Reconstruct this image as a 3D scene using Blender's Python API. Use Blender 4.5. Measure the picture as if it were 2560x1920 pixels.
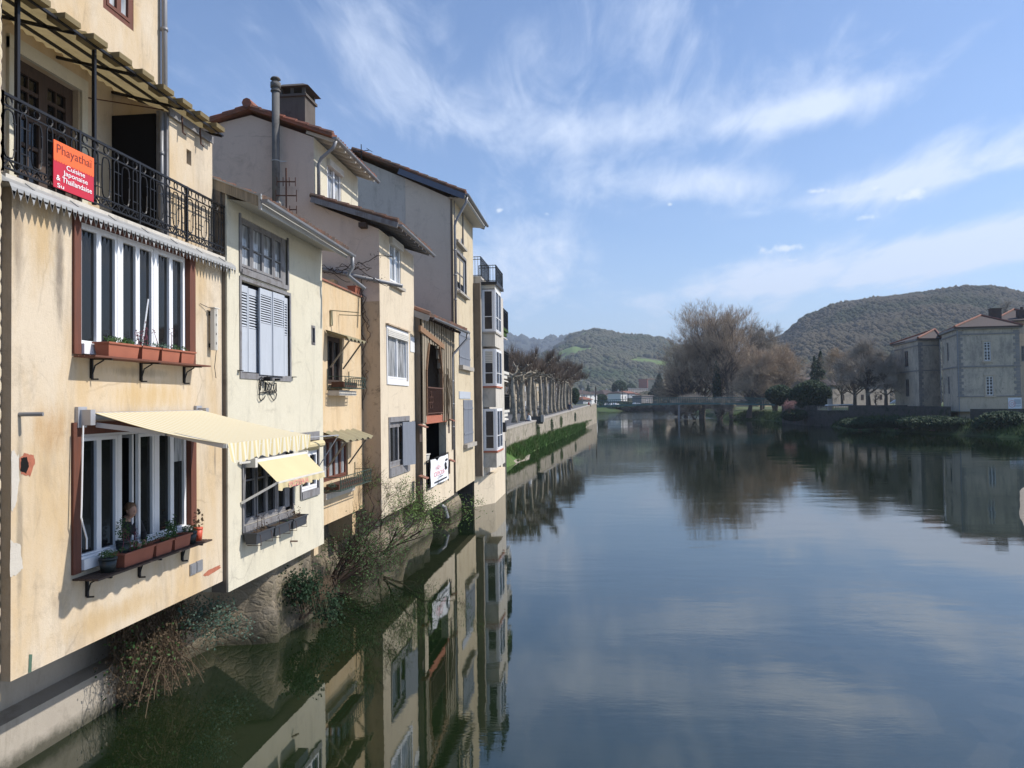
import bpy, math, random
from mathutils import Vector, Matrix, noise
rad = math.radians
V = Vector
for o in list(bpy.data.objects): bpy.data.objects.remove(o, do_unlink=True)
scene = bpy.context.scene
COL = scene.collection
# ------------------------------------------------------------------ camera
CAMZ = 5.15
YAW = 6.53
CAM = V((0, 0, CAMZ))
RM = Matrix.Rotation(rad(YAW), 3, 'Z') @ Matrix.Rotation(rad(90 + 1.43), 3, 'X') @ Matrix.Rotation(-0.0135, 3, 'Z')
cd = bpy.data.cameras.new('camera'); cam = bpy.data.objects.new('camera', cd); COL.objects.link(cam)
cam.matrix_world = Matrix.Translation(CAM) @ RM.to_4x4()
cd.sensor_width = 36; FP = 1923.0; cd.lens = FP / 2560 * 36
cd.clip_start = 0.1; cd.clip_end = 9000
scene.camera = cam
# ------------------------------------------------------------------ light
SUN_DIR = V((1.0, 0.22, 0.93)).normalized()          # towards the sun
SUN_EL = math.asin(SUN_DIR.z); SUN_ROT = math.atan2(SUN_DIR.x, SUN_DIR.y)
sl = bpy.data.lights.new('sun', 'SUN'); so = bpy.data.objects.new('sun', sl); COL.objects.link(so)
so.rotation_euler = (-SUN_DIR).to_track_quat('-Z', 'Y').to_euler()
sl.energy = 4.5; sl.angle = rad(0.53); sl.color = (1.0, 0.945, 0.86)
scene.view_settings.view_transform = 'Standard'; scene.view_settings.look = 'None'
scene.view_settings.exposure = 0.36; scene.view_settings.gamma = 1.0
try:
    scene.cycles.max_bounces = 8; scene.cycles.glossy_bounces = 4; scene.cycles.volume_bounces = 0
    scene.cycles.transparent_max_bounces = 8
except Exception: pass

def nn(nt, t, **k):
    n = nt.nodes.new(t)
    for a, b in k.items(): setattr(n, a, b)
    return n
def lk(nt, a, b): nt.links.new(a, b)
def ramp(nt, fac, stops, interp='LINEAR'):
    r = nn(nt, 'ShaderNodeValToRGB'); e = r.color_ramp.elements; r.color_ramp.interpolation = interp
    while len(e) < len(stops): e.new(0.5)
    for i, (p, c) in enumerate(stops):
        e[i].position = p; e[i].color = (c if hasattr(c, '__len__') else (c, c, c)) + ((1,) if (not hasattr(c, '__len__') or len(c) == 3) else ())
    if fac is not None: lk(nt, fac, r.inputs[0])
    return r
def mathn(nt, op, a, b=None, clamp=False):
    m = nn(nt, 'ShaderNodeMath', operation=op); m.use_clamp = clamp
    for i, x in enumerate((a, b)):
        if x is None: continue
        if isinstance(x, (int, float)): m.inputs[i].default_value = x
        else: lk(nt, x, m.inputs[i])
    return m.outputs[0]
def mixc(nt, fac, a, b, blend='MIX'):
    m = nn(nt, 'ShaderNodeMix', data_type='RGBA', blend_type=blend)
    for i, x in ((0, fac), (6, a), (7, b)):
        if isinstance(x, (int, float)): m.inputs[i].default_value = x
        elif isinstance(x, tuple): m.inputs[i].default_value = x + ((1,) if len(x) == 3 else ())
        else: lk(nt, x, m.inputs[i])
    return m.outputs[2]
# ------------------------------------------------------------------ sky
def ray(px, py):
    return RM @ V(((px - 1280) / FP, -(py - 960) / FP, -1.0))
w = bpy.data.worlds.new('World'); scene.world = w; w.use_nodes = True
nt = w.node_tree; nt.nodes.clear()
sky = nn(nt, 'ShaderNodeTexSky', sky_type='NISHITA'); sky.sun_disc = False
sky.sun_elevation = SUN_EL; sky.sun_rotation = SUN_ROT; sky.altitude = 200
sky.air_density = 1.0; sky.dust_density = 0.6; sky.ozone_density = 1.6
bg = nn(nt, 'ShaderNodeBackground'); bg.inputs[1].default_value = 0.125
out = nn(nt, 'ShaderNodeOutputWorld'); lk(nt, bg.outputs[0], out.inputs[0])
tc = nn(nt, 'ShaderNodeTexCoord')
sep = nn(nt, 'ShaderNodeSeparateXYZ'); lk(nt, tc.outputs['Generated'], sep.inputs[0])
zz = mathn(nt, 'MAXIMUM', sep.outputs[2], 0.015)
zc = mathn(nt, 'ADD', zz, 0.10)
cx = mathn(nt, 'DIVIDE', sep.outputs[0], zc); cy = mathn(nt, 'DIVIDE', sep.outputs[1], zc)
cmb = nn(nt, 'ShaderNodeCombineXYZ'); lk(nt, cx, cmb.inputs[0]); lk(nt, cy, cmb.inputs[1])
def cloudnoise(rot, sc, scale, det, dist, seed, lo, hi, raw=False):
    mp = nn(nt, 'ShaderNodeMapping'); mp.inputs['Rotation'].default_value = (0, 0, rad(rot))
    mp.inputs['Scale'].default_value = sc; mp.inputs['Location'].default_value = (seed, seed * 1.7, 0)
    lk(nt, cmb.outputs[0], mp.inputs[0])
    n = nn(nt, 'ShaderNodeTexNoise'); n.inputs['Scale'].default_value = scale; n.inputs['Detail'].default_value = det
    n.inputs['Roughness'].default_value = 0.62; n.inputs['Distortion'].default_value = dist
    lk(nt, mp.outputs[0], n.inputs[0])
    if raw: return n.outputs[0]
    r = nn(nt, 'ShaderNodeMapRange', interpolation_type='SMOOTHSTEP'); r.inputs[1].default_value = lo; r.inputs[2].default_value = hi
    lk(nt, n.outputs[0], r.inputs[0]); return r.outputs[0]
c_wisp = cloudnoise(28, (1.0, 0.42, 1), 1.7, 10, .5, 3.1, 0.0, 1.0, True)
c_fine = cloudnoise(38, (1.2, 0.45, 1), 5.5, 10, .6, 8.3, 0.0, 1.0, True)
c_big = cloudnoise(10, (1, 1, 1), 0.55, 3, 0.4, 1.9, 0.36, 0.66)
# where the big banks of cirrus and the few small cumulus puffs hang: fixed directions of the sky
def bank(px, py, rx, ry, tilt=0.0, amt=1.0):
    d = ray(px, py).normalized()
    u = RM @ V((math.cos(tilt), math.sin(tilt), 0)); v = RM @ V((-math.sin(tilt), math.cos(tilt), 0))
    def dot(vec, sc):
        m = nn(nt, 'ShaderNodeVectorMath', operation='DOT_PRODUCT'); lk(nt, tc.outputs['Generated'], m.inputs[0]); m.inputs[1].default_value = vec
        return mathn(nt, 'MULTIPLY', mathn(nt, 'SUBTRACT', m.outputs['Value'], d.dot(vec)), 1923.0 / sc)
    a = dot(u, rx); b = dot(v, ry)
    s = mathn(nt, 'ADD', mathn(nt, 'MULTIPLY', a, a), mathn(nt, 'MULTIPLY', b, b))
    f = nn(nt, 'ShaderNodeVectorMath', operation='DOT_PRODUCT'); lk(nt, tc.outputs['Generated'], f.inputs[0]); f.inputs[1].default_value = d
    e = mathn(nt, 'MULTIPLY', mathn(nt, 'EXPONENT', mathn(nt, 'MULTIPLY', s, -1.0)), mathn(nt, 'GREATER_THAN', f.outputs['Value'], 0.0))
    return mathn(nt, 'MULTIPLY', e, amt)
BANKS = [(950, 170, 400, 150, 0.1, 1.0), (1150, 330, 240, 90, 0.1, .7), (1230, 640, 250, 110, 0.0, 1.3), (1500, 130, 300, 120, 0.5, .5), (1600, 310, 260, 60, 0.1, 1.3),
         (1980, 285, 170, 36, 0.12, 2.2), (1700, 465, 330, 45, -0.08, 1.5), (2350, 630, 420, 44, 0.14, 3.2), (2100, 685, 300, 18, 0.10, 2.2), (2420, 400, 330, 55, 0.25, 1.7), (2300, 450, 300, 18, .12, 1.4), (1660, 70, 160, 90, -0.6, .7),
         (1880, 660, 160, 26, 0.2, 1.0), (1300, 740, 500, 60, 0, .55), (2300, 90, 400, 80, 0, .45), (1420, 350, 60, 60, -.6, .7)]
acc = None
for b_ in BANKS:
    e = bank(*b_); acc = e if acc is None else mathn(nt, 'ADD', acc, e)
tex = mathn(nt, 'ADD', mathn(nt, 'MULTIPLY', mathn(nt, 'SUBTRACT', c_wisp, .5), 2.6), mathn(nt, 'MULTIPLY', mathn(nt, 'SUBTRACT', c_fine, .5), 1.5))
vv = mathn(nt, 'ADD', mathn(nt, 'MINIMUM', mathn(nt, 'MULTIPLY', acc, .50), 1.08), tex)
m1n = nn(nt, 'ShaderNodeMapRange', interpolation_type='SMOOTHSTEP'); m1n.inputs[1].default_value = .12; m1n.inputs[2].default_value = 1.35; lk(nt, vv, m1n.inputs[0]); m1 = mathn(nt, 'MULTIPLY', m1n.outputs[0], .84)
m0 = mathn(nt, 'MULTIPLY', c_big, 0.05)
PUFF = [(2274, 488, 40, 13), (2165, 544, 30, 9), (2190, 470, 15, 9), (2045, 478, 28, 6), (1925, 625, 36, 13), (1980, 618, 24, 9), (1677, 511, 8, 6), (1978, 650, 16, 6), (1365, 535, 10, 5), (1250, 525, 12, 6)]
pf = None
for px, py, rx, ry in PUFF:
    e = bank(px, py, rx, ry, 0.0, 1.0); pf = e if pf is None else mathn(nt, 'ADD', pf, e)
pn = nn(nt, 'ShaderNodeTexNoise'); pn.inputs['Scale'].default_value = 70; pn.inputs['Detail'].default_value = 6; lk(nt, tc.outputs['Generated'], pn.inputs[0])
pmr = nn(nt, 'ShaderNodeMapRange', interpolation_type='SMOOTHSTEP'); pmr.inputs[1].default_value = 0.40; pmr.inputs[2].default_value = 1.35
lk(nt, mathn(nt, 'ADD', pf, mathn(nt, 'MULTIPLY', mathn(nt, 'SUBTRACT', pn.outputs[0], 0.5), 2.6)), pmr.inputs[0])
hz = nn(nt, 'ShaderNodeMapRange', interpolation_type='SMOOTHSTEP'); hz.inputs[1].default_value = 0.28; hz.inputs[2].default_value = -0.02; lk(nt, sep.outputs[2], hz.inputs[0])
mask = mathn(nt, 'ADD', mathn(nt, 'ADD', m1, m0), mathn(nt, 'MULTIPLY', hz.outputs[0], 0.22))
mask = mathn(nt, 'MINIMUM', mask, 0.86)
skb = mixc(nt, 1.0, sky.outputs[0], (.77, .91, 1.09), 'MULTIPLY')
c1 = mixc(nt, mask, skb, (5.6, 6.3, 7.6))
c2 = mixc(nt, mathn(nt, 'MULTIPLY', mathn(nt, 'MULTIPLY', pmr.outputs[0], 0.6), mathn(nt, 'GREATER_THAN', pf, 0.12)), c1, (7.6, 7.8, 8.0))
lk(nt, c2, bg.inputs[0])

# ------------------------------------------------------------------ projection helpers (photo point -> point on a real plane)
def onX(px, py, L): d = ray(px, py); return CAM + d * (-L / d.x)
def onY(px, py, Y): d = ray(px, py); return CAM + d * (Y / d.y)
def onZ(px, py, z=0.0): d = ray(px, py); return CAM + d * ((z - CAMZ) / d.z)
def dep(px, py, D): return CAM + ray(px, py) * D
def FY(px, L): return onX(px, 960, L).y
def RR(L, xa, ya, xb, yb):
    a = onX(xa, ya, L); b = onX(xb, yb, L); return (a.y, b.y, b.z, a.z)
CR = V((math.cos(rad(YAW)), math.sin(rad(YAW)), 0)); CF = V((-math.sin(rad(YAW)), math.cos(rad(YAW)), 0))
X, Y, Z = V((1, 0, 0)), V((0, 1, 0)), V((0, 0, 1))

# ------------------------------------------------------------------ mesh builder
class MB:
    def __init__(s): s.v = []; s.f = []; s.sm = False
    def add(s, vs, fs):
        b = len(s.v); s.v += [tuple(x) for x in vs]; s.f += [tuple(b + i for i in f) for f in fs]; return s
    def poly(s, *pts): return s.add(pts, [tuple(range(len(pts)))])
    def obox(s, c, a, b, d):
        vs = [c + a * i + b * j + d * k for i in (-1, 1) for j in (-1, 1) for k in (-1, 1)]
        return s.add(vs, [(0, 1, 3, 2), (4, 6, 7, 5), (0, 4, 5, 1), (2, 3, 7, 6), (0, 2, 6, 4), (1, 5, 7, 3)])
    def box(s, x0, x1, y0, y1, z0, z1):
        return s.obox(V(((x0 + x1) / 2, (y0 + y1) / 2, (z0 + z1) / 2)), X * ((x1 - x0) / 2), Y * ((y1 - y0) / 2), Z * ((z1 - z0) / 2))
    def bb(s, B, u0, u1, v0, v1, n0, n1):
        o, u, v, n = B
        c = o + u * ((u0 + u1) / 2) + v * ((v0 + v1) / 2) + n * ((n0 + n1) / 2)
        return s.obox(c, u * ((u1 - u0) / 2), v * ((v1 - v0) / 2), n * ((n1 - n0) / 2))
    def bar(s, p, q, w=.03, h=None, up=None):
        h = h or w; d = q - p; L = d.length
        if L < 1e-6: return s
        d.normalize(); up = up or (Z if abs(d.z) < .9 else X)
        a = d.cross(up).normalized(); b = a.cross(d).normalized()
        return s.obox((p + q) / 2, d * (L / 2), a * (w / 2), b * (h / 2))
    def tube(s, pts, r, n=6, cap=True):
        rs = r if hasattr(r, '__len__') else [r] * len(pts)
        ring = []; prev = None
        for i, p in enumerate(pts):
            a = pts[max(0, i - 1)]; b = pts[min(len(pts) - 1, i + 1)]
            t = (b - a)
            if t.length < 1e-9: t = Z.copy()
            t.normalize()
            if prev is None: x = t.orthogonal().normalized()
            else:
                x = prev - t * prev.dot(t)
                x = x.normalized() if x.length > 1e-6 else t.orthogonal().normalized()
            prev = x; y = t.cross(x)
            ring.append([p + (x * math.cos(2 * math.pi * k / n) + y * math.sin(2 * math.pi * k / n)) * rs[i] for k in range(n)])
        vs = [q for rr in ring for q in rr]; fs = []
        for i in range(len(pts) - 1):
            for k in range(n):
                fs.append((i * n + k, i * n + (k + 1) % n, (i + 1) * n + (k + 1) % n, (i + 1) * n + k))
        if cap: fs.append(tuple(range(n))[::-1]); fs.append(tuple((len(pts) - 1) * n + k for k in range(n)))
        return s.add(vs, fs)
    def ring(s, c, u, v, ru, rv, r=.01, n=14, m=4, sq=1.0):
        pts = []
        for k in range(n + 1):
            a = 2 * math.pi * k / n; cc, ss = math.cos(a), math.sin(a)
            pts.append(c + u * (ru * math.copysign(abs(cc) ** sq, cc)) + v * (rv * math.copysign(abs(ss) ** sq, ss)))
        return s.tube(pts, r, m, False)
    def prism(s, pts, d):
        n = len(pts); vs = list(pts) + [p + d for p in pts]
        return s.add(vs, [tuple(range(n))[::-1], tuple(range(n, 2 * n))] + [(i, (i + 1) % n, n + (i + 1) % n, n + i) for i in range(n)])
    def ell(s, c, r, n=10, m=7, rot=None):
        vs = []; fs = []
        for j in range(m + 1):
            t = math.pi * j / m
            for i in range(n):
                a = 2 * math.pi * i / n
                p = V((math.sin(t) * math.cos(a) * r[0], math.sin(t) * math.sin(a) * r[1], math.cos(t) * r[2]))
                vs.append(c + (rot @ p if rot else p))
        for j in range(m):
            for i in range(n): fs.append((j * n + i, j * n + (i + 1) % n, (j + 1) * n + (i + 1) % n, (j + 1) * n + i))
        return s.add(vs, fs)
BASE = {}
def obj(name, mb, mat, parent=None, smooth=False, **props):
    me = bpy.data.meshes.new(name)
    b = BASE.get(parent.name, V((0, 0, 0))) if parent is not None else V((0, 0, 0))
    me.from_pydata([(x[0] - b.x, x[1] - b.y, x[2] - b.z) for x in mb.v], [], mb.f)
    if smooth:
        me.polygons.foreach_set('use_smooth', [True] * len(me.polygons))
    me.update()
    o = bpy.data.objects.new(name, me); COL.objects.link(o)
    if mat is not None: me.materials.append(mat)
    if parent is not None:
        o.parent = parent; BASE[o.name] = b
    for k, v in props.items(): o[k] = v
    return o
def thing(name, label, cat, loc=(0, 0, 0), group=None):
    o = bpy.data.objects.new(name, None); COL.objects.link(o); o.location = loc; o.empty_display_size = .2
    o['label'] = label; o['category'] = cat
    if group: o['group'] = group
    BASE[o.name] = V(loc); return o
def tag(o, label, cat, group=None):
    o['label'] = label; o['category'] = cat
    if group: o['group'] = group
    return o
def solo(name, mb, mat, label, cat, group=None, smooth=False):
    # a thing of one mesh, origin at its foot
    zs = min(v[2] for v in mb.v); cxm = sum(v[0] for v in mb.v) / len(mb.v); cym = sum(v[1] for v in mb.v) / len(mb.v)
    mb.v = [(v[0] - cxm, v[1] - cym, v[2] - zs) for v in mb.v]
    o = obj(name, mb, mat, None, smooth); o.location = (cxm, cym, zs); return tag(o, label, cat, group)
def struct(name, mb, mat, smooth=False, kind='structure'):
    o = obj(name, mb, mat, None, smooth); o['kind'] = kind; return o
def dup(root, loc, rz=0, sc=1.0, label=None):
    r = root.copy(); COL.objects.link(r); r.location = loc; r.rotation_euler = (0, 0, rz); r.scale = (sc, sc, sc)
    if label: r['label'] = label
    for ch in list(root.children):
        c = ch.copy(); COL.objects.link(c); c.parent = r
        for g in list(ch.children):
            d = g.copy(); COL.objects.link(d); d.parent = c
    return r
def text(name, s, B, width, height, mat, parent, th=.004, base=None, shear=0.0, bold=0.0):
    cu = bpy.data.curves.new(name, 'FONT'); cu.body = s; cu.size = 1; cu.extrude = 0.0; cu.shear = shear; cu.offset = bold; cu.resolution_u = 4
    t = bpy.data.objects.new(name, cu); COL.objects.link(t)
    dg = bpy.context.evaluated_depsgraph_get(); dg.update()
    me = bpy.data.meshes.new_from_object(t.evaluated_get(dg)); bpy.data.objects.remove(t)
    xs = [v.co.x for v in me.vertices]; ys = [v.co.y for v in me.vertices]
    x0, x1, y0, y1 = min(xs), max(xs), min(ys), max(ys); o_, u, v_, n = B
    mb = MB(); mb.v = [tuple(o_ + u * ((v.co.x - x0) / (x1 - x0) * width) + v_ * ((v.co.y - y0) / (y1 - y0) * height) + n * th) for v in me.vertices]
    mb.f = [tuple(p.vertices) for p in me.polygons]
    bpy.data.meshes.remove(me)
    return obj(name, mb, mat, parent)
# ------------------------------------------------------------------ materials
def newmat(name):
    m = bpy.data.materials.new(name); m.use_nodes = True; nt = m.node_tree; nt.nodes.clear()
    o = nn(nt, 'ShaderNodeOutputMaterial'); p = nn(nt, 'ShaderNodeBsdfPrincipled'); lk(nt, p.outputs[0], o.inputs[0])
    return m, nt, p
def coords(nt, sc=(1, 1, 1), kind='Object'):
    t = nn(nt, 'ShaderNodeTexCoord'); m = nn(nt, 'ShaderNodeMapping'); m.inputs['Scale'].default_value = sc
    lk(nt, t.outputs[kind], m.inputs[0]); return m.outputs[0]
def noi(nt, co, scale, det=4, rough=.55, dist=0):
    n = nn(nt, 'ShaderNodeTexNoise'); n.inputs['Scale'].default_value = scale; n.inputs['Detail'].default_value = det
    n.inputs['Roughness'].default_value = rough; n.inputs['Distortion'].default_value = dist; lk(nt, co, n.inputs[0]); return n.outputs[0]
def bump(nt, h, p, st=.3, d=.02):
    b = nn(nt, 'ShaderNodeBump'); b.inputs['Strength'].default_value = st; b.inputs['Distance'].default_value = d
    lk(nt, h, b.inputs['Height']); lk(nt, b.outputs[0], p.inputs['Normal'])
def plain(name, c, rough=.6, metal=0, var=.15, scale=6, bm=.1, spec=None):
    m, nt, p = newmat(name); co = coords(nt)
    n = noi(nt, co, scale, 5)
    col = mixc(nt, n, tuple(x * (1 - var) for x in c), tuple(min(1, x * (1 + var)) for x in c))
    lk(nt, col, p.inputs['Base Color']); p.inputs['Roughness'].default_value = rough; p.inputs['Metallic'].default_value = metal
    if spec is not None: p.inputs['Specular IOR Level'].default_value = spec
    if bm: bump(nt, noi(nt, co, scale * 6, 4), p, bm, .01)
    return m
def stucco(name, c, c2, stain=(.16, .12, .08), amt=.5, streak=.5, scale=.7, ochre=None, crack=.25, bm=.5):
    m, nt, p = newmat(name); co = coords(nt); 
    big = noi(nt, co, scale, 6, .6); r = ramp(nt, big, [(.3, 0.0), (.7, 1.0)])
    col = mixc(nt, r.outputs[0], c, c2)
    fine = noi(nt, co, 26, 8, .85); col = mixc(nt, .42, col, mixc(nt, fine, tuple(x * .6 for x in c), tuple(min(1, x * 1.3) for x in c)))
    if ochre:
        oc = noi(nt, coords(nt, (.9, .9, .35)), 1.1, 5, .6); ro = ramp(nt, oc, [(.42, 0.0), (.66, .85)])
        col = mixc(nt, ro.outputs[0], col, ochre)
    st = noi(nt, coords(nt, (1.5, 1.5, .30)), 1.5, 9, .74, .5); rs = ramp(nt, st, [(.51, 0.0), (.72, streak)])
    col = mixc(nt, rs.outputs[0], col, stain)
    bl = noi(nt, co, 1.5, 12, .80, .4); rb = ramp(nt, bl, [(.54, 0.0), (.68, amt)])
    col = mixc(nt, rb.outputs[0], col, stain)
    if crack:
        vo = nn(nt, 'ShaderNodeTexVoronoi', feature='DISTANCE_TO_EDGE'); vo.inputs['Scale'].default_value = .55
        nz = nn(nt, 'ShaderNodeTexNoise'); nz.inputs['Scale'].default_value = 2.0; nz.inputs['Detail'].default_value = 6; lk(nt, co, nz.inputs[0])
        mx = mixc(nt, .22, co, nz.outputs['Color'], 'ADD'); lk(nt, mx, vo.inputs['Vector'])
        rc = ramp(nt, vo.outputs['Distance'], [(0.0, 1.0), (.012, 0.0)]); br = ramp(nt, noi(nt, co, .9, 2), [(.5, 0.0), (.62, 1.0)])
        col = mixc(nt, mathn(nt, 'MULTIPLY', mathn(nt, 'MULTIPLY', rc.outputs[0], br.outputs[0]), crack), col, (.1, .07, .05))
    lk(nt, col, p.inputs['Base Color']); p.inputs['Roughness'].default_value = .92; p.inputs['Specular IOR Level'].default_value = .2
    h = mathn(nt, 'ADD', mathn(nt, 'MULTIPLY', noi(nt, co, 45, 4, .7), .5), noi(nt, co, 5, 4)); bump(nt, h, p, bm, .018)
    return m
def stone(name, c, c2, mortar, scale=2.4, sz=(1, 1, 1.5), moss=None, dark=.4):
    m, nt, p = newmat(name); co = coords(nt, sz)
    nz = nn(nt, 'ShaderNodeTexNoise'); nz.inputs['Scale'].default_value = 3; nz.inputs['Detail'].default_value = 3; lk(nt, co, nz.inputs[0])
    mx = mixc(nt, .12, co, nz.outputs['Color'], 'ADD')
    vo = nn(nt, 'ShaderNodeTexVoronoi', feature='F1'); vo.inputs['Scale'].default_value = scale; lk(nt, mx, vo.inputs['Vector'])
    ve = nn(nt, 'ShaderNodeTexVoronoi', feature='DISTANCE_TO_EDGE'); ve.inputs['Scale'].default_value = scale; lk(nt, mx, ve.inputs['Vector'])
    sp = nn(nt, 'ShaderNodeSeparateColor'); lk(nt, vo.outputs['Color'], sp.inputs[0])
    col = mixc(nt, sp.outputs[0], c, c2); col = mixc(nt, .5, col, mixc(nt, noi(nt, co, 12, 6, .7), tuple(x * .4 for x in c), tuple(x * 1.3 for x in c)))
    re = ramp(nt, ve.outputs['Distance'], [(0.0, .7), (.05, 0.0)]); col = mixc(nt, re.outputs[0], col, mortar)
    bl = ramp(nt, noi(nt, coords(nt, (1, 1, .5)), .8, 7, .7), [(.5, 0.0), (.72, dark)]); col = mixc(nt, bl.outputs[0], col, (.045, .04, .03))
    if moss: 
        rm = ramp(nt, noi(nt, co, .9, 6, .7, .4), [(.52, 0.0), (.66, .85)]); col = mixc(nt, rm.outputs[0], col, moss)
    lk(nt, col, p.inputs['Base Color']); p.inputs['Roughness'].default_value = .95; p.inputs['Specular IOR Level'].default_value = .15
    h = mathn(nt, 'ADD', mathn(nt, 'MULTIPLY', ramp(nt, ve.outputs['Distance'], [(0, 0.0), (.18, 1.0)]).outputs[0], .45), mathn(nt, 'MULTIPLY', noi(nt, co, 9, 8, .75), 1.3)); bump(nt, h, p, .7, .05)
    return m
def grainy(name, c, c2, sz=(12, 12, .8), rough=.75, stain=None):
    m, nt, p = newmat(name); n = noi(nt, coords(nt, sz), 3, 7, .7); r = ramp(nt, n, [(.3, 0.0), (.7, 1.0)])
    col = mixc(nt, r.outputs[0], c, c2)
    if stain: col = mixc(nt, ramp(nt, noi(nt, coords(nt), 4, 5), [(.5, 0.0), (.7, .7)]).outputs[0], col, stain)
    lk(nt, col, p.inputs['Base Color']); p.inputs['Roughness'].default_value = rough; bump(nt, n, p, .4, .01); return m
def tiles_mat(name, c=(.21, .09, .055), c2=(.15, .10, .07), c3=(.06, .05, .042)):
    m, nt, p = newmat(name); co = coords(nt)
    vo = nn(nt, 'ShaderNodeTexVoronoi'); vo.inputs['Scale'].default_value = 3.6; lk(nt, co, vo.inputs['Vector'])
    sp = nn(nt, 'ShaderNodeSeparateColor'); lk(nt, vo.outputs['Color'], sp.inputs[0])
    col = mixc(nt, sp.outputs[0], c, c2); r = ramp(nt, noi(nt, co, 2.2, 7, .7), [(.45, 0.0), (.65, .85)]); col = mixc(nt, r.outputs[0], col, c3)
    lk(nt, col, p.inputs['Base Color']); p.inputs['Roughness'].default_value = .85; bump(nt, noi(nt, co, 25, 5), p, .5, .015); return m
def glass(name, c=(.012, .016, .02), rough=.03, spec=.9, curt=None):
    m, nt, p = newmat(name)
    if curt:
        n = noi(nt, coords(nt, (1, 3, .4)), 3, 3); col = mixc(nt, ramp(nt, n, [(.4, 0.0), (.6, 1.0)]).outputs[0], c, curt); lk(nt, col, p.inputs['Base Color'])
    else: p.inputs['Base Color'].default_value = c + (1,)
    p.inputs['Roughness'].default_value = rough; p.inputs['Specular IOR Level'].default_value = spec; p.inputs['IOR'].default_value = 1.5
    bump(nt, noi(nt, coords(nt), 1.4, 2), p, .12, .03); return m
M = {}
M['yellow'] = stucco('warm_yellow_render', (.55, .455, .335), (.62, .54, .43), (.24, .195, .15), .4, .5, ochre=(.50, .36, .20))
M['cream'] = stucco('pale_cream_render', (.56, .515, .40), (.62, .58, .47), (.30, .28, .23), .45, .4)
M['orange'] = stucco('orange_render', (.58, .445, .285), (.62, .50, .34), (.27, .18, .11), .4, .5, ochre=(.54, .38, .21))
M['peach'] = stucco('peach_render', (.58, .49, .365), (.63, .545, .42), (.26, .20, .14), .45, .4)
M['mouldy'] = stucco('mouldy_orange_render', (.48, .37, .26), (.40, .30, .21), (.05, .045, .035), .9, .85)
nt_ = M['yellow'].node_tree; p_ = [n for n in nt_.nodes if n.type == 'BSDF_PRINCIPLED'][0]; s_ = p_.inputs['Base Color'].links[0].from_socket
sp_ = nn(nt_, 'ShaderNodeSeparateXYZ'); lk(nt_, coords(nt_), sp_.inputs[0]); n_ = noi(nt_, coords(nt_, (1, 2.2, .5)), 1.8, 9, .8, .4)
def spot(yc, wy, zc, wz, col, amt, src):
    a = mathn(nt_, 'DIVIDE', mathn(nt_, 'SUBTRACT', sp_.outputs[1], yc), wy); b = mathn(nt_, 'DIVIDE', mathn(nt_, 'SUBTRACT', sp_.outputs[2], zc), wz)
    e = mathn(nt_, 'EXPONENT', mathn(nt_, 'MULTIPLY', mathn(nt_, 'ADD', mathn(nt_, 'MULTIPLY', a, a), mathn(nt_, 'MULTIPLY', b, b)), -1.0))
    r = nn(nt_, 'ShaderNodeMapRange', interpolation_type='SMOOTHSTEP'); r.inputs[1].default_value = .45; r.inputs[2].default_value = 1.15; r.inputs[4].default_value = amt
    lk(nt_, mathn(nt_, 'ADD', e, mathn(nt_, 'MULTIPLY', mathn(nt_, 'SUBTRACT', n_, .5), 1.6)), r.inputs[0]); return mixc(nt_, mathn(nt_, 'MULTIPLY', r.outputs[0], mathn(nt_, 'GREATER_THAN', e, .02)), src, col)
for q_ in ((-1.72, .13, 7.1, 1.1, (.12, .10, .085), .8), (-2.45, .16, 7.3, 1.0, (.14, .11, .09), .6), (-2.0, .35, 7.4, .9, (.47, .33, .17), .8), (.3, 1.5, 5.35, .35, (.47, .33, .16), .8), (-1.9, .5, 4.9, .5, (.42, .26, .12), .7), (.0, 1.2, 5.7, .12, (.12, .11, .08), .5),
           (2.35, .06, 4.2, .5, (.12, .11, .10), .7), (-.6, 1.8, 2.2, .25, (.46, .33, .18), .8), (-2.4, .08, 4.0, 2.2, (.20, .17, .13), .7)): s_ = spot(*q_, s_)
lk(nt_, s_, p_.inputs['Base Color'])
M['mauve'] = stucco('mauve_grey_render', (.58, .465, .385), (.64, .52, .435), (.30, .24, .20), .45, .3, crack=.3)
M['greige'] = stucco('warm_grey_render', (.60, .515, .415), (.66, .57, .465), (.32, .27, .22), .45, .3, crack=.3)
M['patchy'] = stucco('patchy_cream_render', (.52, .435, .30), (.60, .52, .39), (.30, .23, .15), .7, .7)
M['sidewall'] = stucco('shaded_side_render', (.15, .125, .10), (.20, .165, .13), (.05, .043, .036), .7, .7)  # for shaded side walls: their shade is put into this dark colour
M['concrete'] = stucco('grey_concrete', (.50, .46, .40), (.58, .54, .48), (.17, .155, .13), .5, .6, crack=.1)
M['basecon'] = stucco('smooth_base_concrete', (.34, .30, .25), (.40, .36, .30), (.12, .10, .07), .35, .4, crack=.1)
M['chateau'] = stucco('weathered_grey_limestone_render', (.50, .42, .325), (.60, .51, .40), (.17, .15, .135), .85, .6, scale=.16, crack=0)
M['chateau_low'] = stucco('tan_plinth_render', (.50, .41, .31), (.55, .46, .36), (.22, .18, .14), .6, .5, scale=.2, crack=0)
nt_ = M['chateau'].node_tree; p_ = [n for n in nt_.nodes if n.type == 'BSDF_PRINCIPLED'][0]; s_ = p_.inputs['Base Color'].links[0].from_socket
r_ = ramp(nt_, noi(nt_, coords(nt_, (1, 1, .7)), .32, 9, .78, .3), [(.47, 0.0), (.66, .72)]); lk(nt_, mixc(nt_, r_.outputs[0], s_, (.17, .155, .145)), p_.inputs['Base Color'])
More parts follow.
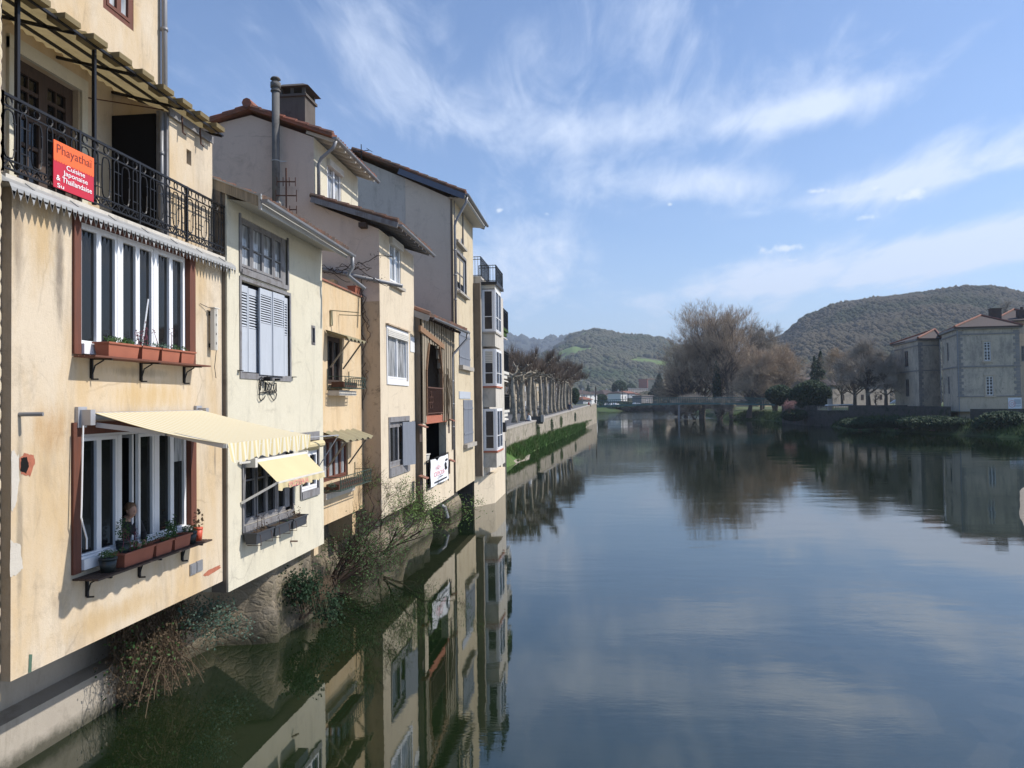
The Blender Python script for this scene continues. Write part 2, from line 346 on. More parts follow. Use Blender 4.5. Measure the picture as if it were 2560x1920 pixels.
M['trim'] = stucco('dark_stone_trim', (.25, .23, .21), (.33, .30, .28), (.10, .10, .10), .5, .3, crack=0)
M['base'] = stone('river_rubble_stone', (.32, .265, .19), (.20, .18, .15), (.27, .225, .16), 4.2, (1, 1, 1.4), (.07, .075, .035), .75)
M['promwall'] = stone('quay_wall_stone', (.36, .32, .26), (.26, .23, .19), (.34, .30, .24), 1.5, (1, 1, 1.3), (.10, .10, .05), .65)
M['darkwall'] = stone('mossy_terrace_stone', (.085, .08, .075), (.055, .055, .05), (.08, .075, .07), 1.2, (1, 1, 1.3), (.02, .032, .016), .8)
M['rubble'] = stone('pale_rubble_house_stone', (.33, .29, .25), (.24, .21, .19), (.30, .27, .23), 1.0)
M['tile'] = tiles_mat('clay_canal_tile'); M['tile_red'] = tiles_mat('bright_clay_tile', (.29, .10, .06), (.22, .10, .065), (.10, .065, .05))
M['tile_old'] = tiles_mat('lichen_tile', (.20, .15, .09), (.26, .20, .11), (.06, .05, .04))
M['tile_far'] = tiles_mat('brown_hip_roof_tile', (.075, .045, .037), (.06, .043, .037), (.042, .035, .033))
M['white'] = plain('white_window_paint', (.74, .74, .75), .4, 0, .06, 5, .03)
M['offwhite'] = plain('aged_white_paint', (.60, .57, .51), .55, 0, .15, 5, .1)
M['brownwood'] = grainy('red_brown_wood', (.155, .045, .022), (.085, .032, .02))
M['darkwood'] = grainy('dark_weathered_wood', (.075, .045, .03), (.035, .022, .017))
M['greywood'] = grainy('bleached_grey_wood', (.24, .235, .24), (.14, .135, .14), stain=(.10, .08, .07))
M['plank'] = grainy('silvery_planks', (.34, .28, .20), (.17, .14, .10), (14, 14, .5), .9)
M['beam'] = grainy('oak_lintel', (.30, .17, .09), (.16, .09, .05), (6, 6, 6), .9)
M['shutter'] = grainy('pale_blue_shutter_paint', (.45, .475, .52), (.385, .415, .46), (5, 5, .6), .6)
M['shutter_d'] = grainy('slate_grey_shutter_paint', (.20, .215, .25), (.145, .16, .19), (5, 5, .6), .6)
M['bluefascia'] = plain('blue_grey_board', (.085, .10, .14), .6)
M['iron'] = plain('black_wrought_iron', (.012, .011, .012), .45, .3, .3, 20, .15)
M['rustiron'] = plain('rusty_iron', (.09, .04, .025), .8, .2, .4, 12, .3)
M['greeniron'] = plain('green_iron', (.035, .06, .045), .6, .1, .3, 12, .2)
M['zinc'] = plain('weathered_zinc', (.36, .355, .34), .5, .35, .25, 3, .15)
M['pipe'] = plain('grey_pipe', (.24, .24, .25), .5, .3, .2, 4, .1)
M['flue'] = stucco('stained_cement_flue', (.13, .125, .12), (.20, .195, .185), (.04, .04, .04), .8, .9, crack=0)
M['soot'] = stucco('sooty_chimney', (.10, .085, .075), (.15, .13, .115), (.04, .035, .03), .6, .6, crack=0)
M['glass'] = glass('dark_glass', (.012, .012, .012), .03, .38); M['glass_cur'] = glass('glass_over_net_curtain', (.16, .17, .18), .08, .6, (.42, .43, .44))
M['glass_far'] = glass('far_glass', (.02, .02, .028), .15, .5)
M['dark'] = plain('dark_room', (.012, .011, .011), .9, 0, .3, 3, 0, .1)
M['terra'] = plain('terracotta', (.30, .095, .052), .75, 0, .18, 4, .1)
M['redpot'] = plain('red_plastic', (.50, .07, .03), .5); M['blackpot'] = plain('black_plastic_pot', (.012, .018, .018), .4)
M['anthracite'] = plain('anthracite_plastic', (.045, .048, .055), .5, 0, .1, 5, .05)
M['soil'] = plain('potting_soil', (.05, .032, .02), 1.0, 0, .3, 20, .4)
M['leaf'] = plain('green_leaf', (.05, .105, .028), .7, 0, .4, 3, 0, .3); M['leaf_d'] = plain('dark_green_leaf', (.018, .042, .018), .75, 0, .4, 1.2, 0, .2)
M['leaf_y'] = plain('fresh_spring_leaf', (.085, .15, .03), .7, 0, .35, 2, 0, .3); M['leaf_p'] = plain('purple_stem', (.13, .03, .045), .7, 0, .3, 9, 0)
M['bluegreen'] = plain('glaucous_leaf', (.07, .12, .085), .7, 0, .3, 5, 0, .3)
M['dryvine'] = plain('dead_vine', (.10, .072, .047), .9, 0, .45, 4, 0, .1); M['twig'] = plain('dark_twig', (.06, .042, .032), .9, 0, .3, 5, 0, .1)
M['twig_warm'] = plain('budding_twig', (.44, .34, .245), .9, 0, .25, .4, 0, .1); M['twig_grey'] = plain('grey_twig', (.36, .315, .265), .9, 0, .25, .4, 0, .1)
M['twig_red'] = plain('reddish_shoot', (.16, .12, .09), .9, 0, .25, .5, 0, .1)
M['bark'] = plain('dark_bark', (.12, .10, .085), .95, 0, .35, 1.5, .4, .1)
M['blossom'] = plain('pink_blossom', (.33, .17, .16), .8, 0, .3, 2, 0)
M['red'] = plain('sign_red', (.48, .015, .035), .45, 0, .03, 3, 0); M['signor'] = plain('sign_orange', (.80, .13, .025), .45, 0, .03, 3, 0)
M['signwhite'] = plain('sign_white', (.82, .80, .80), .5, 0, .02, 3, 0); M['signbrown'] = plain('sign_brown', (.16, .02, .01), .5, 0, .02, 3, 0)
M['pinktext'] = plain('pink_red_lettering', (.60, .16, .18), .6, 0, .02, 3, 0)
M['white_cloth'] = plain('white_banner_cloth', (.72, .73, .76), .8, 0, .06, 3, .2); M['black'] = plain('black_paint', (.01, .01, .012), .5, 0, .2, 5, 0)
M['awn_y'] = plain('faded_yellow_canvas', (.54, .45, .26), .85, 0, .12, 1.5, .15)
M['alu'] = plain('grey_aluminium', (.42, .42, .44), .45, .4, .08, 4, .03)
M['brick'] = plain('broken_brick', (.36, .12, .07), .95, 0, .4, 14, .6); M['skin'] = plain('skin', (.46, .26, .18), .55, 0, .06, 9, .02)
M['hair'] = plain('dark_blonde_hair', (.16, .09, .045), .7, 0, .4, 30, .3); M['blackcloth'] = plain('black_cloth', (.015, .015, .018), .9, 0, .2, 9, .1)
M['asphalt'] = plain('asphalt', (.10, .10, .105), .9, 0, .2, .8, .2); M['gravel'] = plain('river_gravel', (.26, .22, .17), .95, 0, .5, 5, .8)
M['coping'] = plain('pale_stone_coping', (.34, .31, .27), .9, 0, .2, 1.5, .2)
M['fibro'] = stucco('lichened_fibre_cement', (.30, .27, .17), (.24, .20, .13), (.09, .075, .05), .7, .2, 2.0, crack=0)
m_, nt_, p_ = newmat('translucent_corrugated_sheet'); co_ = coords(nt_); cc_ = mixc(nt_, noi(nt_, co_, 3, 8, .7), (.16, .12, .06), (.42, .34, .18)); lk(nt_, cc_, p_.inputs['Base Color']); p_.inputs['Roughness'].default_value = .8
tr_ = nn(nt_, 'ShaderNodeBsdfTranslucent'); lk(nt_, cc_, tr_.inputs[0]); mx_ = nn(nt_, 'ShaderNodeMixShader'); mx_.inputs[0].default_value = .45; lk(nt_, p_.outputs[0], mx_.inputs[1]); lk(nt_, tr_.outputs[0], mx_.inputs[2]); lk(nt_, mx_.outputs[0], [n for n in nt_.nodes if n.type == 'OUTPUT_MATERIAL'][0].inputs[0]); M['sheet'] = m_
M['greenpaint'] = plain('bottle_green_paint', (.06, .13, .12), .5, .1, .1, 1, .05)
M['metalsoffit'] = plain('white_soffit', (.40, .39, .36), .7, 0, .15, 2, .1)
M['redcloth'] = plain('red_cloth', (.35, .03, .03), .9); M['whitecloth'] = plain('pale_cloth', (.65, .65, .64), .9); M['jeans'] = plain('dark_blue_cloth', (.03, .04, .07), .9)
M['carpaint_w'] = plain('white_car_paint', (.60, .62, .64), .25, 0, .03, 1, 0); M['carpaint_s'] = plain('silver_car_paint', (.30, .32, .34), .3, .5, .03, 1, 0)
M['tyre'] = plain('tyre', (.02, .02, .02), .9)
M['beige'] = plain('beige_render_far', (.58, .46, .32), .9, 0, .1, .3, .1); M['whitewall'] = plain('white_render_far', (.72, .70, .66), .9, 0, .06, .3, .1)
M['pinkwall'] = plain('salmon_render_far', (.42, .17, .12), .9, 0, .1, .3, .1); M['greywall'] = plain('blue_grey_render_far', (.34, .37, .40), .9, 0, .06, .3, .1)
M['greyconc_far'] = plain('far_grey_block_wall', (.22, .20, .19), .9, 0, .15, .3, .1)
# striped awning canvas: yellow and white stripes running away from the wall
m, nt, p = newmat('striped_yellow_canvas'); sx = nn(nt, 'ShaderNodeSeparateXYZ'); t_ = nn(nt, 'ShaderNodeTexCoord'); lk(nt, t_.outputs['Object'], sx.inputs[0])
fr = mathn(nt, 'FRACT', mathn(nt, 'MULTIPLY', sx.outputs[1], 8.0)); gt = mathn(nt, 'GREATER_THAN', fr, .5)
lk(nt, mixc(nt, gt, (.56, .46, .24), (.62, .58, .47)), p.inputs['Base Color']); p.inputs['Roughness'].default_value = .85; M['stripes'] = m
# plane bark
m, nt, p = newmat('plane_tree_bark'); co = coords(nt, (1, 1, .6))
c_ = mixc(nt, ramp(nt, noi(nt, co, 2.2, 5, .7), [(.4, 0.0), (.55, 1.0)]).outputs[0], (.15, .13, .095), (.33, .285, .22)); c_ = mixc(nt, ramp(nt, noi(nt, co, 5, 5, .7), [(.58, 0.0), (.66, .8)]).outputs[0], c_, (.09, .075, .055))
lk(nt, c_, p.inputs['Base Color']); p.inputs['Roughness'].default_value = .9; M['plane'] = m
def tide(mat, z0=1.02, z1=1.35, c=(.035, .035, .022)):
    nt = mat.node_tree; p = [n for n in nt.nodes if n.type == 'BSDF_PRINCIPLED'][0]; src = p.inputs['Base Color'].links[0].from_socket
    co = coords(nt); sx = nn(nt, 'ShaderNodeSeparateXYZ'); lk(nt, co, sx.inputs[0]); n = noi(nt, co, 2.2, 8, .75)
    v = mathn(nt, 'SUBTRACT', sx.outputs[2], mathn(nt, 'MULTIPLY', n, .55)); r = nn(nt, 'ShaderNodeMapRange'); r.inputs[1].default_value = z1 - .27; r.inputs[2].default_value = z0 - .27; lk(nt, v, r.inputs[0])
    lk(nt, mixc(nt, mathn(nt, 'MULTIPLY', r.outputs[0], .85), src, c), p.inputs['Base Color'])
tide(M['basecon'], 1.05, 1.30); tide(M['base'], 1.05, 1.55)
# grass
def grassmat(name, c, c2, c3, sc=1.2):
    m, nt, p = newmat(name); co = coords(nt); a = mixc(nt, ramp(nt, noi(nt, co, sc, 6, .7), [(.35, 0.0), (.65, 1.0)]).outputs[0], c, c2)
    a = mixc(nt, ramp(nt, noi(nt, co, sc * .3, 5, .7), [(.5, 0.0), (.7, .8)]).outputs[0], a, c3); lk(nt, a, p.inputs['Base Color']); p.inputs['Roughness'].default_value = .95
    p.inputs['Specular IOR Level'].default_value = .15; bump(nt, noi(nt, co, sc * 8, 5), p, .6, .08); return m
M['grass'] = grassmat('spring_grass', (.055, .115, .028), (.09, .165, .04), (.13, .13, .06))
M['grass_sh'] = grassmat('rough_bank_grass', (.03, .058, .022), (.06, .10, .03), (.065, .06, .04), .5)
M['field'] = grassmat('valley_ground', (.07, .09, .035), (.10, .12, .05), (.13, .11, .08), .05)
# water
m = bpy.data.materials.new('river_water'); m.use_nodes = True; nt = m.node_tree; nt.nodes.clear(); M['water'] = m
o = nn(nt, 'ShaderNodeOutputMaterial'); df = nn(nt, 'ShaderNodeBsdfDiffuse'); gl = nn(nt, 'ShaderNodeBsdfGlossy'); gl.inputs['Roughness'].default_value = .015
mxs = nn(nt, 'ShaderNodeMixShader'); fr = nn(nt, 'ShaderNodeFresnel'); fr.inputs['IOR'].default_value = 1.33
co = coords(nt)
dc = mixc(nt, ramp(nt, noi(nt, co, .22, 6, .65), [(.4, 0.0), (.65, 1.0)]).outputs[0], (.005, .013, .004), (.013, .022, .008))
sx_ = nn(nt, 'ShaderNodeSeparateXYZ'); lk(nt, co, sx_.inputs[0])
def mr_(nt, v, a, b):
    r = nn(nt, 'ShaderNodeMapRange', interpolation_type='SMOOTHSTEP'); r.inputs[1].default_value = a; r.inputs[2].default_value = b; lk(nt, v, r.inputs[0]); return r.outputs[0]
shal = mathn(nt, 'MULTIPLY', mr_(nt, sx_.outputs[0], -3.0, 9.0), mr_(nt, sx_.outputs[1], 40.0, 8.0))
vo = nn(nt, 'ShaderNodeTexVoronoi'); vo.inputs['Scale'].default_value = 1.6; lk(nt, co, vo.inputs['Vector']); spc = nn(nt, 'ShaderNodeSeparateColor'); lk(nt, vo.outputs['Color'], spc.inputs[0])
bed = mixc(nt, spc.outputs[0], (.030, .040, .030), (.085, .085, .060)); bed = mixc(nt, noi(nt, co, .8, 6, .7), (.018, .035, .035), bed)
dc = mixc(nt, shal, dc, bed); lk(nt, dc, df.inputs[0])
fac = mathn(nt, 'POWER', fr.outputs[0], .60); lk(nt, mathn(nt, 'MULTIPLY', fac, .95), mxs.inputs[0])
bp = nn(nt, 'ShaderNodeBump'); bp.inputs['Strength'].default_value = 1.0; bp.inputs['Distance'].default_value = 1.0
n1 = noi(nt, coords(nt, (.55, 1.5, 1)), 1.3, 4, .5, .4); n2 = noi(nt, coords(nt, (1, 2.0, 1)), .33, 3, .5, .3); n3 = noi(nt, coords(nt, (1.2, 3.2, 1)), 4.5, 3, .5)
ar = mr_(nt, sx_.outputs[0], -8.5, 3.0); patch = ramp(nt, noi(nt, coords(nt, (.5, 1.2, 1)), .06, 4, .6), [(.42, .22), (.60, 1.0)]).outputs[0]
amp = mathn(nt, 'MULTIPLY', mathn(nt, 'ADD', mathn(nt, 'MULTIPLY', ar, .75), .25), patch)
h = mathn(nt, 'ADD', mathn(nt, 'MULTIPLY', n1, .0032), mathn(nt, 'ADD', mathn(nt, 'MULTIPLY', n2, .010), mathn(nt, 'MULTIPLY', n3, .0011)))
amp = mathn(nt, 'ADD', amp, mathn(nt, 'MULTIPLY', mr_(nt, sx_.outputs[1], 205.0, 240.0), 6.0)); lk(nt, mathn(nt, 'MULTIPLY', h, amp), bp.inputs['Height']); lk(nt, bp.outputs[0], gl.inputs['Normal']); lk(nt, bp.outputs[0], fr.inputs['Normal'])
lk(nt, df.outputs[0], mxs.inputs[1]); lk(nt, gl.outputs[0], mxs.inputs[2]); lk(nt, mxs.outputs[0], o.inputs[0])
# ================================================================== builders
def wall_grid(mb, B, W, H, opens=(), dflt=.14):
    o, u, v, n = B
    us = sorted({0, W} | {a for q in opens for a in q[:2]}); vs = sorted({0, H} | {a for q in opens for a in q[2:4]})
    for i in range(len(us) - 1):
        for j in range(len(vs) - 1):
            cu, cv = (us[i] + us[i + 1]) / 2, (vs[j] + vs[j + 1]) / 2
            if any(q[0] < cu < q[1] and q[2] < cv < q[3] for q in opens): continue
            mb.poly(o + u * us[i] + v * vs[j], o + u * us[i + 1] + v * vs[j], o + u * us[i + 1] + v * vs[j + 1], o + u * us[i] + v * vs[j + 1])
    for q in opens:
        d = q[4] if len(q) > 4 else dflt; a, b, c, e = q[:4]; cs = [(a, c), (b, c), (b, e), (a, e)]
        for k in range(4):
            p, r = cs[k], cs[(k + 1) % 4]; P = o + u * p[0] + v * p[1]; R_ = o + u * r[0] + v * r[1]
            mb.poly(P, R_, R_ - n * d, P - n * d)
def window(parent, B, W, H, leaves=2, fw=.05, mat='white', gl='glass', rec=.12, bars=(), outer=.05, mull=None, name='window', label=None, skip=(), vb=0, th=.05, uspans=None, bw=.014):
    mb = MB(); pn = MB(); r0, r1 = -rec, -rec + th
    mb.bb(B, 0, outer, 0, H, r0, r1); mb.bb(B, W - outer, W, 0, H, r0, r1); mb.bb(B, outer, W - outer, 0, outer, r0, r1); mb.bb(B, outer, W - outer, H - outer, H, r0, r1)
    if uspans is None:
        lw = (W - 2 * outer) / leaves; uspans = [(outer + i * lw, outer + (i + 1) * lw) for i in range(leaves)]
    for i, (a, b) in enumerate(uspans):
        if i in skip: continue
        q0, q1 = r0 + .012, r1 + .014; c, e = outer, H - outer
        mb.bb(B, a, a + fw, c, e, q0, q1); mb.bb(B, b - fw, b, c, e, q0, q1); mb.bb(B, a + fw, b - fw, c, c + fw, q0, q1); mb.bb(B, a + fw, b - fw, e - fw, e, q0, q1)
        for t in bars: mb.bb(B, a + fw, b - fw, c + (e - c) * t - max(bw, fw * .3), c + (e - c) * t + max(bw, fw * .3), q0, q1 - .008)
        for k in range(vb):
            x = a + (b - a) * (k + 1) / (vb + 1); mb.bb(B, x - .012, x + .012, c + fw, e - fw, q0, q1 - .01)
        o, u, v, n = B; P = lambda s, t: o + u * s + v * t + n * (r0 + .02)
        pn.poly(P(a + fw * .5, c), P(b - fw * .5, c), P(b - fw * .5, e), P(a + fw * .5, e))
    if mull:
        for (a, b) in mull: mb.bb(B, a, b, outer, H - outer, r0, r1 + .02)
    w_ = obj(name, mb, M[mat], parent); 
    if label: w_['label'] = label
    obj('pane', pn, M[gl], w_)
    return w_
def xb(L, y, z): return (V((-L, y, z)), Y, Z, X)          # frame on a river-facing wall
def tile_roof(mb, e0, e1, t0, t1, wave=.21, row=.33, th=.07, amp=.045, seed=1):
    rnd = random.Random(seed)
    W = (e1 - e0).length; Hh = (t0 - e0).length; n = ((e1 - e0).cross(t0 - e0)).normalized()
    if n.z < 0: n = -n
    nw = max(1, round(W / wave)); k = 6; nu = nw * k; nr = max(1, round(Hh / row)); vs = []; fs = []
    js = [rnd.uniform(-.012, .012) for _ in range((nw + 1) * (nr + 1))]
    for r in range(nr):
        for half in (0, 1):
            f = (r + (half * .985)) / nr
            for i in range(nu + 1):
                a = i / nu; p = (e0.lerp(e1, a)).lerp(t0.lerp(t1, a), f)
                ph = (i / k) % 1.0; hgt = amp * (abs(math.sin(math.pi * ph)) * 1.3)
                ww = min(nw - 1, i // k); lift = (th * .75 if half == 0 else 0) + js[ww * nr + r]
                vs.append(p + n * (hgt + lift))
    for r in range(nr * 2 - 1):
        for i in range(nu): fs.append((r * (nu + 1) + i, r * (nu + 1) + i + 1, (r + 1) * (nu + 1) + i + 1, (r + 1) * (nu + 1) + i))
    mb.add(vs, fs)
    # eave lip, underside and verges
    b = n * -.03
    ii = list(range(nu + 1)); vs2 = [V(vs[i]) for i in ii] + [e0.lerp(e1, i / nu) + b for i in ii]
    mb.add(vs2, [(i, i + 1, nu + 1 + i + 1, nu + 1 + i) for i in range(nu)])
    mb.poly(e0 + b, e1 + b, t1 + b, t0 + b)
    for (e, t) in ((e0, t0), (e1, t1)): mb.poly(e + b, t + b, t + n * .06, e + n * .06)
def verge_tiles(mb, e, t, r=.085, row=.4, up=.05):
    L = (t - e).length; nr = max(1, int(L / row)); n = V((0, 0, 1))
    for i in range(nr):
        a = e.lerp(t, i / nr); b = e.lerp(t, (i + 1.12) / nr); mb.tube([a + n * (up + .02), b + n * up], [r, r * .82], 7)
def gutter(parent, a, b, r=.075, mat='pipe', name='gutter'):
    mb = MB(); d = (b - a).normalized(); s = d.cross(Z).normalized(); N = 7; vs = []
    for p in (a, b):
        for k in range(N): th_ = math.pi * k / (N - 1); vs.append(p + s * (math.cos(th_) * r) - Z * (math.sin(th_) * r))
        for k in range(N): th_ = math.pi * k / (N - 1); vs.append(p + s * (math.cos(th_) * r * .8) - Z * (math.sin(th_) * r * .8 - .004))
    fs = []
    for k in range(N - 1): fs += [(k, k + 1, 2 * N + k + 1, 2 * N + k), (N + k, N + k + 1, 3 * N + k + 1, 3 * N + k)]
    fs += [(0, N, 3 * N, 2 * N), (N - 1, 2 * N - 1, 4 * N - 1, 3 * N - 1)]
    mb.add(vs, fs); mb.poly(*[V(vs[k]) for k in range(N)]); mb.poly(*[V(vs[2 * N + k]) for k in range(N)])
    return obj(name, mb, M[mat], parent)
def pipe(parent, pts, r=.05, mat='pipe', name='downpipe', collars=True):
    mb = MB(); mb.tube(pts, r, 8)
    if collars:
        for i in range(len(pts) - 1):
            L = (pts[i + 1] - pts[i]).length
            if L > 1.2:
                k = int(L / 1.6) + 1
                for j in range(1, k + 1):
                    c = pts[i].lerp(pts[i + 1], j / (k + 1)); d = (pts[i + 1] - pts[i]).normalized(); mb.tube([c - d * .03, c + d * .03], r * 1.25, 8)
    return obj(name, mb, M[mat], parent, True)
def side_profile(mb, Yp, pts): mb.poly(*[V((-l, Yp, z)) for l, z in pts])
def shell(mb, L, Lb, y0, y1, z0, zf, top, opens=()):
    # river facade with openings, two gables following `top` [(L, z)...] and the back
    wall_grid(mb, xb(L, y0, z0), y1 - y0, zf - z0, [(a - y0, b - y0, c - z0, d - z0, *r) for a, b, c, d, *r in opens])
    prof = [(L, z0), (L, zf)] + [t for t in top if t[0] > L + 1e-4] + [(Lb, z0)]
    side_profile(mb, y0, prof); side_profile(mb, y1, prof)
    for i in range(1, len(prof) - 1):
        (a, za), (b, zb_) = prof[i], prof[i + 1]; mb.poly(V((-a, y0, za)), V((-a, y1, za)), V((-b, y1, zb_)), V((-b, y0, zb_)))
    mb.poly(V((-L, y0, z0)), V((-Lb, y0, z0)), V((-Lb, y1, z0)), V((-L, y1, z0)))
def leafcloud(mb, c, r, n, size, rnd, flat=0.0):
    for _ in range(n):
        while True:
            p = V((rnd.uniform(-1, 1), rnd.uniform(-1, 1), rnd.uniform(-1, 1)))
            if p.length <= 1: break
        p = V((p.x * r[0], p.y * r[1], p.z * r[2])) + c
        a = V((rnd.gauss(0, 1), rnd.gauss(0, 1), rnd.gauss(0, 1))).normalized() * size * rnd.uniform(.6, 1.3); b = a.orthogonal().normalized() * size * rnd.uniform(.3, .6)
        mb.poly(p - a * .5, p + b * .5, p + a * .5, p - b * .5)
def leaves_on(mb, pts, n, size, spread, rnd):
    for _ in range(n):
        p = rnd.choice(pts); p = p + V((rnd.gauss(0, spread), rnd.gauss(0, spread), rnd.gauss(0, spread)))
        a = V((rnd.gauss(0, 1), rnd.gauss(0, 1), rnd.gauss(0, 1))).normalized() * size * rnd.uniform(.6, 1.3); b = a.orthogonal().normalized() * size * .35
        mb.poly(p - a * .5, p + b, p + a * .5, p - b)
def trough(B, W, D, Hh, mat, label, cat='flower box', plant='leaf', pn=60, ph=.12, seed=1, group=None, size=.045, droop=.0, stems=0, name='flower_box', stemmat='twig', obj_label=None):
    # B: origin at bottom centre against which it stands; u along, v up, n outward
    o, u, v, n = B; rnd = random.Random(seed); t = thing(name, label, cat, tuple(o), group)
    mb = MB(); k = .82
    def P(a, b, c): return o + u * a + n * b + v * c
    for s in (1.0, .9):
        top = [P(-W / 2 * s, -D / 2 * s, Hh), P(W / 2 * s, -D / 2 * s, Hh), P(W / 2 * s, D / 2 * s, Hh), P(-W / 2 * s, D / 2 * s, Hh)]
        bz = 0 if s == 1 else .02
        bot = [P(-W / 2 * s * .92, -D / 2 * s * k, bz), P(W / 2 * s * .92, -D / 2 * s * k, bz), P(W / 2 * s * .92, D / 2 * s * k, bz), P(-W / 2 * s * .92, D / 2 * s * k, bz)]
        mb.add(top + bot, [(4, 5, 6, 7)] + [(i, (i + 1) % 4, 4 + (i + 1) % 4, 4 + i) for i in range(4)])
    r = .018
    mb.bb(B, -W / 2 - r, W / 2 + r, Hh - .025, Hh, D / 2 * .97, D / 2 + r); mb.bb(B, -W / 2 - r, W / 2 + r, Hh - .025, Hh, -D / 2 - r, -D / 2 * .97)
    mb.bb(B, -W / 2 - r, -W / 2 * .97, Hh - .025, Hh, -D / 2 * .97, D / 2 * .97); mb.bb(B, W / 2 * .97, W / 2 + r, Hh - .025, Hh, -D / 2 * .97, D / 2 * .97)
    obj('box', mb, M[mat], t)
    sb = MB(); sb.bb(B, -W / 2 * .9, W / 2 * .9, Hh - .05, Hh - .03, -D / 2 * .88, D / 2 * .88); obj('soil', sb, M['soil'], t)
    if pn:
        pb = MB()
        for i in range(max(1, int(W / .12))):
            c = P(rnd.uniform(-W / 2, W / 2) * .85, rnd.uniform(-D / 2, D / 2) * .6 + droop, Hh + ph * .35 - droop)
            leafcloud(pb, c, (.09, .09, ph * rnd.uniform(.4, .8)), pn // max(1, int(W / .12)), size, rnd)
        pl = obj('plant', pb, M[plant], t)
        if stems:
            s_ = MB()
            for i in range(stems):
                a = P(rnd.uniform(-W / 2, W / 2) * .8, 0, Hh - .03); b = a + v * rnd.uniform(.15, .34) + u * rnd.uniform(-.08, .08) + n * rnd.uniform(-.05, .05)
                s_.tube([a, a.lerp(b, .5) + u * .02, b], [.007, .006, .003], 4); leafcloud(s_, b, (.04, .04, .08), 14, .03, rnd)
            obj('stem', s_, M[stemmat], pl)
    return t
def pot(loc, r, h, mat, label, plant='leaf', n=260, ph=.1, seed=1, size=.03, cat='plant pot'):
    t = thing('plant_pot', label, cat, tuple(loc)); mb = MB(); rnd = random.Random(seed)
    mb.tube([loc, loc + Z * (h - .03)], [r * .78, r * .96], 14); mb.tube([loc + Z * (h - .035), loc + Z * h], [r, r], 14); obj('pot', mb, M[mat], t, True)
    pb = MB(); leafcloud(pb, loc + Z * (h + ph * .45), (r * 1.05, r * 1.05, ph * .6), n, size, rnd); obj('plant', pb, M[plant], t); return t
def branchy(mb, p, d, L, r, depth, rnd, tips, spread=.55, up=.15, nb=(2, 4), shrink=.68, n=4, seg=3):
    pts = [p]; rs = [r]; dd = d.copy()
    for i in range(seg):
        dd = (dd + V((rnd.gauss(0, .13), rnd.gauss(0, .13), rnd.gauss(0, .1) + up * .3))).normalized(); pts.append(pts[-1] + dd * (L / seg)); rs.append(r * (1 - .42 * (i + 1) / seg))
    mb.tube(pts, rs, n, False)
    if depth == 0: tips.append((pts[-1], dd)); tips.append((pts[-2], dd)); return
    for k in range(rnd.randint(*nb)):
        f = rnd.randint(max(1, seg - 2), seg); a = dd.orthogonal().normalized(); a.rotate(Matrix.Rotation(rnd.uniform(0, 6.283), 3, dd))
        nd = (dd + a * spread * rnd.uniform(.6, 1.3) + Z * up).normalized(); branchy(mb, pts[f], nd, L * shrink * rnd.uniform(.8, 1.15), rs[f] * .68, depth - 1, rnd, tips, spread, up, nb, shrink, max(3, n - 1), seg)
def twigs(mb, tips, n, L, wd, rnd, up=.4, fan=.7):
    for p, d in tips:
        for _ in range(n):
            q = (d + V((rnd.gauss(0, fan), rnd.gauss(0, fan), rnd.gauss(0, fan) + up))).normalized(); l = L * rnd.uniform(.5, 1.2)
            m_ = p + q * (l * .5) + V((rnd.gauss(0, .06), rnd.gauss(0, .06), rnd.gauss(0, .06))) * l; a = q.orthogonal().normalized(); a.rotate(Matrix.Rotation(rnd.uniform(0, 6.283), 3, q)); a *= wd
            e = m_ + (q + V((0, 0, up * .3))).normalized() * (l * .5)
            mb.add([p - a, p + a, m_ + a * .7, m_ - a * .7, e], [(0, 1, 2, 3), (3, 2, 4)])
            s = (q + V((rnd.gauss(0, .6), rnd.gauss(0, .6), rnd.gauss(0, .6)))).normalized() * (l * .45); mb.add([m_ - a * .5, m_ + a * .5, m_ + s], [(0, 1, 2)])

# ================================================================== ground, river, hills
wpoly = MB(); NX, NY = 30, 60
wpoly.poly(V((-14, -60, 0)), V((260, -60, 0)), V((260, 640, 0)), V((-14, 640, 0))); struct('river_water', wpoly, M['water'])
rb = MB(); rb.poly(V((-300, -80, -.9)), V((400, -80, -.9)), V((400, 700, -.9)), V((-300, 700, -.9))); struct('river_bed', rb, M['gravel'])
LB = [V((-8.6, -60, 1.0)), V((-8.6, 30, 1.0)), V((-8.2, 41, 1.0)), V((-9.2, 66, 1.6))]
W0 = onZ(1262, 1150, 0); WALL0 = V((W0.x - 3.0, 66, 0))
def promz(y): return 2.5 + (y - 71) * .0158
WA = V((-8.7, 64)); WA3 = V((-8.7, 64, 0)); WB3 = V((-.95, 193, 0))
far = [onZ(1499, 1031.5, 0), onZ(1574, 1027.5, 0), onZ(1660, 1023.5, 0), onZ(1800, 1020, 0), onZ(1900, 1019, 0)]
right = [onZ(1800, 1030, 0), onZ(1722, 1037, 0), onZ(1779, 1045, 0), onZ(1860, 1049, 0), onZ(1944, 1053.5, 0), onZ(2020, 1061, 0), onZ(2110, 1072, 0), onZ(2300, 1084, 0), onZ(2460, 1092, 0), onZ(2700, 1106, 0), V((140, 60, 0)), V((190, -60, 0))]
inner_r = []
for i, p in enumerate(right):
    a = right[max(0, i - 1)]; b = right[min(len(right) - 1, i + 1)]; t = (b - a).normalized(); s = V((-t.y, t.x, 0)); inner_r.append(p + s * (6.0 if i > 5 else 5.0) + Z * 1.9)
inner_f = []
for i, p in enumerate(far):
    a = far[max(0, i - 1)]; b = far[min(len(far) - 1, i + 1)]; t = (b - a).normalized(); s = V((-t.y, t.x, 0)); inner_f.append(p + s * 14 + Z * 2.9)
gb = MB()
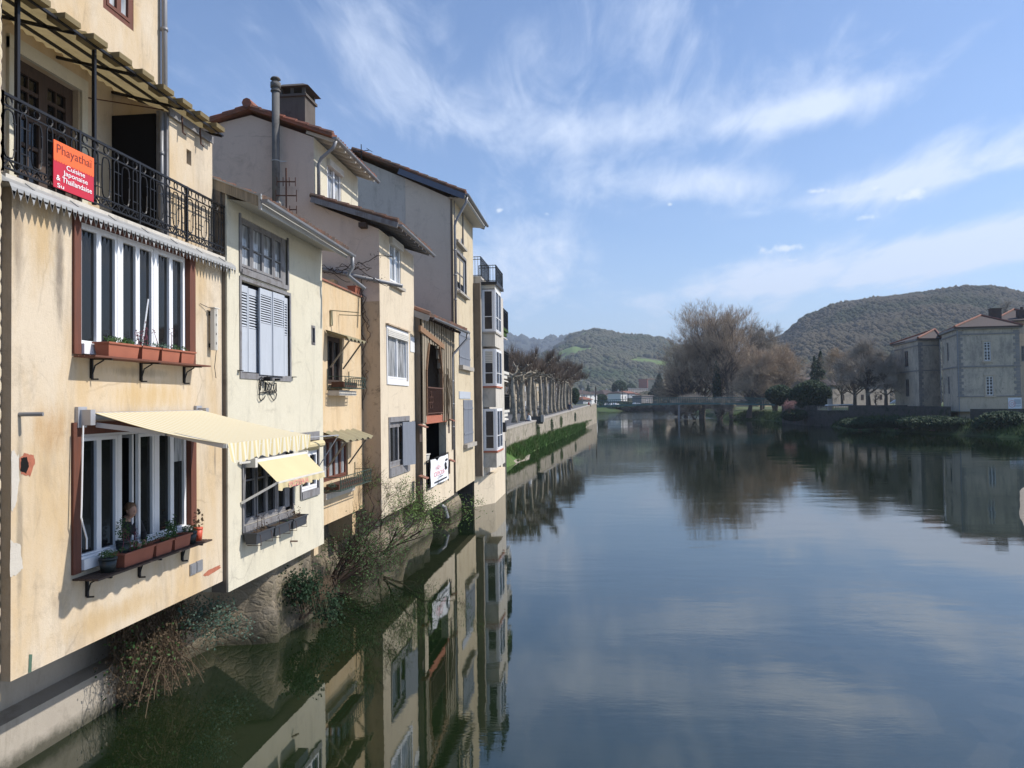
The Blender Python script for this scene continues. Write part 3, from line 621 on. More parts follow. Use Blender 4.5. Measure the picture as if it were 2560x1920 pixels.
outl = [V((-600, -80, 2.2)), V((-9.2, -80, 1.2)), V((-9.2, 60, 1.2)), V((-9.3, 66, 2.0)), V((WB3.x - .6, 193, 4.0)), V((WB3.x - .6, 330, 3.1))] + inner_f + inner_r[1:] + [V((900, -80, 2)), V((3500, 2000, 3.6)), V((3500, 6500, 3.6)), V((-3500, 6500, 3.6)), V((-3500, 800, 3.6))]
gb.poly(*outl)
import bmesh
from mathutils.geometry import tessellate_polygon
def tri_ngon(mb):
    m2 = MB(); m2.v = list(mb.v); m2.f = [tuple(t) for t in tessellate_polygon([[V((v[0], v[1], 0)) for v in mb.v]])]; return m2
struct('ground', tri_ngon(gb), M['field'])
def strip(pts_a, pts_b, nseg=14, lump=.35, seed=1, cuts=7):
    mb = MB(); vs = []; n = 0
    for i in range(len(pts_a) - 1):
        L = (pts_a[i + 1] - pts_a[i]).length; ns = max(3, min(60, int(L / 1.2)))
        for k in range(ns):
            f = k / ns; a = pts_a[i].lerp(pts_a[i + 1], f); b = pts_b[i].lerp(pts_b[i + 1], f); n += 1
            for c in range(cuts + 1):
                g = c / cuts; p = a.lerp(b, g); w_ = math.sin(math.pi * g); q = noise.noise(V((p.x * .35, p.y * .35, seed)))
                p = p + Z * (w_ * (lump * .8 + lump * 1.4 * q)) + (a - b).normalized() * (noise.noise(V((p.x * .5, p.y * .5, seed + 5))) * .6 * (1 - g)); vs.append(p)
    fs = []
    for i in range(n - 1):
        for c in range(cuts): j = i * (cuts + 1) + c; fs.append((j, j + 1, j + cuts + 2, j + cuts + 1))
    mb.add(vs, fs); return mb
rb_ = strip([p - Z * .4 for p in right], inner_r, lump=.5, seed=2); struct('right_riverbank', rb_, M['grass_sh'], True)
lbk = [onZ(1491, 1057, 0), onZ(1494, 1040, 0)] + far; lbi = [V((WB3.x - .6, 193, 4.0)), V((WB3.x - .6, 330, 3.1))] + inner_f
struct('far_riverbank', strip([p - Z * .4 for p in lbk], lbi, lump=.5, seed=4), M['grass_sh'], True)
def blades(name, surf, n, h, mat, seed, pick=None, wd=.02):
    rnd = random.Random(seed); mb = MB(); fs = [f for f in surf.f if len(f) == 4]
    if pick: fs = [f for f in fs if pick(sum((V(surf.v[i]) for i in f), V()) / 4)]
    for _ in range(n):
        f = rnd.choice(fs); a, b, c, d = [V(surf.v[i]) for i in f]; s, t = rnd.random(), rnd.random(); p = a.lerp(b, s).lerp(d.lerp(c, s), t)
        hh = h * rnd.uniform(.4, 1.3); an = rnd.uniform(0, 6.283); u = V((math.cos(an), math.sin(an), 0)) * wd
        mb.poly(p - u - Z * .03, p + u - Z * .03, p + Z * hh + V((rnd.gauss(0, .3), rnd.gauss(0, .3), 0)) * hh)
    o = obj(name, mb, mat); o['kind'] = 'stuff'; return o
blades('bank_grass', rb_, 16000, .7, M['grass_sh'], 3, lambda c: c.z > .15 and c.y < 220, .08)
# ---- hills
def hill(name, sil, D0, D1, mat, seed, foot=3.0, nu=120, nv=34, lump=7.0, prof=1.25, clump=None):
    # sil: skyline points (px, py) of the ridge at distance D1; the slope comes down to D0
    xs = [s[0] for s in sil]; mb = MB(); vs = []
    def sk(x):
        for i in range(len(sil) - 1):
            if sil[i][0] <= x <= sil[i + 1][0]: f = (x - sil[i][0]) / (sil[i + 1][0] - sil[i][0]); f = f * f * (3 - 2 * f) * .5 + f * .5; return sil[i][1] * (1 - f) + sil[i + 1][1] * f
        return sil[-1][1]
    rows = []
    for j in range(nv + 8):
        g = j / nv
        for i in range(nu + 1):
            x = xs[0] + (xs[-1] - xs[0]) * i / nu; top = dep(x, sk(x), D1); base = dep(x, 1003, D0); base.z = foot
            if g <= 1:
                p = base.lerp(top, g); p.z = foot + (top.z - foot) * (g ** prof * .35 + .65 * math.sin(g * math.pi / 2) ** 1.15)
            else:
                p = top.lerp(base, -(g - 1)); p.z = top.z - (g - 1) ** 1.3 * (top.z) * 2.0
            k = (top.z - foot); p.z += noise.fractal(V((p.x * .006, p.y * .006, seed)), 1.0, 2.0, 4) * k * .10 * math.sin(min(1, g) * math.pi) + (noise.noise(V((p.x * .07, p.y * .07, seed))) * lump * .12 if g > .04 else 0)
            vs.append(p)
    fs = [(j * (nu + 1) + i, j * (nu + 1) + i + 1, (j + 1) * (nu + 1) + i + 1, (j + 1) * (nu + 1) + i) for j in range(nv + 7) for i in range(nu)]
    mb.add(vs, fs); struct(name, mb, mat, True); return mb
def woodmat(name, c, c2, c3, pasture=None, psc=.004, lo=.5):
    m, nt, p = newmat(name); co = coords(nt); a = mixc(nt, ramp(nt, noi(nt, co, .035, 6, .7), [(.35, 0.0), (.65, 1.0)]).outputs[0], c, c2)
    a = mixc(nt, ramp(nt, noi(nt, co, .011, 5, .6), [(.48, 0.0), (.62, .8)]).outputs[0], a, c3)
    if pasture:
        r = ramp(nt, noi(nt, co, psc, 5, .6, .3), [(lo, 0.0), (lo + .025, 1.0)]); a = mixc(nt, r.outputs[0], a, pasture)
    lk(nt, a, p.inputs['Base Color']); p.inputs['Roughness'].default_value = 1; p.inputs['Specular IOR Level'].default_value = .05; return m
M['wood_r'] = woodmat('bare_oak_wood', (.078, .070, .052), (.105, .090, .066), (.042, .056, .034))
M['hill_r'] = woodmat('wooded_slope', (.055, .05, .042), (.075, .066, .054), (.03, .042, .03))
M['hill_c'] = woodmat('pasture_slope', (.065, .058, .045), (.085, .075, .06), (.045, .055, .035), (.14, .20, .07), .009, .465)
M['wood_c'] = woodmat('mixed_wood', (.072, .074, .05), (.10, .098, .066), (.036, .06, .03))
M['hill_f'] = woodmat('far_ridge_forest', (.04, .05, .045), (.05, .055, .05), (.035, .045, .035))
hr = hill('right_hill', [(1500, 1000), (1700, 955), (1860, 905), (1940, 858), (2020, 806), (2100, 774), (2200, 755), (2300, 744), (2420, 730), (2480, 730), (2540, 741), (2640, 765), (2900, 800)], 420, 1150, M['hill_r'], 3.3, nu=150)
hc = hill('middle_hill', [(1180, 985), (1300, 915), (1372, 880), (1400, 856), (1440, 836), (1478, 829), (1520, 836), (1560, 843), (1600, 846), (1650, 850), (1700, 870), (1800, 900), (1900, 960)], 900, 1700, M['hill_c'], 8.1, nu=150)
hf = hill('far_ridge', [(700, 900), (1000, 860), (1180, 820), (1235, 833), (1290, 846), (1330, 850), (1400, 843), (1440, 842), (1600, 846), (1900, 900), (2100, 980)], 2400, 3400, M['hill_f'], 5.5, nu=90, lump=14)
def clumps(name, surf, n, size, mat, seed, keep):
    rnd = random.Random(seed); bm = bmesh.new(); bmesh.ops.create_icosphere(bm, subdivisions=1, radius=1.0); iv = [v.co.copy() for v in bm.verts]; bm.verts.index_update(); fi = [tuple(v.index for v in f.verts) for f in bm.faces]; bm.free()
    mb = MB(); fs = surf.f; c = 0; tries = 0
    while c < n and tries < n * 12:
        tries += 1; f = rnd.choice(fs); q = [V(surf.v[i]) for i in f]; s, t = rnd.random(), rnd.random(); p = q[0].lerp(q[1], s).lerp(q[3].lerp(q[2], s), t)
        if not keep(p): continue
        c += 1; r = size * rnd.uniform(.55, 1.25); hh = rnd.uniform(.7, 1.35)
        if rnd.random() < .04: hh *= 1.3; r *= .8
        mb.add([p + V((v.x * r * rnd.uniform(.8, 1.15), v.y * r * rnd.uniform(.8, 1.15), v.z * r * hh * rnd.uniform(.8, 1.1) + r * .1)) for v in iv], fi)
    o = obj(name, mb, mat, None, True); o['kind'] = 'stuff'
def infront(p):
    d = p - CAM; q = RM.transposed() @ d; return -q.z > 0 and abs(q.x / -q.z) < .80
def keep_c(p):
    q = noise.noise(V((p.x * .0075, p.y * .0075, 4.2))) + .5 * noise.noise(V((p.x * .016, p.y * .016, 1.2))); return infront(p) and q > -.20
clumps('hillside_wood', hr, 34000, 3.4, M['wood_r'], 5, infront)
clumps('pasture_trees', hc, 15000, 5.4, M['wood_c'], 6, keep_c)
clumps('ridge_forest', hf, 2200, 17, M['hill_f'], 7, infront)
ob = MB(); vs = []
for j in range(12):
    for i in range(60): y_ = -300 + 16 * i; vs.append(V((230 + 30 * j, y_, 2 + (8 + 9 * j - .35 * j * j) * (1 if j else 0) + (4 + j) * noise.noise(V((y_ * .02, j * .5, 7))) * (1 if j else 0))))
ob.add(vs, [(j * 60 + i, j * 60 + i + 1, (j + 1) * 60 + i + 1, (j + 1) * 60 + i) for j in range(11) for i in range(59)]); struct('opposite_hill', ob, M['hill_r'], True)
# ---- promenade
def along(y, off=0.0):   # point on the quay wall line
    f = (y - WA3.y) / (WB3.y - WA3.y); p = WA3.lerp(WB3, f); t = (WB3 - WA3).normalized(); return V((p.x, p.y, 0)) - V((t.y, -t.x, 0)) * off
pm = MB(); ys = [62 + i * 6 for i in range(23)]
for i in range(len(ys) - 1):
    a, b = ys[i], ys[i + 1]
    pm.poly(along(a, .35) + Z * promz(a), along(b, .35) + Z * promz(b), along(b, 40) + Z * promz(b), along(a, 40) + Z * promz(a))
struct('promenade', pm, M['asphalt'])
qw = MB(); y0, y1 = 64, 193
qw.add([along(y0, 0) - Z * .8, along(y1, 0) - Z * .8, along(y1, 0) + Z * (promz(y1) + .30), along(y0, 0) + Z * (promz(y0) + .30), along(y0, .5) - Z * .8, along(y1, .5) - Z * .8, along(y1, .5) + Z * (promz(y1) + .30), along(y0, .5) + Z * (promz(y0) + .30)],
       [(0, 1, 2, 3), (4, 5, 6, 7), (3, 2, 6, 7), (0, 3, 7, 4), (1, 2, 6, 5)])
qwt = thing('quay_wall', 'long pale stone quay wall with flat coping below the plane trees', 'wall', (WA3.x, 64, 0)); obj('wall', qw, M['promwall'], qwt)
cp = MB(); cp.add([along(y0, -.06) + Z * (promz(y0) + .303), along(y1, -.06) + Z * (promz(y1) + .303), along(y1, -.06) + Z * (promz(y1) + .45), along(y0, -.06) + Z * (promz(y0) + .45), along(y0, .56) + Z * (promz(y0) + .303), along(y1, .56) + Z * (promz(y1) + .303), along(y1, .56) + Z * (promz(y1) + .45), along(y0, .56) + Z * (promz(y0) + .45)],
       [(0, 1, 2, 3), (4, 5, 6, 7), (3, 2, 6, 7), (0, 3, 7, 4), (1, 2, 6, 5), (0, 1, 5, 4)]); obj('coping', cp, M['coping'], qwt)
# grassy foreshore and gravel spit below the quay
fs_a = [onZ(1262, 1172, 0), onZ(1316, 1150, 0), onZ(1335, 1128, 0), onZ(1385, 1105, 0), onZ(1440, 1082, 0), onZ(1476, 1062, 0)]
fs_b = []
for i, p in enumerate(fs_a): q = along(max(56, p.y), .1); fs_b.append(V((q.x, q.y, [.7, 1.1, 1.25, 1.3, 1.2, .9][i])))
fs_b[0] = V((-9.2, 52, .5))
fsm = strip([p - Z * .25 for p in fs_a], fs_b, lump=.25, seed=9, cuts=10); struct('grassy_foreshore', fsm, M['grass'], True)
blades('foreshore_grass', fsm, 34000, .42, M['grass'], 12, lambda c: c.z > -.05 and c.y > 67, .03)
sp_ = MB(); c0 = onZ(1240, 1168, 0); tip = onZ(1316, 1151, 0); sv = []
for j in range(9):
    g = j / 8
    for i in range(14):
        f = i / 13; a = onZ(1236, 1174, 0).lerp(onZ(1322, 1150, 0), f); b = V((-9.0, 50, 0)).lerp(onZ(1326, 1140, 0), f); p = a.lerp(b, g)
        p.z = -.22 + .62 * math.sin(math.pi * min(1, g * 1.1) * .5 + .1) * (1 - .35 * f) + noise.noise(p * .9) * .10; sv.append(p)
sp_.add(sv, [(j * 14 + i, j * 14 + i + 1, (j + 1) * 14 + i + 1, (j + 1) * 14 + i) for j in range(8) for i in range(13)]); struct('gravel_spit', sp_, M['gravel'], True)
mb = MB(); sv = []
for j in range(12):
    for i in range(16):
        a = onZ(2512, 1345, 0).lerp(onZ(2660, 1400, 0), i / 15); b = onZ(2508, 1204, 0).lerp(onZ(2680, 1190, 0), i / 15); p = a.lerp(b, j / 11); e = min(i / 5, 1) * min(j / 3, 1, (11 - j) / 3)
        p.z = -.2 + .27 * e + noise.noise(p * .7) * .10; sv.append(p)
mb.add(sv, [(j * 16 + i, j * 16 + i + 1, (j + 1) * 16 + i + 1, (j + 1) * 16 + i) for j in range(11) for i in range(15)]); struct('gravel_bar', mb, M['gravel'], True)
# ================================================================== HOUSE A: yellow house with the balcony
LA = 7.0; A0, A1 = 8.46, 13.63
HA = thing('village_house', 'yellow rendered riverside house with an iron balcony and two wide white windows, nearest the camera', 'house', (-LA, 11, 0))
uw = (FY(199, LA), FY(470, LA), 5.95, 7.72); uf = (FY(180, LA), FY(485, LA), 5.89, 7.80)
lw = (FY(199, LA), FY(472, LA), 3.0, 4.80); lf = (FY(178, LA), FY(486, LA), 2.95, 4.97)
mb = MB(); shell(mb, LA, 16, A0, A1, 1.93, 7.95, [(16, 7.95)], [uf + (.16,), lf + (.16,)]); obj('wall', mb, M['yellow'], HA)
# set-back upper storeys
mb = MB(); LU = 8.14; ww = (FY(258, LU), FY(335, LU), 11.85, 13.2); dr = (FY(35, LU), FY(196, LU), 7.99, 10.2)
shell(mb, LU, 16, 7.2, 13.53, 7.955, 15.5, [(16, 15.5)], [ww + (.12,), dr + (.18,)]); obj('upper_wall', mb, M['yellow'], HA)
mb = MB(); tile_roof(mb, V((-7.6, 7.0, 15.5)), V((-7.6, 13.75, 15.5)), V((-12, 7.0, 17)), V((-12, 13.75, 17))); obj('roof', mb, M['tile'], HA)
B = xb(LU, ww[0], ww[2]); window(HA, B, ww[1] - ww[0], ww[3] - ww[2], 2, .06, 'brownwood', 'glass_cur', .06, (.5,), outer=.10, vb=0)
B = xb(LU, dr[0], dr[2]); d_ = window(HA, B, dr[1] - dr[0], dr[3] - dr[2], 2, .09, 'darkwood', 'glass', .15, (.25, .45, .65, .85), outer=.09, vb=1, name='balcony_door')
mb = MB(); mb.box(-LU, -LU + .05, dr[1] + .02, dr[1] + .16, 7.99, 10.36); mb.box(-LU, -LU + .05, dr[0] - .16, dr[0] - .02, 7.99, 10.36); mb.box(-LU, -LU + .055, dr[0] - .16, dr[1] + .16, 10.2, 10.4); obj('door_surround', mb, M['cream'], HA)
pipe(HA, [V((-LU + .09, 13.50, 16)), V((-LU + .09, 13.50, 9.8))], .055, 'pipe')
# closet block at the far end of the balcony
mb = MB(); c0 = 12.08; shell(mb, 7.12, LU - .002, c0, 13.52, 7.96, 10.12, [(LU - .002, 10.5)], [(12.62, 12.78, 9.42, 9.68, .2)])
obj('closet_wall', mb, M['yellow'], HA)
mb = MB(); mb.bb((V((-7.35, c0 - .004, 7.98)), -X, Z, -Y), 0, .78, 0, 2.12, 0, .03); obj('closet_door', mb, M['dark'], HA)
mb = MB(); mb.box(-7.32, -7.22, c0 - .05, c0, 7.98, 10.14); mb.box(-7.22, -7.13, c0 - .06, c0, 7.98, 10.10); obj('closet_jamb', mb, M['greywood'], HA)
pipe(HA, [V((-7.20, c0 - .10, 7.98)), V((-7.20, c0 - .10, 10.1))], .035, 'pipe', 'drain_pipe')
# balcony slab and pierced zinc apron
mb = MB(); mb.box(-LU, -6.93, 8.28, 13.72, 7.84, 7.95); obj('balcony_slab', mb, M['concrete'], HA)
mb = MB(); ap0, ap1 = 7.97, 7.80
def apron(P, Q, nx, ny):
    n = V((nx, ny, 0)); L = (Q - P).length; k = int(L / .105); t = (Q - P) / L
    mb.poly(P + Z * ap0, Q + Z * ap0, Q + n * .20 + Z * (ap1 + .02), P + n * .20 + Z * (ap1 + .02))
    mb.poly(P + n * .20 + Z * (ap1 + .02), Q + n * .20 + Z * (ap1 + .02), Q + n * .22 + Z * (ap1 - .03), P + n * .22 + Z * (ap1 - .03))
    for i in range(k):
        a = P + t * (i * L / k) + n * .221; b = P + t * ((i + 1) * L / k) + n * .221; m_ = (a + b) / 2; zt = ap1 - .03; w1 = (b - a) * .16
        mb.poly(a + Z * zt, a + w1 + Z * (zt - .03), m_ + Z * (zt - .025 - .11) * 1, b - w1 + Z * (zt - .03), b + Z * zt) if i % 2 == 0 else mb.poly(a + Z * zt, m_ - (b - a) * .3 + Z * (zt - .07), m_ + (b - a) * .3 + Z * (zt - .07), b + Z * zt)
        mb.poly(m_ - (b - a) * .34 + Z * (zt - .045), m_ + Z * (zt - .145), m_ + (b - a) * .34 + Z * (zt - .045))
apron(V((-7.02, 8.20, 0)), V((-7.02, 13.80, 0)), 1, 0); apron(V((-8.2, 8.20, 0)), V((-7.02, 8.20, 0)), 0, -1); 
mb.poly(V((-7.02, 8.2, ap0)), V((-6.82, 8.2, ap1 + .02)), V((-7.02, 8.0, ap1 + .02)))
mb.poly(V((-7.0, 8.2, ap0)), V((-7.0, 13.8, ap0)), V((-8.1, 13.5, ap0 + .002)), V((-8.1, 8.2, ap0 + .002)))
for i in range(7): y = 8.6 + i * .8; mb.bar(V((-7.02, y, ap0 + .008)), V((-6.82, y, ap1 + .028)), .03, .012)
obj('zinc_apron', mb, M['zinc'], HA)
# railing
def railing(P, Q, z0, k):
    mb = MB(); t = (Q - P).normalized(); L = (Q - P).length; p = L / k; r = .011
    for h, w in ((.93, .034), (.795, .018), (.16, .018), (.05, .022)): mb.bar(P + Z * (z0 + h), Q + Z * (z0 + h), w, w)
    for i in range(k):
        c = P + t * ((i + .5) * p) + Z * z0
        mb.ring(c + Z * .862, t, Z, .052, .058, r, 10)
        if i % 2 == 0: mb.ring(c + Z * .47, t, Z, p * .40, .29, r, 16, 4, .55)
        else:
            for s in (-1, 1): mb.tube([c + t * s * p * .22 + Z * .16, c + t * s * p * .22 + Z * .74, c + t * s * p * .1 + Z * .795], r, 4)
            mb.bar(c - t * p * .22 + Z * .30, c + t * p * .22 + Z * .30, .014); mb.bar(c - t * p * .22 + Z * .62, c + t * p * .22 + Z * .62, .014)
        mb.bar(c + t * p * .5 + Z * .62, c + t * p * .28 + Z * .62, .012); mb.bar(c + t * p * .5 + Z * .30, c + t * p * .28 + Z * .30, .012)
        mb.bar(c - t * p * .5 + Z * .05, c + Z * .16, .014); mb.bar(c + Z * .16, c + t * p * .5 + Z * .05, .014)
        mb.ring(c - t * p * .28 + Z * .125, t, Z, .026, .026, .009, 7, 3); mb.ring(c + t * p * .28 + Z * .125, t, Z, .026, .026, .009, 7, 3); mb.ring(c + Z * .075, t, Z, .022, .022, .009, 7, 3)
    for q in (0, .25, .5, .75, 1): a = P + t * (L * q) + Z * z0; mb.bar(a + Z * .0, a + Z * .95, .036)
    return mb
obj('railing', railing(V((-6.95, 8.24, 0)), V((-6.95, 13.68, 0)), 7.97, 24), M['iron'], HA)
obj('railing', railing(V((-8.1, 8.24, 0)), V((-6.95, 8.24, 0)), 7.97, 5), M['iron'], HA)
obj('railing', railing(V((-8.1, 13.68, 0)), V((-6.95, 13.68, 0)), 7.97, 5), M['rustiron'], HA)
mb = MB()
for px in (43, 237): mb = MB(); yy = FY(px, 6.97); mb.bar(V((-6.98, yy, 8.0)), V((-6.98, yy, 10.22)), .045); obj('canopy_post', mb, M['iron'], HA)
# canopy: corrugated sheets on an iron frame
mb = MB(); e0, e1, t0, t1 = V((-6.86, 6.6, 10.20)), V((-6.86, 13.42, 10.20)), V((-8.14, 6.6, 10.56)), V((-8.14, 13.42, 10.56)); N = 34 * 6; vs = []
for r in range(2):
    for i in range(N + 1):
        a = i / N; p = e0.lerp(e1, a) if r == 0 else t0.lerp(t1, a); vs.append(p + Z * (.028 * math.cos(2 * math.pi * i / 6) + (.05 if (i // 24) % 2 else .03)))
mb.add(vs, [(i, i + 1, N + 2 + i, N + 1 + i) for i in range(N)]); 
for r in range(12): y = 6.8 + r * .56; mb.box(-7.0, -6.74, y, y + .30, 10.17, 10.245)
can = obj('canopy', mb, M['sheet'], HA)
mb = MB()
for f in (0, .36, .72): a = e0.lerp(t0, f); b = e1.lerp(t1, f); mb.bar(a - Z * .03, b - Z * .03, .035)
for i in range(6): a = e0.lerp(e1, .02 + i * .195); b = t0.lerp(t1, .02 + i * .195); mb.bar(a - Z * .05, b - Z * .05, .03, .045)
obj('canopy_frame', mb, M['iron'], can)
for y in (12.35, 12.95): mb = MB(); mb.tube([V((-7.05, y, 10.15)), V((-7.03, y, 9.86)), V((-6.98, y, 9.82))], .014, 5); obj('canopy_hook', mb, M['rustiron'], HA)
mb = MB(); mb.bar(V((-8.1, 11.4, 10.15)), V((-7.2, 12.05, 10.15)), .015); obj('tie_rod', mb, M['rustiron'], HA)
mb = MB(); mb.bar(V((-7.07, 12.0, 10.10)), V((-7.07, 13.45, 10.10)), .03, .13); obj('fascia', mb, M['greywood'], HA)
# upper window
def wide_window(wv, fv, skip=(), nm='wide window'):
    y0, y1, z0, z1 = wv; W = y1 - y0
    mb = MB(); 
    for (a, b, c, d) in ((fv[0], y0 - .01, fv[2], fv[3]), (y1 + .01, fv[1], fv[2], fv[3]), (y0 - .01, y1 + .01, z1 + .005, fv[3])): mb.box(-LA - .1, -LA + .035, a, b, c, d)
    wf = obj('window_surround', mb, M['brownwood'], HA)
    B = xb(LA, y0, z0); sp_ = []; g = .09; lw_ = (W - .08 - 2 * g) / 6; u = .04
    for i in range(6):
        sp_.append((u, u + lw_)); u += lw_ + (g if i % 2 == 1 else 0)
    mull = [(.04 + 2 * lw_, .04 + 2 * lw_ + g), (.04 + 4 * lw_ + g, .04 + 4 * lw_ + 2 * g)]
    w_ = window(HA, B, W, z1 - z0, 6, .052, 'white', 'glass', .10, (), .04, mull, uspans=sp_, skip=skip)
    mb = MB(); mb.box(-LA - .03, -LA + .07, y0, y1 + .02, z0 - .10, z0 + .04); mb.box(-LA - .06, -LA + .02, y0, y1, z0 - .02, z0 + .07); obj('sill', mb, M['white'], w_)
    return w_, sp_
wide_window((uw[0], uw[1], 6.0, 7.72), uf)
w2, sp2 = wide_window((lw[0], lw[1], 3.08, 4.80), lf, skip=(2,))
mb = MB()  # leaf standing open inside the room
yA = lw[0] + sp2[2][1]; Bo = (V((-LA - .10, yA - .02, 3.12)), -X, Z, -Y); W_, H_ = .42, 1.63
for a, b, c, d in ((0, .05, 0, H_), (W_ - .05, W_, 0, H_), (.05, W_ - .05, 0, .05), (.05, W_ - .05, H_ - .05, H_)): mb.bb(Bo, a, b, c, d, 0, .045)
ol = obj('open_casement', mb, M['white'], w2); mb = MB(); mb.bb(Bo, .04, W_ - .04, .04, H_ - .04, .015, .025); obj('pane', mb, M['glass'], w2)
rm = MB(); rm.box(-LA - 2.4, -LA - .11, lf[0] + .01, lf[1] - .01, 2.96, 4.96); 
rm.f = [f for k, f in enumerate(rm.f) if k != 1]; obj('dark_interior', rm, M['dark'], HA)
mb = MB(); mb.box(-LA - .085, -LA - .07, lw[0] + sp2[5][0] + .06, lw[0] + sp2[5][1] - .05, 4.25, 4.72); obj('roller_blind', mb, M['glass_cur'], w2)
mb = MB(); mb.tube([V((-LA + .02, FY(352, LA), 6.1)), V((-LA + .02, FY(368, LA), 6.85))], .012, 5); obj('white_rod', mb, M['white'], HA)
# shelves on brackets
def shelf(parent, L, y0, y1, z, w, brk, mat='brownwood', slats=4, bm_='iron'):
    mb = MB(); sw = w / slats
    for i in range(slats): mb.box(-L + .02 + i * sw, -L + .02 + (i + .82) * sw, y0, y1, z - .025, z)
    sh = obj('window_shelf', mb, M[mat], parent)
    for y in brk:
        mb = MB(); mb.bar(V((-L + .015, y, z - .03)), V((-L + w, y, z - .04)), .03, .02); mb.bar(V((-L + .018, y, z - .02)), V((-L + .018, y, z - .30)), .035)
        mb.tube([V((-L + .03, y, z - .24)), V((-L + .07, y, z - .12)), V((-L + .2, y, z - .05))], .011, 5); mb.bar(V((-L + .01, y, z - .31)), V((-L + .10, y + .03, z - .31)), .02); obj('bracket', mb, M[bm_], sh)
    return sh
shelf(HA, LA, uf[0], FY(528, 6.66) + .0, 5.87, .33, [FY(226, LA), FY(350, LA), FY(458, LA)])
shelf(HA, LA, FY(178, LA), FY(529, 6.62), 2.90, .38, [FY(215, LA), FY(345, LA), FY(452, LA)], 'darkwood')
def onshelf(pxa, pxb, z, L, **k):
    ya, yb = FY(pxa, L), FY(pxb, L); B = (V((-L, (ya + yb) / 2, z)), Y, Z, X); return trough(B, yb - ya - .02, .22, .20, **k)
onshelf(252, 333, 5.872, 6.80, mat='terra', label='terracotta trough with sprawling green plants, nearest of the four on the upper window shelf', pn=260, seed=1, group='troughs on the upper shelf', ph=.10)
onshelf(338, 384, 5.872, 6.80, mat='terra', label='terracotta trough holding tall dark purple stems on the upper window shelf', pn=60, seed=2, plant='bluegreen', stems=7, stemmat='leaf_p', group='troughs on the upper shelf')
onshelf(388, 436, 5.872, 6.80, mat='terra', label='terracotta trough with sparse drooping leaves, third along the upper window shelf', pn=70, seed=3, plant='bluegreen', stems=2, stemmat='leaf_p', group='troughs on the upper shelf')
onshelf(438, 473, 5.872, 6.80, mat='terra', label='terracotta trough at the far end of the upper window shelf', pn=90, seed=4, group='troughs on the upper shelf')
onshelf(292, 370, 2.902, 6.80, mat='terra', label='long terracotta trough with pink flowers beside the leaning woman', pn=110, seed=5, stems=4, stemmat='leaf_p', group='troughs on the lower shelf')
onshelf(373, 416, 2.902, 6.80, mat='terra', label='terracotta trough with few weeds, middle of the lower window shelf', pn=70, seed=6, group='troughs on the lower shelf')
onshelf(420, 462, 2.902, 6.80, mat='terra', label='terracotta trough with a tall bushy herb on the lower window shelf', pn=260, seed=7, stems=4, stemmat='leaf', group='troughs on the lower shelf', ph=.26)
pot(V((-6.78, FY(270, 6.78), 2.902)), .12, .20, 'blackpot', 'black pot with a low green herb, nearest the camera on the lower window shelf', seed=3)
pot(V((-6.90, FY(307, 6.9), 2.98)), .10, .26, 'blackpot', 'dark pot with a tall leafy green plant behind the long terracotta trough', n=330, ph=.32, seed=4)
pot(V((-6.80, FY(473, 6.8), 2.902)), .12, .20, 'blackpot', 'black pot of bright green herb beside the red pot on the lower shelf', seed=5)
pot(V((-6.80, FY(493, 6.8), 2.902)), .085, .22, 'redpot', 'small red pot with a dry aloe at the far end of the lower shelf', plant='dryvine', n=24, ph=.3, seed=6, size=.09)
# awning
LF = 4.96; ya, yb = 9.72, FY(489, LA)
mb = MB(); mb.tube([V((-LA + .12, ya, 5.05)), V((-LA + .12, yb, 5.05))], .055, 10); aw = obj('awning', mb, M['alu'], HA)
for y in (ya - .05, yb + .03): mb = MB(); mb.box(-LA, -LA + .20, y - .05, y + .05, 4.93, 5.14); mb.box(-LA, -LA + .05, y - .09, y + .09, 4.90, 5.18); obj('wall_bracket', mb, M['alu'], aw)
mb = MB(); vs = []; NU, NV = 60, 14
for j in range(NV + 1):
    g = j / NV
    for i in range(NU + 1):
        f = i / NU; y = (ya + .05) * (1 - f) + (yb - .02) * f; x = (-LA + .13) * (1 - g) + (-LF) * g; z = 5.10 * (1 - g) + 4.66 * g - .05 * math.sin(math.pi * g) * (1 - .5 * f)
        vs.append(V((x, y, z)))
mb.add(vs, [(j * (NU + 1) + i, j * (NU + 1) + i + 1, (j + 1) * (NU + 1) + i + 1, (j + 1) * (NU + 1) + i) for j in range(NV) for i in range(NU)])
vs = []; NU = 120
for j in range(5):
    for i in range(NU + 1):
        f = i / NU; y = (ya + .02) * (1 - f) + yb * f; hgt = .20 + .045 * abs(math.sin(f * math.pi * 11)) + .03 * (1 - f); x = -LF + .03 + .025 * math.sin(f * 50) * (j / 4) + (.05 * math.exp(-f * 12) * j / 4); vs.append(V((x, y, 4.665 - hgt * j / 4)))
mb.add(vs, [(j * (NU + 1) + i, j * (NU + 1) + i + 1, (j + 1) * (NU + 1) + i + 1, (j + 1) * (NU + 1) + i) for j in range(4) for i in range(NU)]); obj('striped_canvas', mb, M['stripes'], aw, True)
mb = MB(); mb.bar(V((-LF, ya, 4.63)), V((-LF, yb, 4.63)), .05, .05); obj('front_bar', mb, M['offwhite'], aw)
for y, s in ((ya + .08, 1), (yb - .12, -1)):
    mb = MB(); k_ = V(((-LA - LF) / 2 + .05, y + s * .15, 4.80)); a = V((-LA + .16, y, 4.93)); b = V((-LF - .04, y - s * .02, 4.63)); mb.bar(a, k_, .03, .065); mb.bar(k_ + V((0, .03 * s, 0)), b, .03, .06); obj('folding_arm', mb, M['alu'], aw)
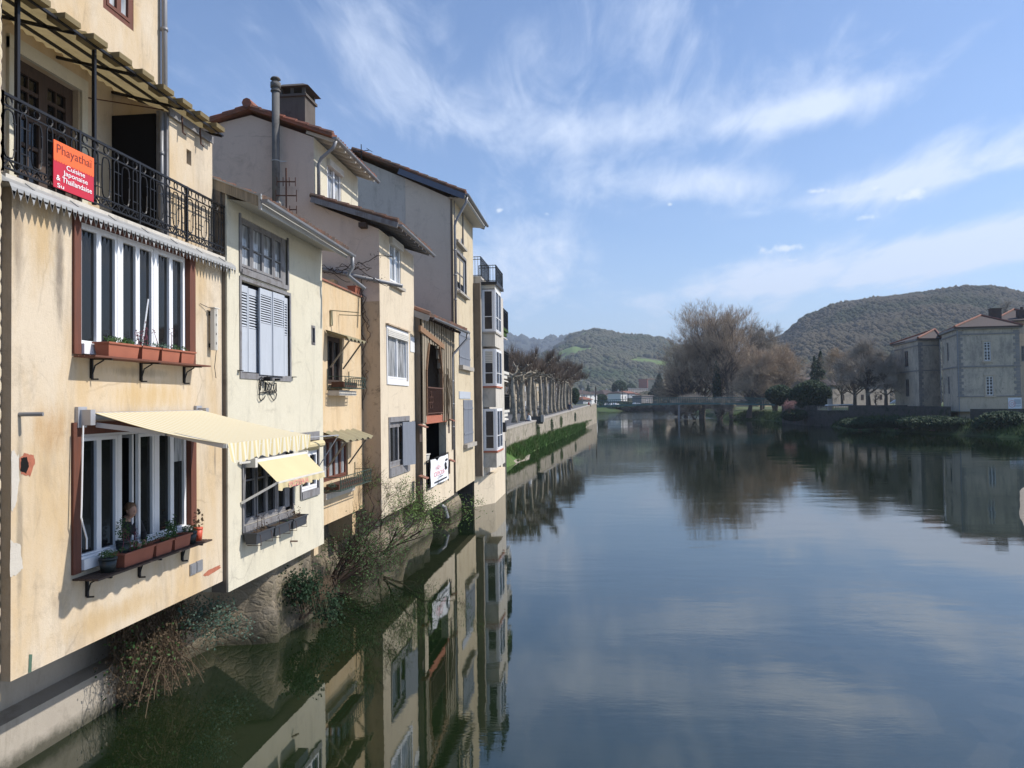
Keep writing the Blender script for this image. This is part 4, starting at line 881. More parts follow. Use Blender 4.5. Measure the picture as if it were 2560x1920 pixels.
mb = MB(); q = [V((-6.84, FY(208, 6.84), 4.93)), V((-6.84, FY(204, 6.84), 3.85)), V((-6.84, FY(203, 6.84), 3.72)), V((-6.84, FY(217, 6.84), 3.42)), V((-6.84, FY(217, 6.84), 3.28))]; mb.tube(q, .011, 6); obj('crank_rod', mb, M['white'], aw)
# small things on the wall
mb = MB(); p0 = onX(48, 1036, LA); mb.tube([p0, p0 + V((.26, .07, .0))], .026, 8); obj('pipe_stub', mb, M['pipe'], HA)
rnd = random.Random(4)
def patch(pts, L, mat, name, th=.004, parent=HA, rag=.25):
    c = sum(pts, V()) / len(pts); mb = MB(); ring = []
    for i in range(len(pts)):
        a, b = pts[i], pts[(i + 1) % len(pts)]
        for k in range(6): p = a.lerp(b, k / 6); ring.append(p + (p - c) * rnd.uniform(-rag, rag) * .35)
    ring = [V((-L + th, p.y, p.z)) for p in ring]; mb.poly(*ring); return obj(name, mb, M[mat], parent)
def pxs(L, *q): return [onX(a, b, L) for a, b in q]
patch(pxs(LA, (47, 1145), (60, 1134), (85, 1137), (86, 1160), (74, 1190), (52, 1186)), LA, 'brick', 'broken_brick_hole')
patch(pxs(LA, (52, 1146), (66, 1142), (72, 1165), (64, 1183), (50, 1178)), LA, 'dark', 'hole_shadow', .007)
patch(pxs(LA, (505, 1440), (520, 1425), (549, 1413), (551, 1420), (520, 1440)), LA, 'brick', 'exposed_brick')
patch(pxs(LA, (28, 1120), (46, 1140), (48, 1200), (40, 1260), (27, 1280)), LA, 'concrete', 'render_repair')
patch(pxs(LA, (26, 1352), (50, 1358), (56, 1420), (36, 1440), (24, 1440)), LA, 'concrete', 'render_repair')
patch(pxs(LA, (72, 1636), (80, 1636), (78, 1680), (70, 1682)), LA, 'bluegreen', 'green_stain', .004, HA, .1)
for a in (472, 488):
    y0 = FY(a, LA); y1 = FY(a + 15, LA); z0 = onX(a + 8, 1437 - (a - 472) * .5, LA).z; mb = MB(); mb.box(-LA, -LA + .02, y0, y1, z0, z0 + .19); mb.box(-LA + .02, -LA + .026, y0 + .02, y1 - .02, z0 + .02, z0 + .17); obj('air_vent', mb, M['pipe'], HA)
t = thing('floodlight', 'white slotted lamp housing with hanging cord on the yellow wall right of the upper window', 'lamp', (-LA, FY(522, LA), 6.2))
y0, y1 = FY(520, LA), FY(528, LA); za, zb_ = 6.18, 6.93; mb = MB(); mb.box(-LA + .05, -LA + .13, y0, y1, za, zb_); mb.box(-LA + .13, -LA + .14, y0 + .02, (y0 + y1) / 2 - .01, za, zb_); mb.box(-LA + .13, -LA + .14, (y0 + y1) / 2 + .01, y1 - .02, za, zb_); mb.bar(V((-LA + .1, y0 - .03, zb_ + .01)), V((-LA + .1, y1 + .05, zb_ + .01)), .1, .015); obj('housing', mb, M['offwhite'], t)
mb = MB(); mb.box(-LA, -LA + .05, y0 + .03, y1 - .03, zb_ - .12, zb_ - .05); mb.box(-LA, -LA + .05, y0 + .03, y1 - .03, za + .05, za + .12)
for k in range(4): mb.box(-LA + .14, -LA + .143, y0 + .03, y0 + .05, za + .1 + k * .17, za + .14 + k * .17)
obj('mounting', mb, M['black'], t); mb = MB(); mb.tube([V((-LA + .1, y1, za)), V((-LA + .05, y1 + .03, za - .3)), V((-LA + .05, y1 + .08, za - .5))], .006, 4); obj('cord', mb, M['black'], t); mb = MB(); mb.tube([V((-LA + .1, y0, zb_)), V((-LA + .05, y0 - .1, zb_ + .01)), V((-LA + .02, y0 - .3, zb_ + .05))], .006, 4); obj('cord', mb, M['black'], t)
# restaurant sign
pa = onX(130, 322, 6.92); pb = onX(231, 376, 6.92); pc = onX(228, 484, 6.92); pd = onX(127, 440, 6.92); yl, yr = pa.y, pb.y
zt, zb_ = 8.61, 8.0; SB = (V((-6.90, yl, zb_)), Y, Z, X); SW, SH = yr - yl, zt - zb_
st = thing('restaurant_sign', 'red and orange restaurant board reading Phayathaï hung on the balcony railing', 'sign', (-6.9, yl, zb_))
mb = MB(); mb.bb(SB, 0, SW, 0, SH, -.008, 0); obj('panel', mb, M['red'], st)
mb = MB(); mb.bb(SB, 0, SW, SH * .60, SH, 0, .003); n = 16
for i in range(n): c = SB[0] + Y * (SW * (i + .5) / n) + Z * (SH * .60) + X * .003; r = SW / n * .5; mb.poly(*[c + Y * (r * math.cos(math.pi + math.pi * k / 6)) + Z * (r * math.sin(math.pi + math.pi * k / 6)) for k in range(7)])
obj('orange_band', mb, M['signor'], st)
def sb(x, y): return (SB[0] + Y * (SW * x) + Z * (SH * y), Y, Z, X)
text('lettering', 'Phayathaï', sb(.07, .685), SW * .88, SH * .25, M['signbrown'], st, .006, bold=.0)
for s, x, w_, y, h_ in (('Cuisine', .30, .46, .46, .105), ('Japonaise', .22, .61, .295, .135), ('& Thaïlandaise', .06, .88, .165, .115), ('Su', .08, .16, .02, .09)): text('lettering', s, sb(x, y), SW * w_, SH * h_, M['signwhite'], st, .006, bold=.004)
# neighbour's rough wall at the very edge, and the shaded return
mb = MB(); shell(mb, 6.80, 16, 3.2, 8.02, 1.9, 14, [(16, 14)], []); mb2 = MB()
for i in range(60):
    z = 1.9 + i * .16; mb2.ell(V((-6.81, 8.02, z)), (.03, .035 + .02 * random.Random(i).random(), .11), 6, 5)
H0 = thing('bridgehead_house', 'rough rendered house corner at the extreme left edge of the view', 'house', (-6.8, 5.5, 1.2)); obj('wall', mb, M['patchy'], H0); obj('rough_edge', mb2, M['patchy'], H0)
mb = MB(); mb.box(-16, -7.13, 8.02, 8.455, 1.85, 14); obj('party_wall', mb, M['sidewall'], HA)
# foundations
mb = MB(); mb.add([V((-8.60, -40, -1)), V((-8.44, 13.2, -1)), V((-8.42, 13.2, .72)), V((-8.52, -40, .72)), V((-8.9, -40, 2.0)), V((-8.75, 13.2, 2.0)), V((-8.75, 13.2, .76)), V((-8.85, -40, .76))], [(0, 1, 2, 3), (3, 2, 6, 7), (7, 6, 5, 4), (1, 2, 6, 5)])
fb = thing('foundation_wall', 'smooth concrete river wall under the nearest house, dark above and lit below', 'wall', (-8.5, 5, -1)); obj('wall', mb, M['basecon'], fb)
def foot(y):
    K = [(12, 8.45), (15.9, 8.4), (16.15, 7.22), (18.4, 7.20), (18.7, 7.95), (22.5, 7.95), (22.7, 7.25), (27, 7.10), (30.8, 7.0), (31.0, 8.3), (34.2, 8.3), (34.5, 7.0), (40, 6.9)]
    for i in range(len(K) - 1):
        if K[i][0] <= y <= K[i + 1][0]: return K[i][1] + (K[i + 1][1] - K[i][1]) * (y - K[i][0]) / (K[i + 1][0] - K[i][0])
    return 8.0
mb = MB(); rnd = random.Random(3); vs = []; ny, nz = 150, 16
for j in range(nz):
    for i in range(ny):
        y = 12.6 + 24.6 * i / (ny - 1); z = -1 + (2.66 if y < 18.6 else 2.95 if y < 22.7 else 2.62 if y < 27 else 2.2) * j / (nz - 1); Lx = foot(y) - (.0 if z > .9 else .28 * (.9 - z) / 1.9) * (1 if y > 16 else .2) + noise.noise(V((y * 1.1, z * 1.6, 3))) * .16 + noise.noise(V((y * 3, z * 4, 3))) * .05; vs.append(V((-Lx, y, z)))
mb.add(vs, [(j * ny + i, j * ny + i + 1, (j + 1) * ny + i + 1, (j + 1) * ny + i) for j in range(nz - 1) for i in range(ny - 1)])
sfb = thing('stone_footing', 'rough rubble stone footing rising from the river below the middle houses', 'wall', (-8.3, 25, -1)); obj('wall', mb, M['base'], sfb, True)

# ================================================================== HOUSE B: pale cream pizzeria
LB_ = 6.90; B0, B1 = 13.64, 18.6
HB = thing('village_house', 'pale cream house with blue-grey shutters and a small yellow awning, second along the river', 'house', (-LB_, 16, 0))
tw = (FY(602, LB_), FY(719, LB_), 7.83, 8.86); sw_ = (FY(603, LB_), FY(724, LB_), 5.82, 7.62); pw = (FY(606, LB_), FY(728, LB_), 2.84, 4.15); rw = (FY(750, LB_), FY(793, LB_), 3.15, 4.45); sm = (FY(779, LB_), FY(789, LB_), onX(784, 863, LB_).z, onX(784, 814, LB_).z)
mb = MB(); shell(mb, LB_, 12, B0, B1, 1.72, 9.02, [(LB_ + .01, 9.15), (12, 11.2)], [tw + (.1,), sw_ + (.1,), pw + (.12,), rw + (.12,), sm + (.1,)]); obj('wall', mb, M['cream'], HB)
mb = MB(); mb.box(-7.22, -6.93, B0 - .012, B0 - .002, 1.72, 9.3); obj('party_return', mb, M['sidewall'], HB)  # dark sheet over the cream side wall, its shade carried by colour
mb = MB(); mb.box(-7.22, -7.0, B0 - .06, B0 - .013, 7.9, 9.3); obj('side_shade', mb, M['sidewall'], HB)  # second dark sheet painting shade on the side above the balcony
mb = MB(); e0, e1 = V((-6.22, 13.66, 9.02)), V((-6.22, 18.62, 9.02)); t0, t1 = V((-12, 13.66, 11.4)), V((-12, 18.62, 11.4)); tile_roof(mb, e0, e1, t0, t1, seed=3); rf = obj('roof', mb, M['tile'], HB)
mb = MB(); mb.add([V((-6.24, 13.66, 8.93)), V((-6.24, 18.62, 8.93)), V((-7.6, 18.6, 9.20)), V((-7.6, 13.66, 9.20))], [(0, 1, 2, 3)]); mb.bar(V((-6.26, 13.66, 8.9)), V((-6.26, 18.62, 8.9)), .03, .14); obj('soffit', mb, M['metalsoffit'], rf)
mb = MB(); mb.bar(V((-6.22, 13.60, 8.97)), V((-9.0, 13.60, 10.11)), .05, .20); obj('verge_board', mb, M['plank'], rf)
mb = MB(); mb.bar(V((-6.20, 13.57, 9.06)), V((-9.0, 13.57, 10.2)), .03, .03); mb.box(-6.24, -6.19, 13.55, 13.6, 8.8, 9.1); obj('verge_flashing', mb, M['zinc'], rf)
gutter(HB, V((-6.13, 13.55, 8.99)), V((-6.13, 18.75, 8.93)))
pe = onY(912, 722, 18.72); pipe(HB, [V((-6.13, 18.65, 8.92)), V((-6.13, 18.68, 8.62)), V((-6.22, 18.7, 8.5)), V((-6.24, 18.7, 8.40)), V((pe.x, 18.74, pe.z))], .05, 'pipe')
# top window with net curtains
B = xb(LB_, tw[0], tw[2]); W, H = tw[1] - tw[0], tw[3] - tw[2]
window(HB, B, W, H, 4, .05, 'greywood', 'glass_cur', .08, (.45,), .07, [(.5, .56), (1.55, 1.61)], uspans=[(.07, .5), (.56, 1.05), (1.05, 1.55), (1.61, 2.0)])
mb = MB(); mb.bb(B, -.06, 0, -.06, H + .05, -.02, .03); mb.bb(B, W, W + .06, -.06, H + .05, -.02, .03); mb.bb(B, 0, W, -.10, 0, -.02, .05); mb.bb(B, 2.02, W - .03, .02, H, -.07, -.02); obj('window_surround', mb, M['greywood'], HB)
# blue shutters
B = xb(LB_, sw_[0], sw_[2]); W, H = sw_[1] - sw_[0], sw_[3] - sw_[2]
mb = MB(); mb.bb(B, -.07, 0, -.12, H + .07, -.09, .02); mb.bb(B, W, W + .07, -.12, H + .07, -.09, .02); mb.bb(B, 0, W, H, H + .07, -.09, .02); mb.bb(B, 0, W, -.12, 0, -.09, .02); obj('shutter_frame', mb, M['greywood'], HB)
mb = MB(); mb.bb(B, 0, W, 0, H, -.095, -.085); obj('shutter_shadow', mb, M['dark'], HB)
def louvre(a, b, z0, z1, n0, parent, lou=(.52, .92), nl=12, mat='shutter', B=B):
    mb = MB(); h = z1 - z0; f = .035
    mb.bb(B, a, a + f, z0, z1, n0, n0 + .03); mb.bb(B, b - f, b, z0, z1, n0, n0 + .03); mb.bb(B, a + f, b - f, z0, z0 + h * lou[0], n0 + .004, n0 + .026); mb.bb(B, a + f, b - f, z0 + h * lou[1], z1, n0 + .002, n0 + .028)
    la, lb = z0 + h * lou[0], z0 + h * lou[1]; o, u, v, n = B
    for i in range(nl):
        c = o + u * ((a + b) / 2) + v * (la + (lb - la) * (i + .5) / nl) + n * (n0 + .015); mb.obox(c, u * ((b - a) / 2 - f), (v * .8 + n * -.6) * (.42 * (lb - la) / nl), (n * .8 + v * .6) * .004)
    return obj('shutter', mb, M[mat], parent)
louvre(.03, .37, .02, H - .08, -.06, HB); louvre(.385, .86, .02, H - .10, -.06, HB)
Bf = (B[0] + X * .10, Y, Z, X)
for a, b, n0 in ((.74, 1.32, .02), (1.325, 1.92, .04)): louvre(a, b, -.02, H - .05, n0, HB, (.60, .93), 12)
louvre(2.0, W - .04, -.01, H - .06, -.05, HB)
mb = MB(); mb.bb(B, .95, 1.05, -.14, -.06, 0, .16); mb.bb(B, 1.5, 1.56, -.12, -.08, 0, .12); 
for z in (.35, .95, 1.45, 1.65): mb.bb(B, -.01, .05, z, z + .1, -.028, -.018)
mb.bb(B, -.16, -.08, .02, .035, 0, .09); mb.bb(B, W + .12, W + .2, -.02, -.005, 0, .09); obj('shutter_ironwork', mb, M['iron'], HB)
B = xb(LB_, sm[0], sm[2]); window(HB, B, sm[1] - sm[0], sm[3] - sm[2], 1, .03, 'greywood', 'glass', .05, (), .03)
# pizzeria window
B = xb(LB_, pw[0], pw[2]); W, H = pw[1] - pw[0], pw[3] - pw[2]; window(HB, B, W, H, 4, .055, 'greywood', 'glass', .07, (.68,), .08, [(1.55, 1.62)], uspans=[(.08, .56), (.62, 1.08), (1.08, 1.55), (1.62, 2.05)])
mb = MB(); mb.bb(B, -.05, 0, -.12, H + .1, -.02, .03); mb.bb(B, W, W + .05, -.08, H + .1, -.02, .03); mb.bb(B, 0, W, -.13, -.0, -.02, .05); mb.bb(B, 0, W, H, H + .10, -.02, .03); mb.bb(B, 2.08, W - .02, .02, H, -.06, -.02); obj('window_surround', mb, M['greywood'], HB)
B = xb(LB_, rw[0], rw[2]); W, H = rw[1] - rw[0], rw[3] - rw[2]; window(HB, B, W, H * .72, 2, .05, 'white', 'glass', .07, (.5,), .06)
mb = MB(); mb.bb(B, -.06, 0, -.16, H + .08, -.02, .03); mb.bb(B, W, W + .06, -.16, H + .08, -.02, .03); mb.bb(B, 0, W, -.16, 0, -.02, .05); mb.bb(B, 0, W, H - .12, H + .08, -.08, .03); obj('window_surround', mb, M['greywood'], HB)
mb = MB(); mb.tube([V((-LB_ + .10, rw[0] - .02, rw[3] - .22)), V((-LB_ + .10, rw[1] + .02, rw[3] - .22))], .09, 10); mb.bb(B, 0, W, H * .72, H - .2, -.03, .04); obj('rolled_awning', mb, M['awn_y'], HB)
mb = MB(); mb.bar(V((-LB_ + .05, rw[0] - .1, rw[3] - .03)), V((-LB_ + .55, rw[1] - .05, rw[3] - .02)), .025); mb.bar(V((-LB_ + .55, rw[1] - .05, rw[3] - .02)), V((-LB_ + .05, rw[1] - .1, rw[2] + .5)), .02); obj('awning_strut', mb, M['alu'], HB)
mb = MB(); mb.box(-LB_, -LB_ + .02, FY(688, LB_), FY(731, LB_), 4.42, 4.60); obj('blue_lintel_board', mb, M['shutter'], HB)
mb = MB(); mb.bar(V((-LB_, FY(723, LB_), 2.15)), V((-LB_ + .12, FY(723, LB_) + .12, 2.13)), .03); obj('iron_stub', mb, M['rustiron'], HB)
# small awning
ya, yb = FY(632, 6.78), FY(757, 6.78); zr, zf_ = 4.06, 3.66
mb = MB(); mb.tube([V((-6.74, ya - .1, zr)), V((-6.74, yb + .02, zr))], .05, 8); mb.box(-6.9, -6.66, ya - .16, ya - .06, zr - .09, zr + .09); mb.box(-6.9, -6.7, yb + .02, yb + .1, zr - .07, zr + .07); mb.bar(V((-6.88, ya - .4, zr + .02)), V((-6.74, ya - .1, zr + .02)), .04); sa = obj('small_awning', mb, M['offwhite'], HB)
mb = MB(); vs = []; xf = -6.28
for j in range(9):
    for i in range(31):
        f = i / 30; g = j / 8; vs.append(V(((-6.72) * (1 - g) + xf * g, ya * (1 - f) + (yb - .05) * f, (zr + .03) * (1 - g) + zf_ * g + .015 * math.sin(f * 9) * g)))
mb.add(vs, [(j * 31 + i, j * 31 + i + 1, (j + 1) * 31 + i + 1, (j + 1) * 31 + i) for j in range(8) for i in range(30)]); vs = []
for j in range(4):
    for i in range(61): f = i / 60; vs.append(V((xf + .012 + .01 * math.sin(f * 40) * j, ya * (1 - f) + (yb - .05) * f, zf_ - (.15 + .02 * math.sin(f * 31)) * j / 3)))
mb.add(vs, [(j * 61 + i, j * 61 + i + 1, (j + 1) * 61 + i + 1, (j + 1) * 61 + i) for j in range(3) for i in range(60)]); obj('yellow_canvas', mb, M['awn_y'], sa, True)
text('lettering', 'PIZZERIA', (V((xf + .05, FY(716, -xf), zf_ - .135)), Y, Z, X), FY(764, -xf) - FY(716, -xf), .105, M['pinktext'], sa, .004)
mb = MB(); mb.bar(V((xf - .01, ya + .02, zf_)), V((-6.88, ya - .3, 3.30)), .028, .045); obj('awning_arm', mb, M['offwhite'], sa); mb = MB(); mb.bar(V((xf - .01, yb - .07, zf_)), V((-6.88, yb - .2, 3.35)), .028, .045); obj('awning_arm', mb, M['offwhite'], sa); mb = MB(); mb.bar(V((xf, ya, zf_)), V((xf, yb - .05, zf_)), .035); obj('front_bar', mb, M['offwhite'], sa)
# wrought iron sign reading Pizza: outlined letters
zs = thing('pizza_sign', 'bent iron outline sign reading Pizza below the pale blue shutters', 'sign', (-6.86, FY(645, LB_), 4.95))
yl, yr = FY(645, 6.87), FY(690, 6.87); o_ = V((-6.86, yl, 5.42)); wd = yr - yl
def iron(mb, pts, r=.012): mb.tube([o_ + Y * (a * wd) + Z * (b * .56) for a, b in pts], r, 4)
mb = MB(); 
iron(mb, [(.06, .06), (.02, .30), (.05, .52), (.16, .60), (.27, .52), (.27, .38), (.17, .30), (.10, .26)]); iron(mb, [(.10, .10), (.12, .46), (.18, .50), (.20, .42), (.15, .36)])
iron(mb, [(.33, .10), (.36, .42)]); iron(mb, [(.38, .10), (.41, .42)]); iron(mb, [(.33, .10), (.38, .10)])
for q in (.46, .63): iron(mb, [(q, .38), (q + .14, .42), (q + .02, .12), (q + .15, .13)]); iron(mb, [(q + .02, .33), (q + .09, .35), (q - .02, .08), (q + .15, .08)])
iron(mb, [(.98, .40), (.86, .38), (.82, .22), (.88, .10), (.95, .16), (.98, .40), (.99, .08)])
obj('lettering', mb, M['iron'], zs); mb = MB()
iron(mb, [(.08, .02), (.9, .10), (1.0, -.02), (.95, -.18), (.84, -.26), (.72, -.16), (.55, .06)]); iron(mb, [(.06, .06), (.03, -.15), (.12, -.27), (.28, -.20), (.36, -.08)]); iron(mb, [(.3, .0), (.5, .07), (.7, .02), (.98, .06)]); iron(mb, [(.5, .42), (.48, .8)], .006); iron(mb, [(.8, .4), (.79, .62)], .006)
obj('scrollwork', mb, M['iron'], zs)
for i, (a, b, pl, lab) in enumerate(((622, 670, 'dryvine', 'dark grey window box with dead red-brown plants, nearest of three under the cream house window'), (670, 714, None, 'dark grey window box nearly empty, middle of three under the cream house window'), (716, 754, 'dryvine', 'dark grey window box with bare twigs, farthest of three under the cream house window'))):
    L = 6.72; y0, y1 = FY(a, L), FY(b, L); Bx = (V((-L, (y0 + y1) / 2, 2.50)), Y, Z, X)
    t = trough(Bx, y1 - y0 - .06, .26, .22, mat='anthracite', label=lab, pn=70 if pl else 10, plant=pl or 'leaf', seed=10 + i, group='dark boxes under the pizzeria window', stems=3 if i != 1 else 1, ph=.12 if pl else .04)
mb = MB(); mb.bar(V((-LB_ + .02, FY(622, 6.8), 2.70)), V((-LB_ + .02, FY(757, 6.8), 2.70)), .02)
for a in (632, 660, 680, 705, 722, 748): y = FY(a, 6.72); mb.tube([V((-LB_, y, 2.7)), V((-LB_ + .32, y, 2.66)), V((-LB_ + .34, y, 2.46)), V((-LB_ + .05, y, 2.46))], .007, 4)
obj('box_rack', mb, M['rustiron'], HB)
# ================================================================== HOUSE C: low orange house with roof terrace
LC = 7.16; C0, C1 = 18.61, 22.65
HC = thing('village_house', 'low orange rendered house with roof terrace and two little corrugated window hoods', 'house', (-LC, 20.6, 0))
u1 = (FY(819, LC), FY(856, LC), 5.72, 7.02); u2 = (FY(809, LC) - .1, FY(868, LC), 3.15, 4.28)
mb = MB(); shell(mb, LC, 10.5, C0, C1, 2.05, 8.42, [(10.5, 8.42)], [u1 + (.14,), u2 + (.14,)]); obj('wall', mb, M['orange'], HC)
mb = MB(); mb.box(-LC - .22, -LC + .04, C0, C1, 8.422, 8.47); obj('coping', mb, M['tile_red'], HC)
B = xb(LC, u1[0], u1[2]); window(HC, B, u1[1] - u1[0], u1[3] - u1[2], 2, .06, 'darkwood', 'glass', .12, (), .07)
B = xb(LC, u2[0], u2[2]); W = u2[1] - u2[0]; window(HC, B, W, u2[3] - u2[2], 4, .055, 'brownwood', 'glass_cur', .1, (), .06)
def hood(y0, y1, zt, zb, out, struts):
    mb = MB(); N = 40; vs = []
    for r in range(2):
        for i in range(N + 1): y = y0 + (y1 - y0) * i / N; x = -LC + .02 if r == 0 else -LC + out; vs.append(V((x, y, (zt if r == 0 else zb) + .03 * math.cos(i / N * 2 * math.pi * 5))))
    vs += [v - Z * .02 for v in vs]; n2 = 2 * (N + 1)
    mb.add(vs, [(i, i + 1, N + 2 + i, N + 1 + i) for i in range(N)] + [(n2 + i, n2 + i + 1, n2 + N + 2 + i, n2 + N + 1 + i) for i in range(N)] + [(N + 1 + i, N + 2 + i, n2 + N + 2 + i, n2 + N + 1 + i) for i in range(N)]); h = obj('window_hood', mb, M['fibro'], HC)
    mb = MB()
    for y in struts: mb.bar(V((-LC + out - .06, y, zb - .04)), V((-LC + .03, y - .02, zb - .75)), .03, .04)
    mb.bar(V((-LC + out - .06, y0, zb - .04)), V((-LC + out - .06, y1, zb - .04)), .03); obj('hood_strut', mb, M['plank'], h)
hood(FY(812, LC), FY(862, LC), 7.12, 6.92, .62, (FY(824, LC), FY(856, LC)))
hood(u2[0] - .15, FY(880, LC), 4.46, 4.24, .62, (FY(812, LC), FY(868, LC)))
mb = MB(); y0 = FY(825, LC); mb.box(-LC, -LC + .04, y0, y0 + .16, 7.30, 7.70); mb.bar(V((-LC + .02, y0, 7.70)), V((-LC + .7, y0 + .35, 7.66)), .05, .02); mb.bar(V((-LC + .02, y0 + .7, 7.66)), V((-LC + .6, y0 + .9, 7.64)), .03, .02); obj('broken_hood', mb, M['fibro'], HC)
def ironbox(y0, y1, z0, z1, out, lab, plants, seed):
    t = thing('window_box_rack', lab, 'planter rack', (-LC + out / 2, (y0 + y1) / 2, z0), 'iron window racks on the orange house'); mb = MB(); r = .018
    for z in (z0, z1): mb.bar(V((-LC + .02, y0, z)), V((-LC + out, y0, z)), r); mb.bar(V((-LC + .02, y1, z)), V((-LC + out, y1, z)), r); mb.bar(V((-LC + out, y0, z)), V((-LC + out, y1, z)), r)
    for q in (y0, y1): mb.bar(V((-LC + out, q, z0)), V((-LC + out, q, z1)), r); mb.bar(V((-LC + .02, q, z0 - .05)), V((-LC + .02, q, z1 + .2)), r)
    n = int((y1 - y0) / .17)
    for i in range(n): y = y0 + (y1 - y0) * (i + .5) / n; mb.bar(V((-LC + out, y - .07, z0)), V((-LC + out, y + .07, z1)), .012); mb.ring(V((-LC + out, y - .03, z0 + (z1 - z0) * .66)), Y, Z, .035, .035, .008, 8, 3); mb.ring(V((-LC + out, y + .04, z0 + (z1 - z0) * .33)), Y, Z, .03, .03, .008, 8, 3)
    for k in range(4): mb.bar(V((-LC + .05 + k * out / 4, y0, z0 + .005)), V((-LC + .05 + k * out / 4, y1, z0 + .005)), .02)
    obj('rack', mb, M['greeniron'], t); rnd = random.Random(seed); mb = MB()
    for i in range(plants): c = V((-LC + out * .5, rnd.uniform(y0 + .1, y1 - .1), z0 + .12)); leafcloud(mb, c, (.1, .12, .12), 26, .05, rnd)
    if plants: obj('plant', mb, M['bluegreen'], t)
    mb = MB(); mb.box(-LC + .08, -LC + out - .08, y0 + .12, y1 - .5, z0 + .02, z0 + .16); obj('trough', mb, M['rustiron'], t)
ironbox(FY(817, LC) + .0, FY(868, LC) + .1, 5.62, 5.92, .50, 'short green iron rack with scrollwork under the upper window of the orange house', 2, 5)
ironbox(u2[0] - .1, FY(884, LC), 2.95, 3.30, .50, 'long green iron rack with foliage under the lower window of the orange house', 9, 6)
mb = MB(); mb.box(-LC, -LC + .32, FY(819, LC), FY(856, LC) + .25, 5.42, 5.55); obj('stone_sill', mb, M['concrete'], HC); mb = MB(); mb.box(-LC, -LC + .12, u2[0] - .1, FY(884, LC) - .3, 2.72, 2.88); obj('stone_sill', mb, M['concrete'], HC)
for y in (C0 + .25, C1 - .75):
    mb = MB(); pts = [V((-LC - .1, y, 2.06)), V((-LC - .1, y, 1.35)), V((-LC - .55, y, 1.15)), V((-LC - .9, y, 1.5)), V((-LC - .9, y, 2.06))]; mb.prism(pts, V((0, .3, 0))); obj('corbel', mb, M['orange'], HC)
bx = trough((V((-LC - .15, FY(888, LC + .15), 8.475)), Y, Z, X), .55, .25, .24, 'terra', 'terracotta trough standing on the terrace parapet of the orange house', pn=12, plant='dryvine', seed=44)
tb = solo('terrace_wall', MB().box(-10.4, -7.9, 22.30, 22.64, 8.47, 8.95), M['orange'], 'low orange wall at the back of the roof terrace under the grey pipe', 'wall')
# ================================================================== HOUSE D: tall mauve-sided house with stepped roofs
LD = 6.60; D0, D1 = 22.66, 27.0; LT = 8.64
HD = thing('village_house', 'tall stepped house with mauve side walls, a grey chimney flue and white roller-shutter windows', 'house', (-LD, 25, 0))
a1 = (FY(977, LD), FY(1005, LD), onX(990, 712, LD).z, onX(990, 606, LD).z); a2 = (FY(968, LD), FY(1019, LD), onX(968, 948, LD).z, onX(968, 822, LD).z); a3 = (FY(972, LD), FY(1020, LD), onX(972, 1172, LD).z, onX(972, 1056, LD).z); a4 = (FY(1029, LD), FY(1037, LD), onX(1033, 1078, LD).z, onX(1033, 1052, LD).z)
mb = MB(); wall_grid(mb, xb(LD, D0, 1.72), D1 - D0, 10.45 - 1.72, [(a[0] - D0, a[1] - D0, a[2] - 1.72, a[3] - 1.72, .12) for a in (a1, a2, a3, a4)]); mb.poly(V((-LD, D0, 1.72)), V((-16, D0, 1.72)), V((-16, D1, 1.72)), V((-LD, D1, 1.72))); obj('wall', mb, M['peach'], HD)
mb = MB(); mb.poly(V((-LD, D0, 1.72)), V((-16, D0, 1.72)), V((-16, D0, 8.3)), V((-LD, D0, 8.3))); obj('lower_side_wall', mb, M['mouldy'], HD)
mb = MB(); side_profile(mb, D0, [(LD, 8.3), (LD, 10.5), (LT, 11.35), (LT, 13.42), (10.66, 14.22), (12.1, 13.95), (16, 13.0), (16, 8.3)]); side_profile(mb, D1, [(LD, 1.72), (LD, 10.5), (LT, 11.35), (LT, 13.42), (10.66, 14.22), (16, 13.0), (16, 1.72)]); obj('side_wall', mb, M['mauve'], HD)
b1 = (FY(822, LT), FY(857, LT), 11.55, onX(822, 402, LT).z)
mb = MB(); wall_grid(mb, xb(LT, D0, 11.0), D1 - D0, 2.42, [(b1[0] - D0, b1[1] - D0, b1[2] - 11.0, b1[3] - 11.0, .12)]); obj('attic_wall', mb, M['cream'], HD)
def shutterwin(parent, L, a, boxh=.22, out=.10, sill=True, leaves=2, gl='glass_cur', frame=False):
    B = xb(L, a[0], a[2]); W, H = a[1] - a[0], a[3] - a[2]; w_ = window(parent, B, W, H - .05, leaves, .055, 'white', gl, .08, (), .05)
    mb = MB(); mb.bb(B, -.02, W + .02, H - boxh, H + .02, -.07, out); 
    for k in range(4): mb.bb(B, .0, W, H - boxh + k * boxh / 4, H - boxh + (k + .7) * boxh / 4, out, out + .012)
    obj('shutter_box', mb, M['offwhite'], w_)
    mb = MB()
    if frame: 
        mb.bb(B, -.07, 0, -.16, H + .1, 0, .03); mb.bb(B, W, W + .07, -.16, H + .1, 0, .03); mb.bb(B, 0, W, -.16, -.01, 0, .035); mb.bb(B, 0, W, H + .02, H + .10, 0, .03)
    elif sill: mb.bb(B, -.05, W + .10, -.14, -.04, 0, .14)
    if mb.v: obj('sill', mb, M['white' if frame else 'coping'], w_)
shutterwin(HD, LD, a1, .20); shutterwin(HD, LD, a2, .22, .05, frame=True); shutterwin(HD, LT, b1, .2, .10, sill=False)
mb = MB(); B = xb(LD, a2[0], a2[3]); mb.bb(B, -.12, a2[1] - a2[0] + .14, .12, .16, 0, .1); obj('drip_ledge', mb, M['mouldy'], HD)
B = xb(LD, a3[0], a3[2]); W, H = a3[1] - a3[0], a3[3] - a3[2]; window(HD, B, W, H, 2, .06, 'greywood', 'glass', .1, (), .12)
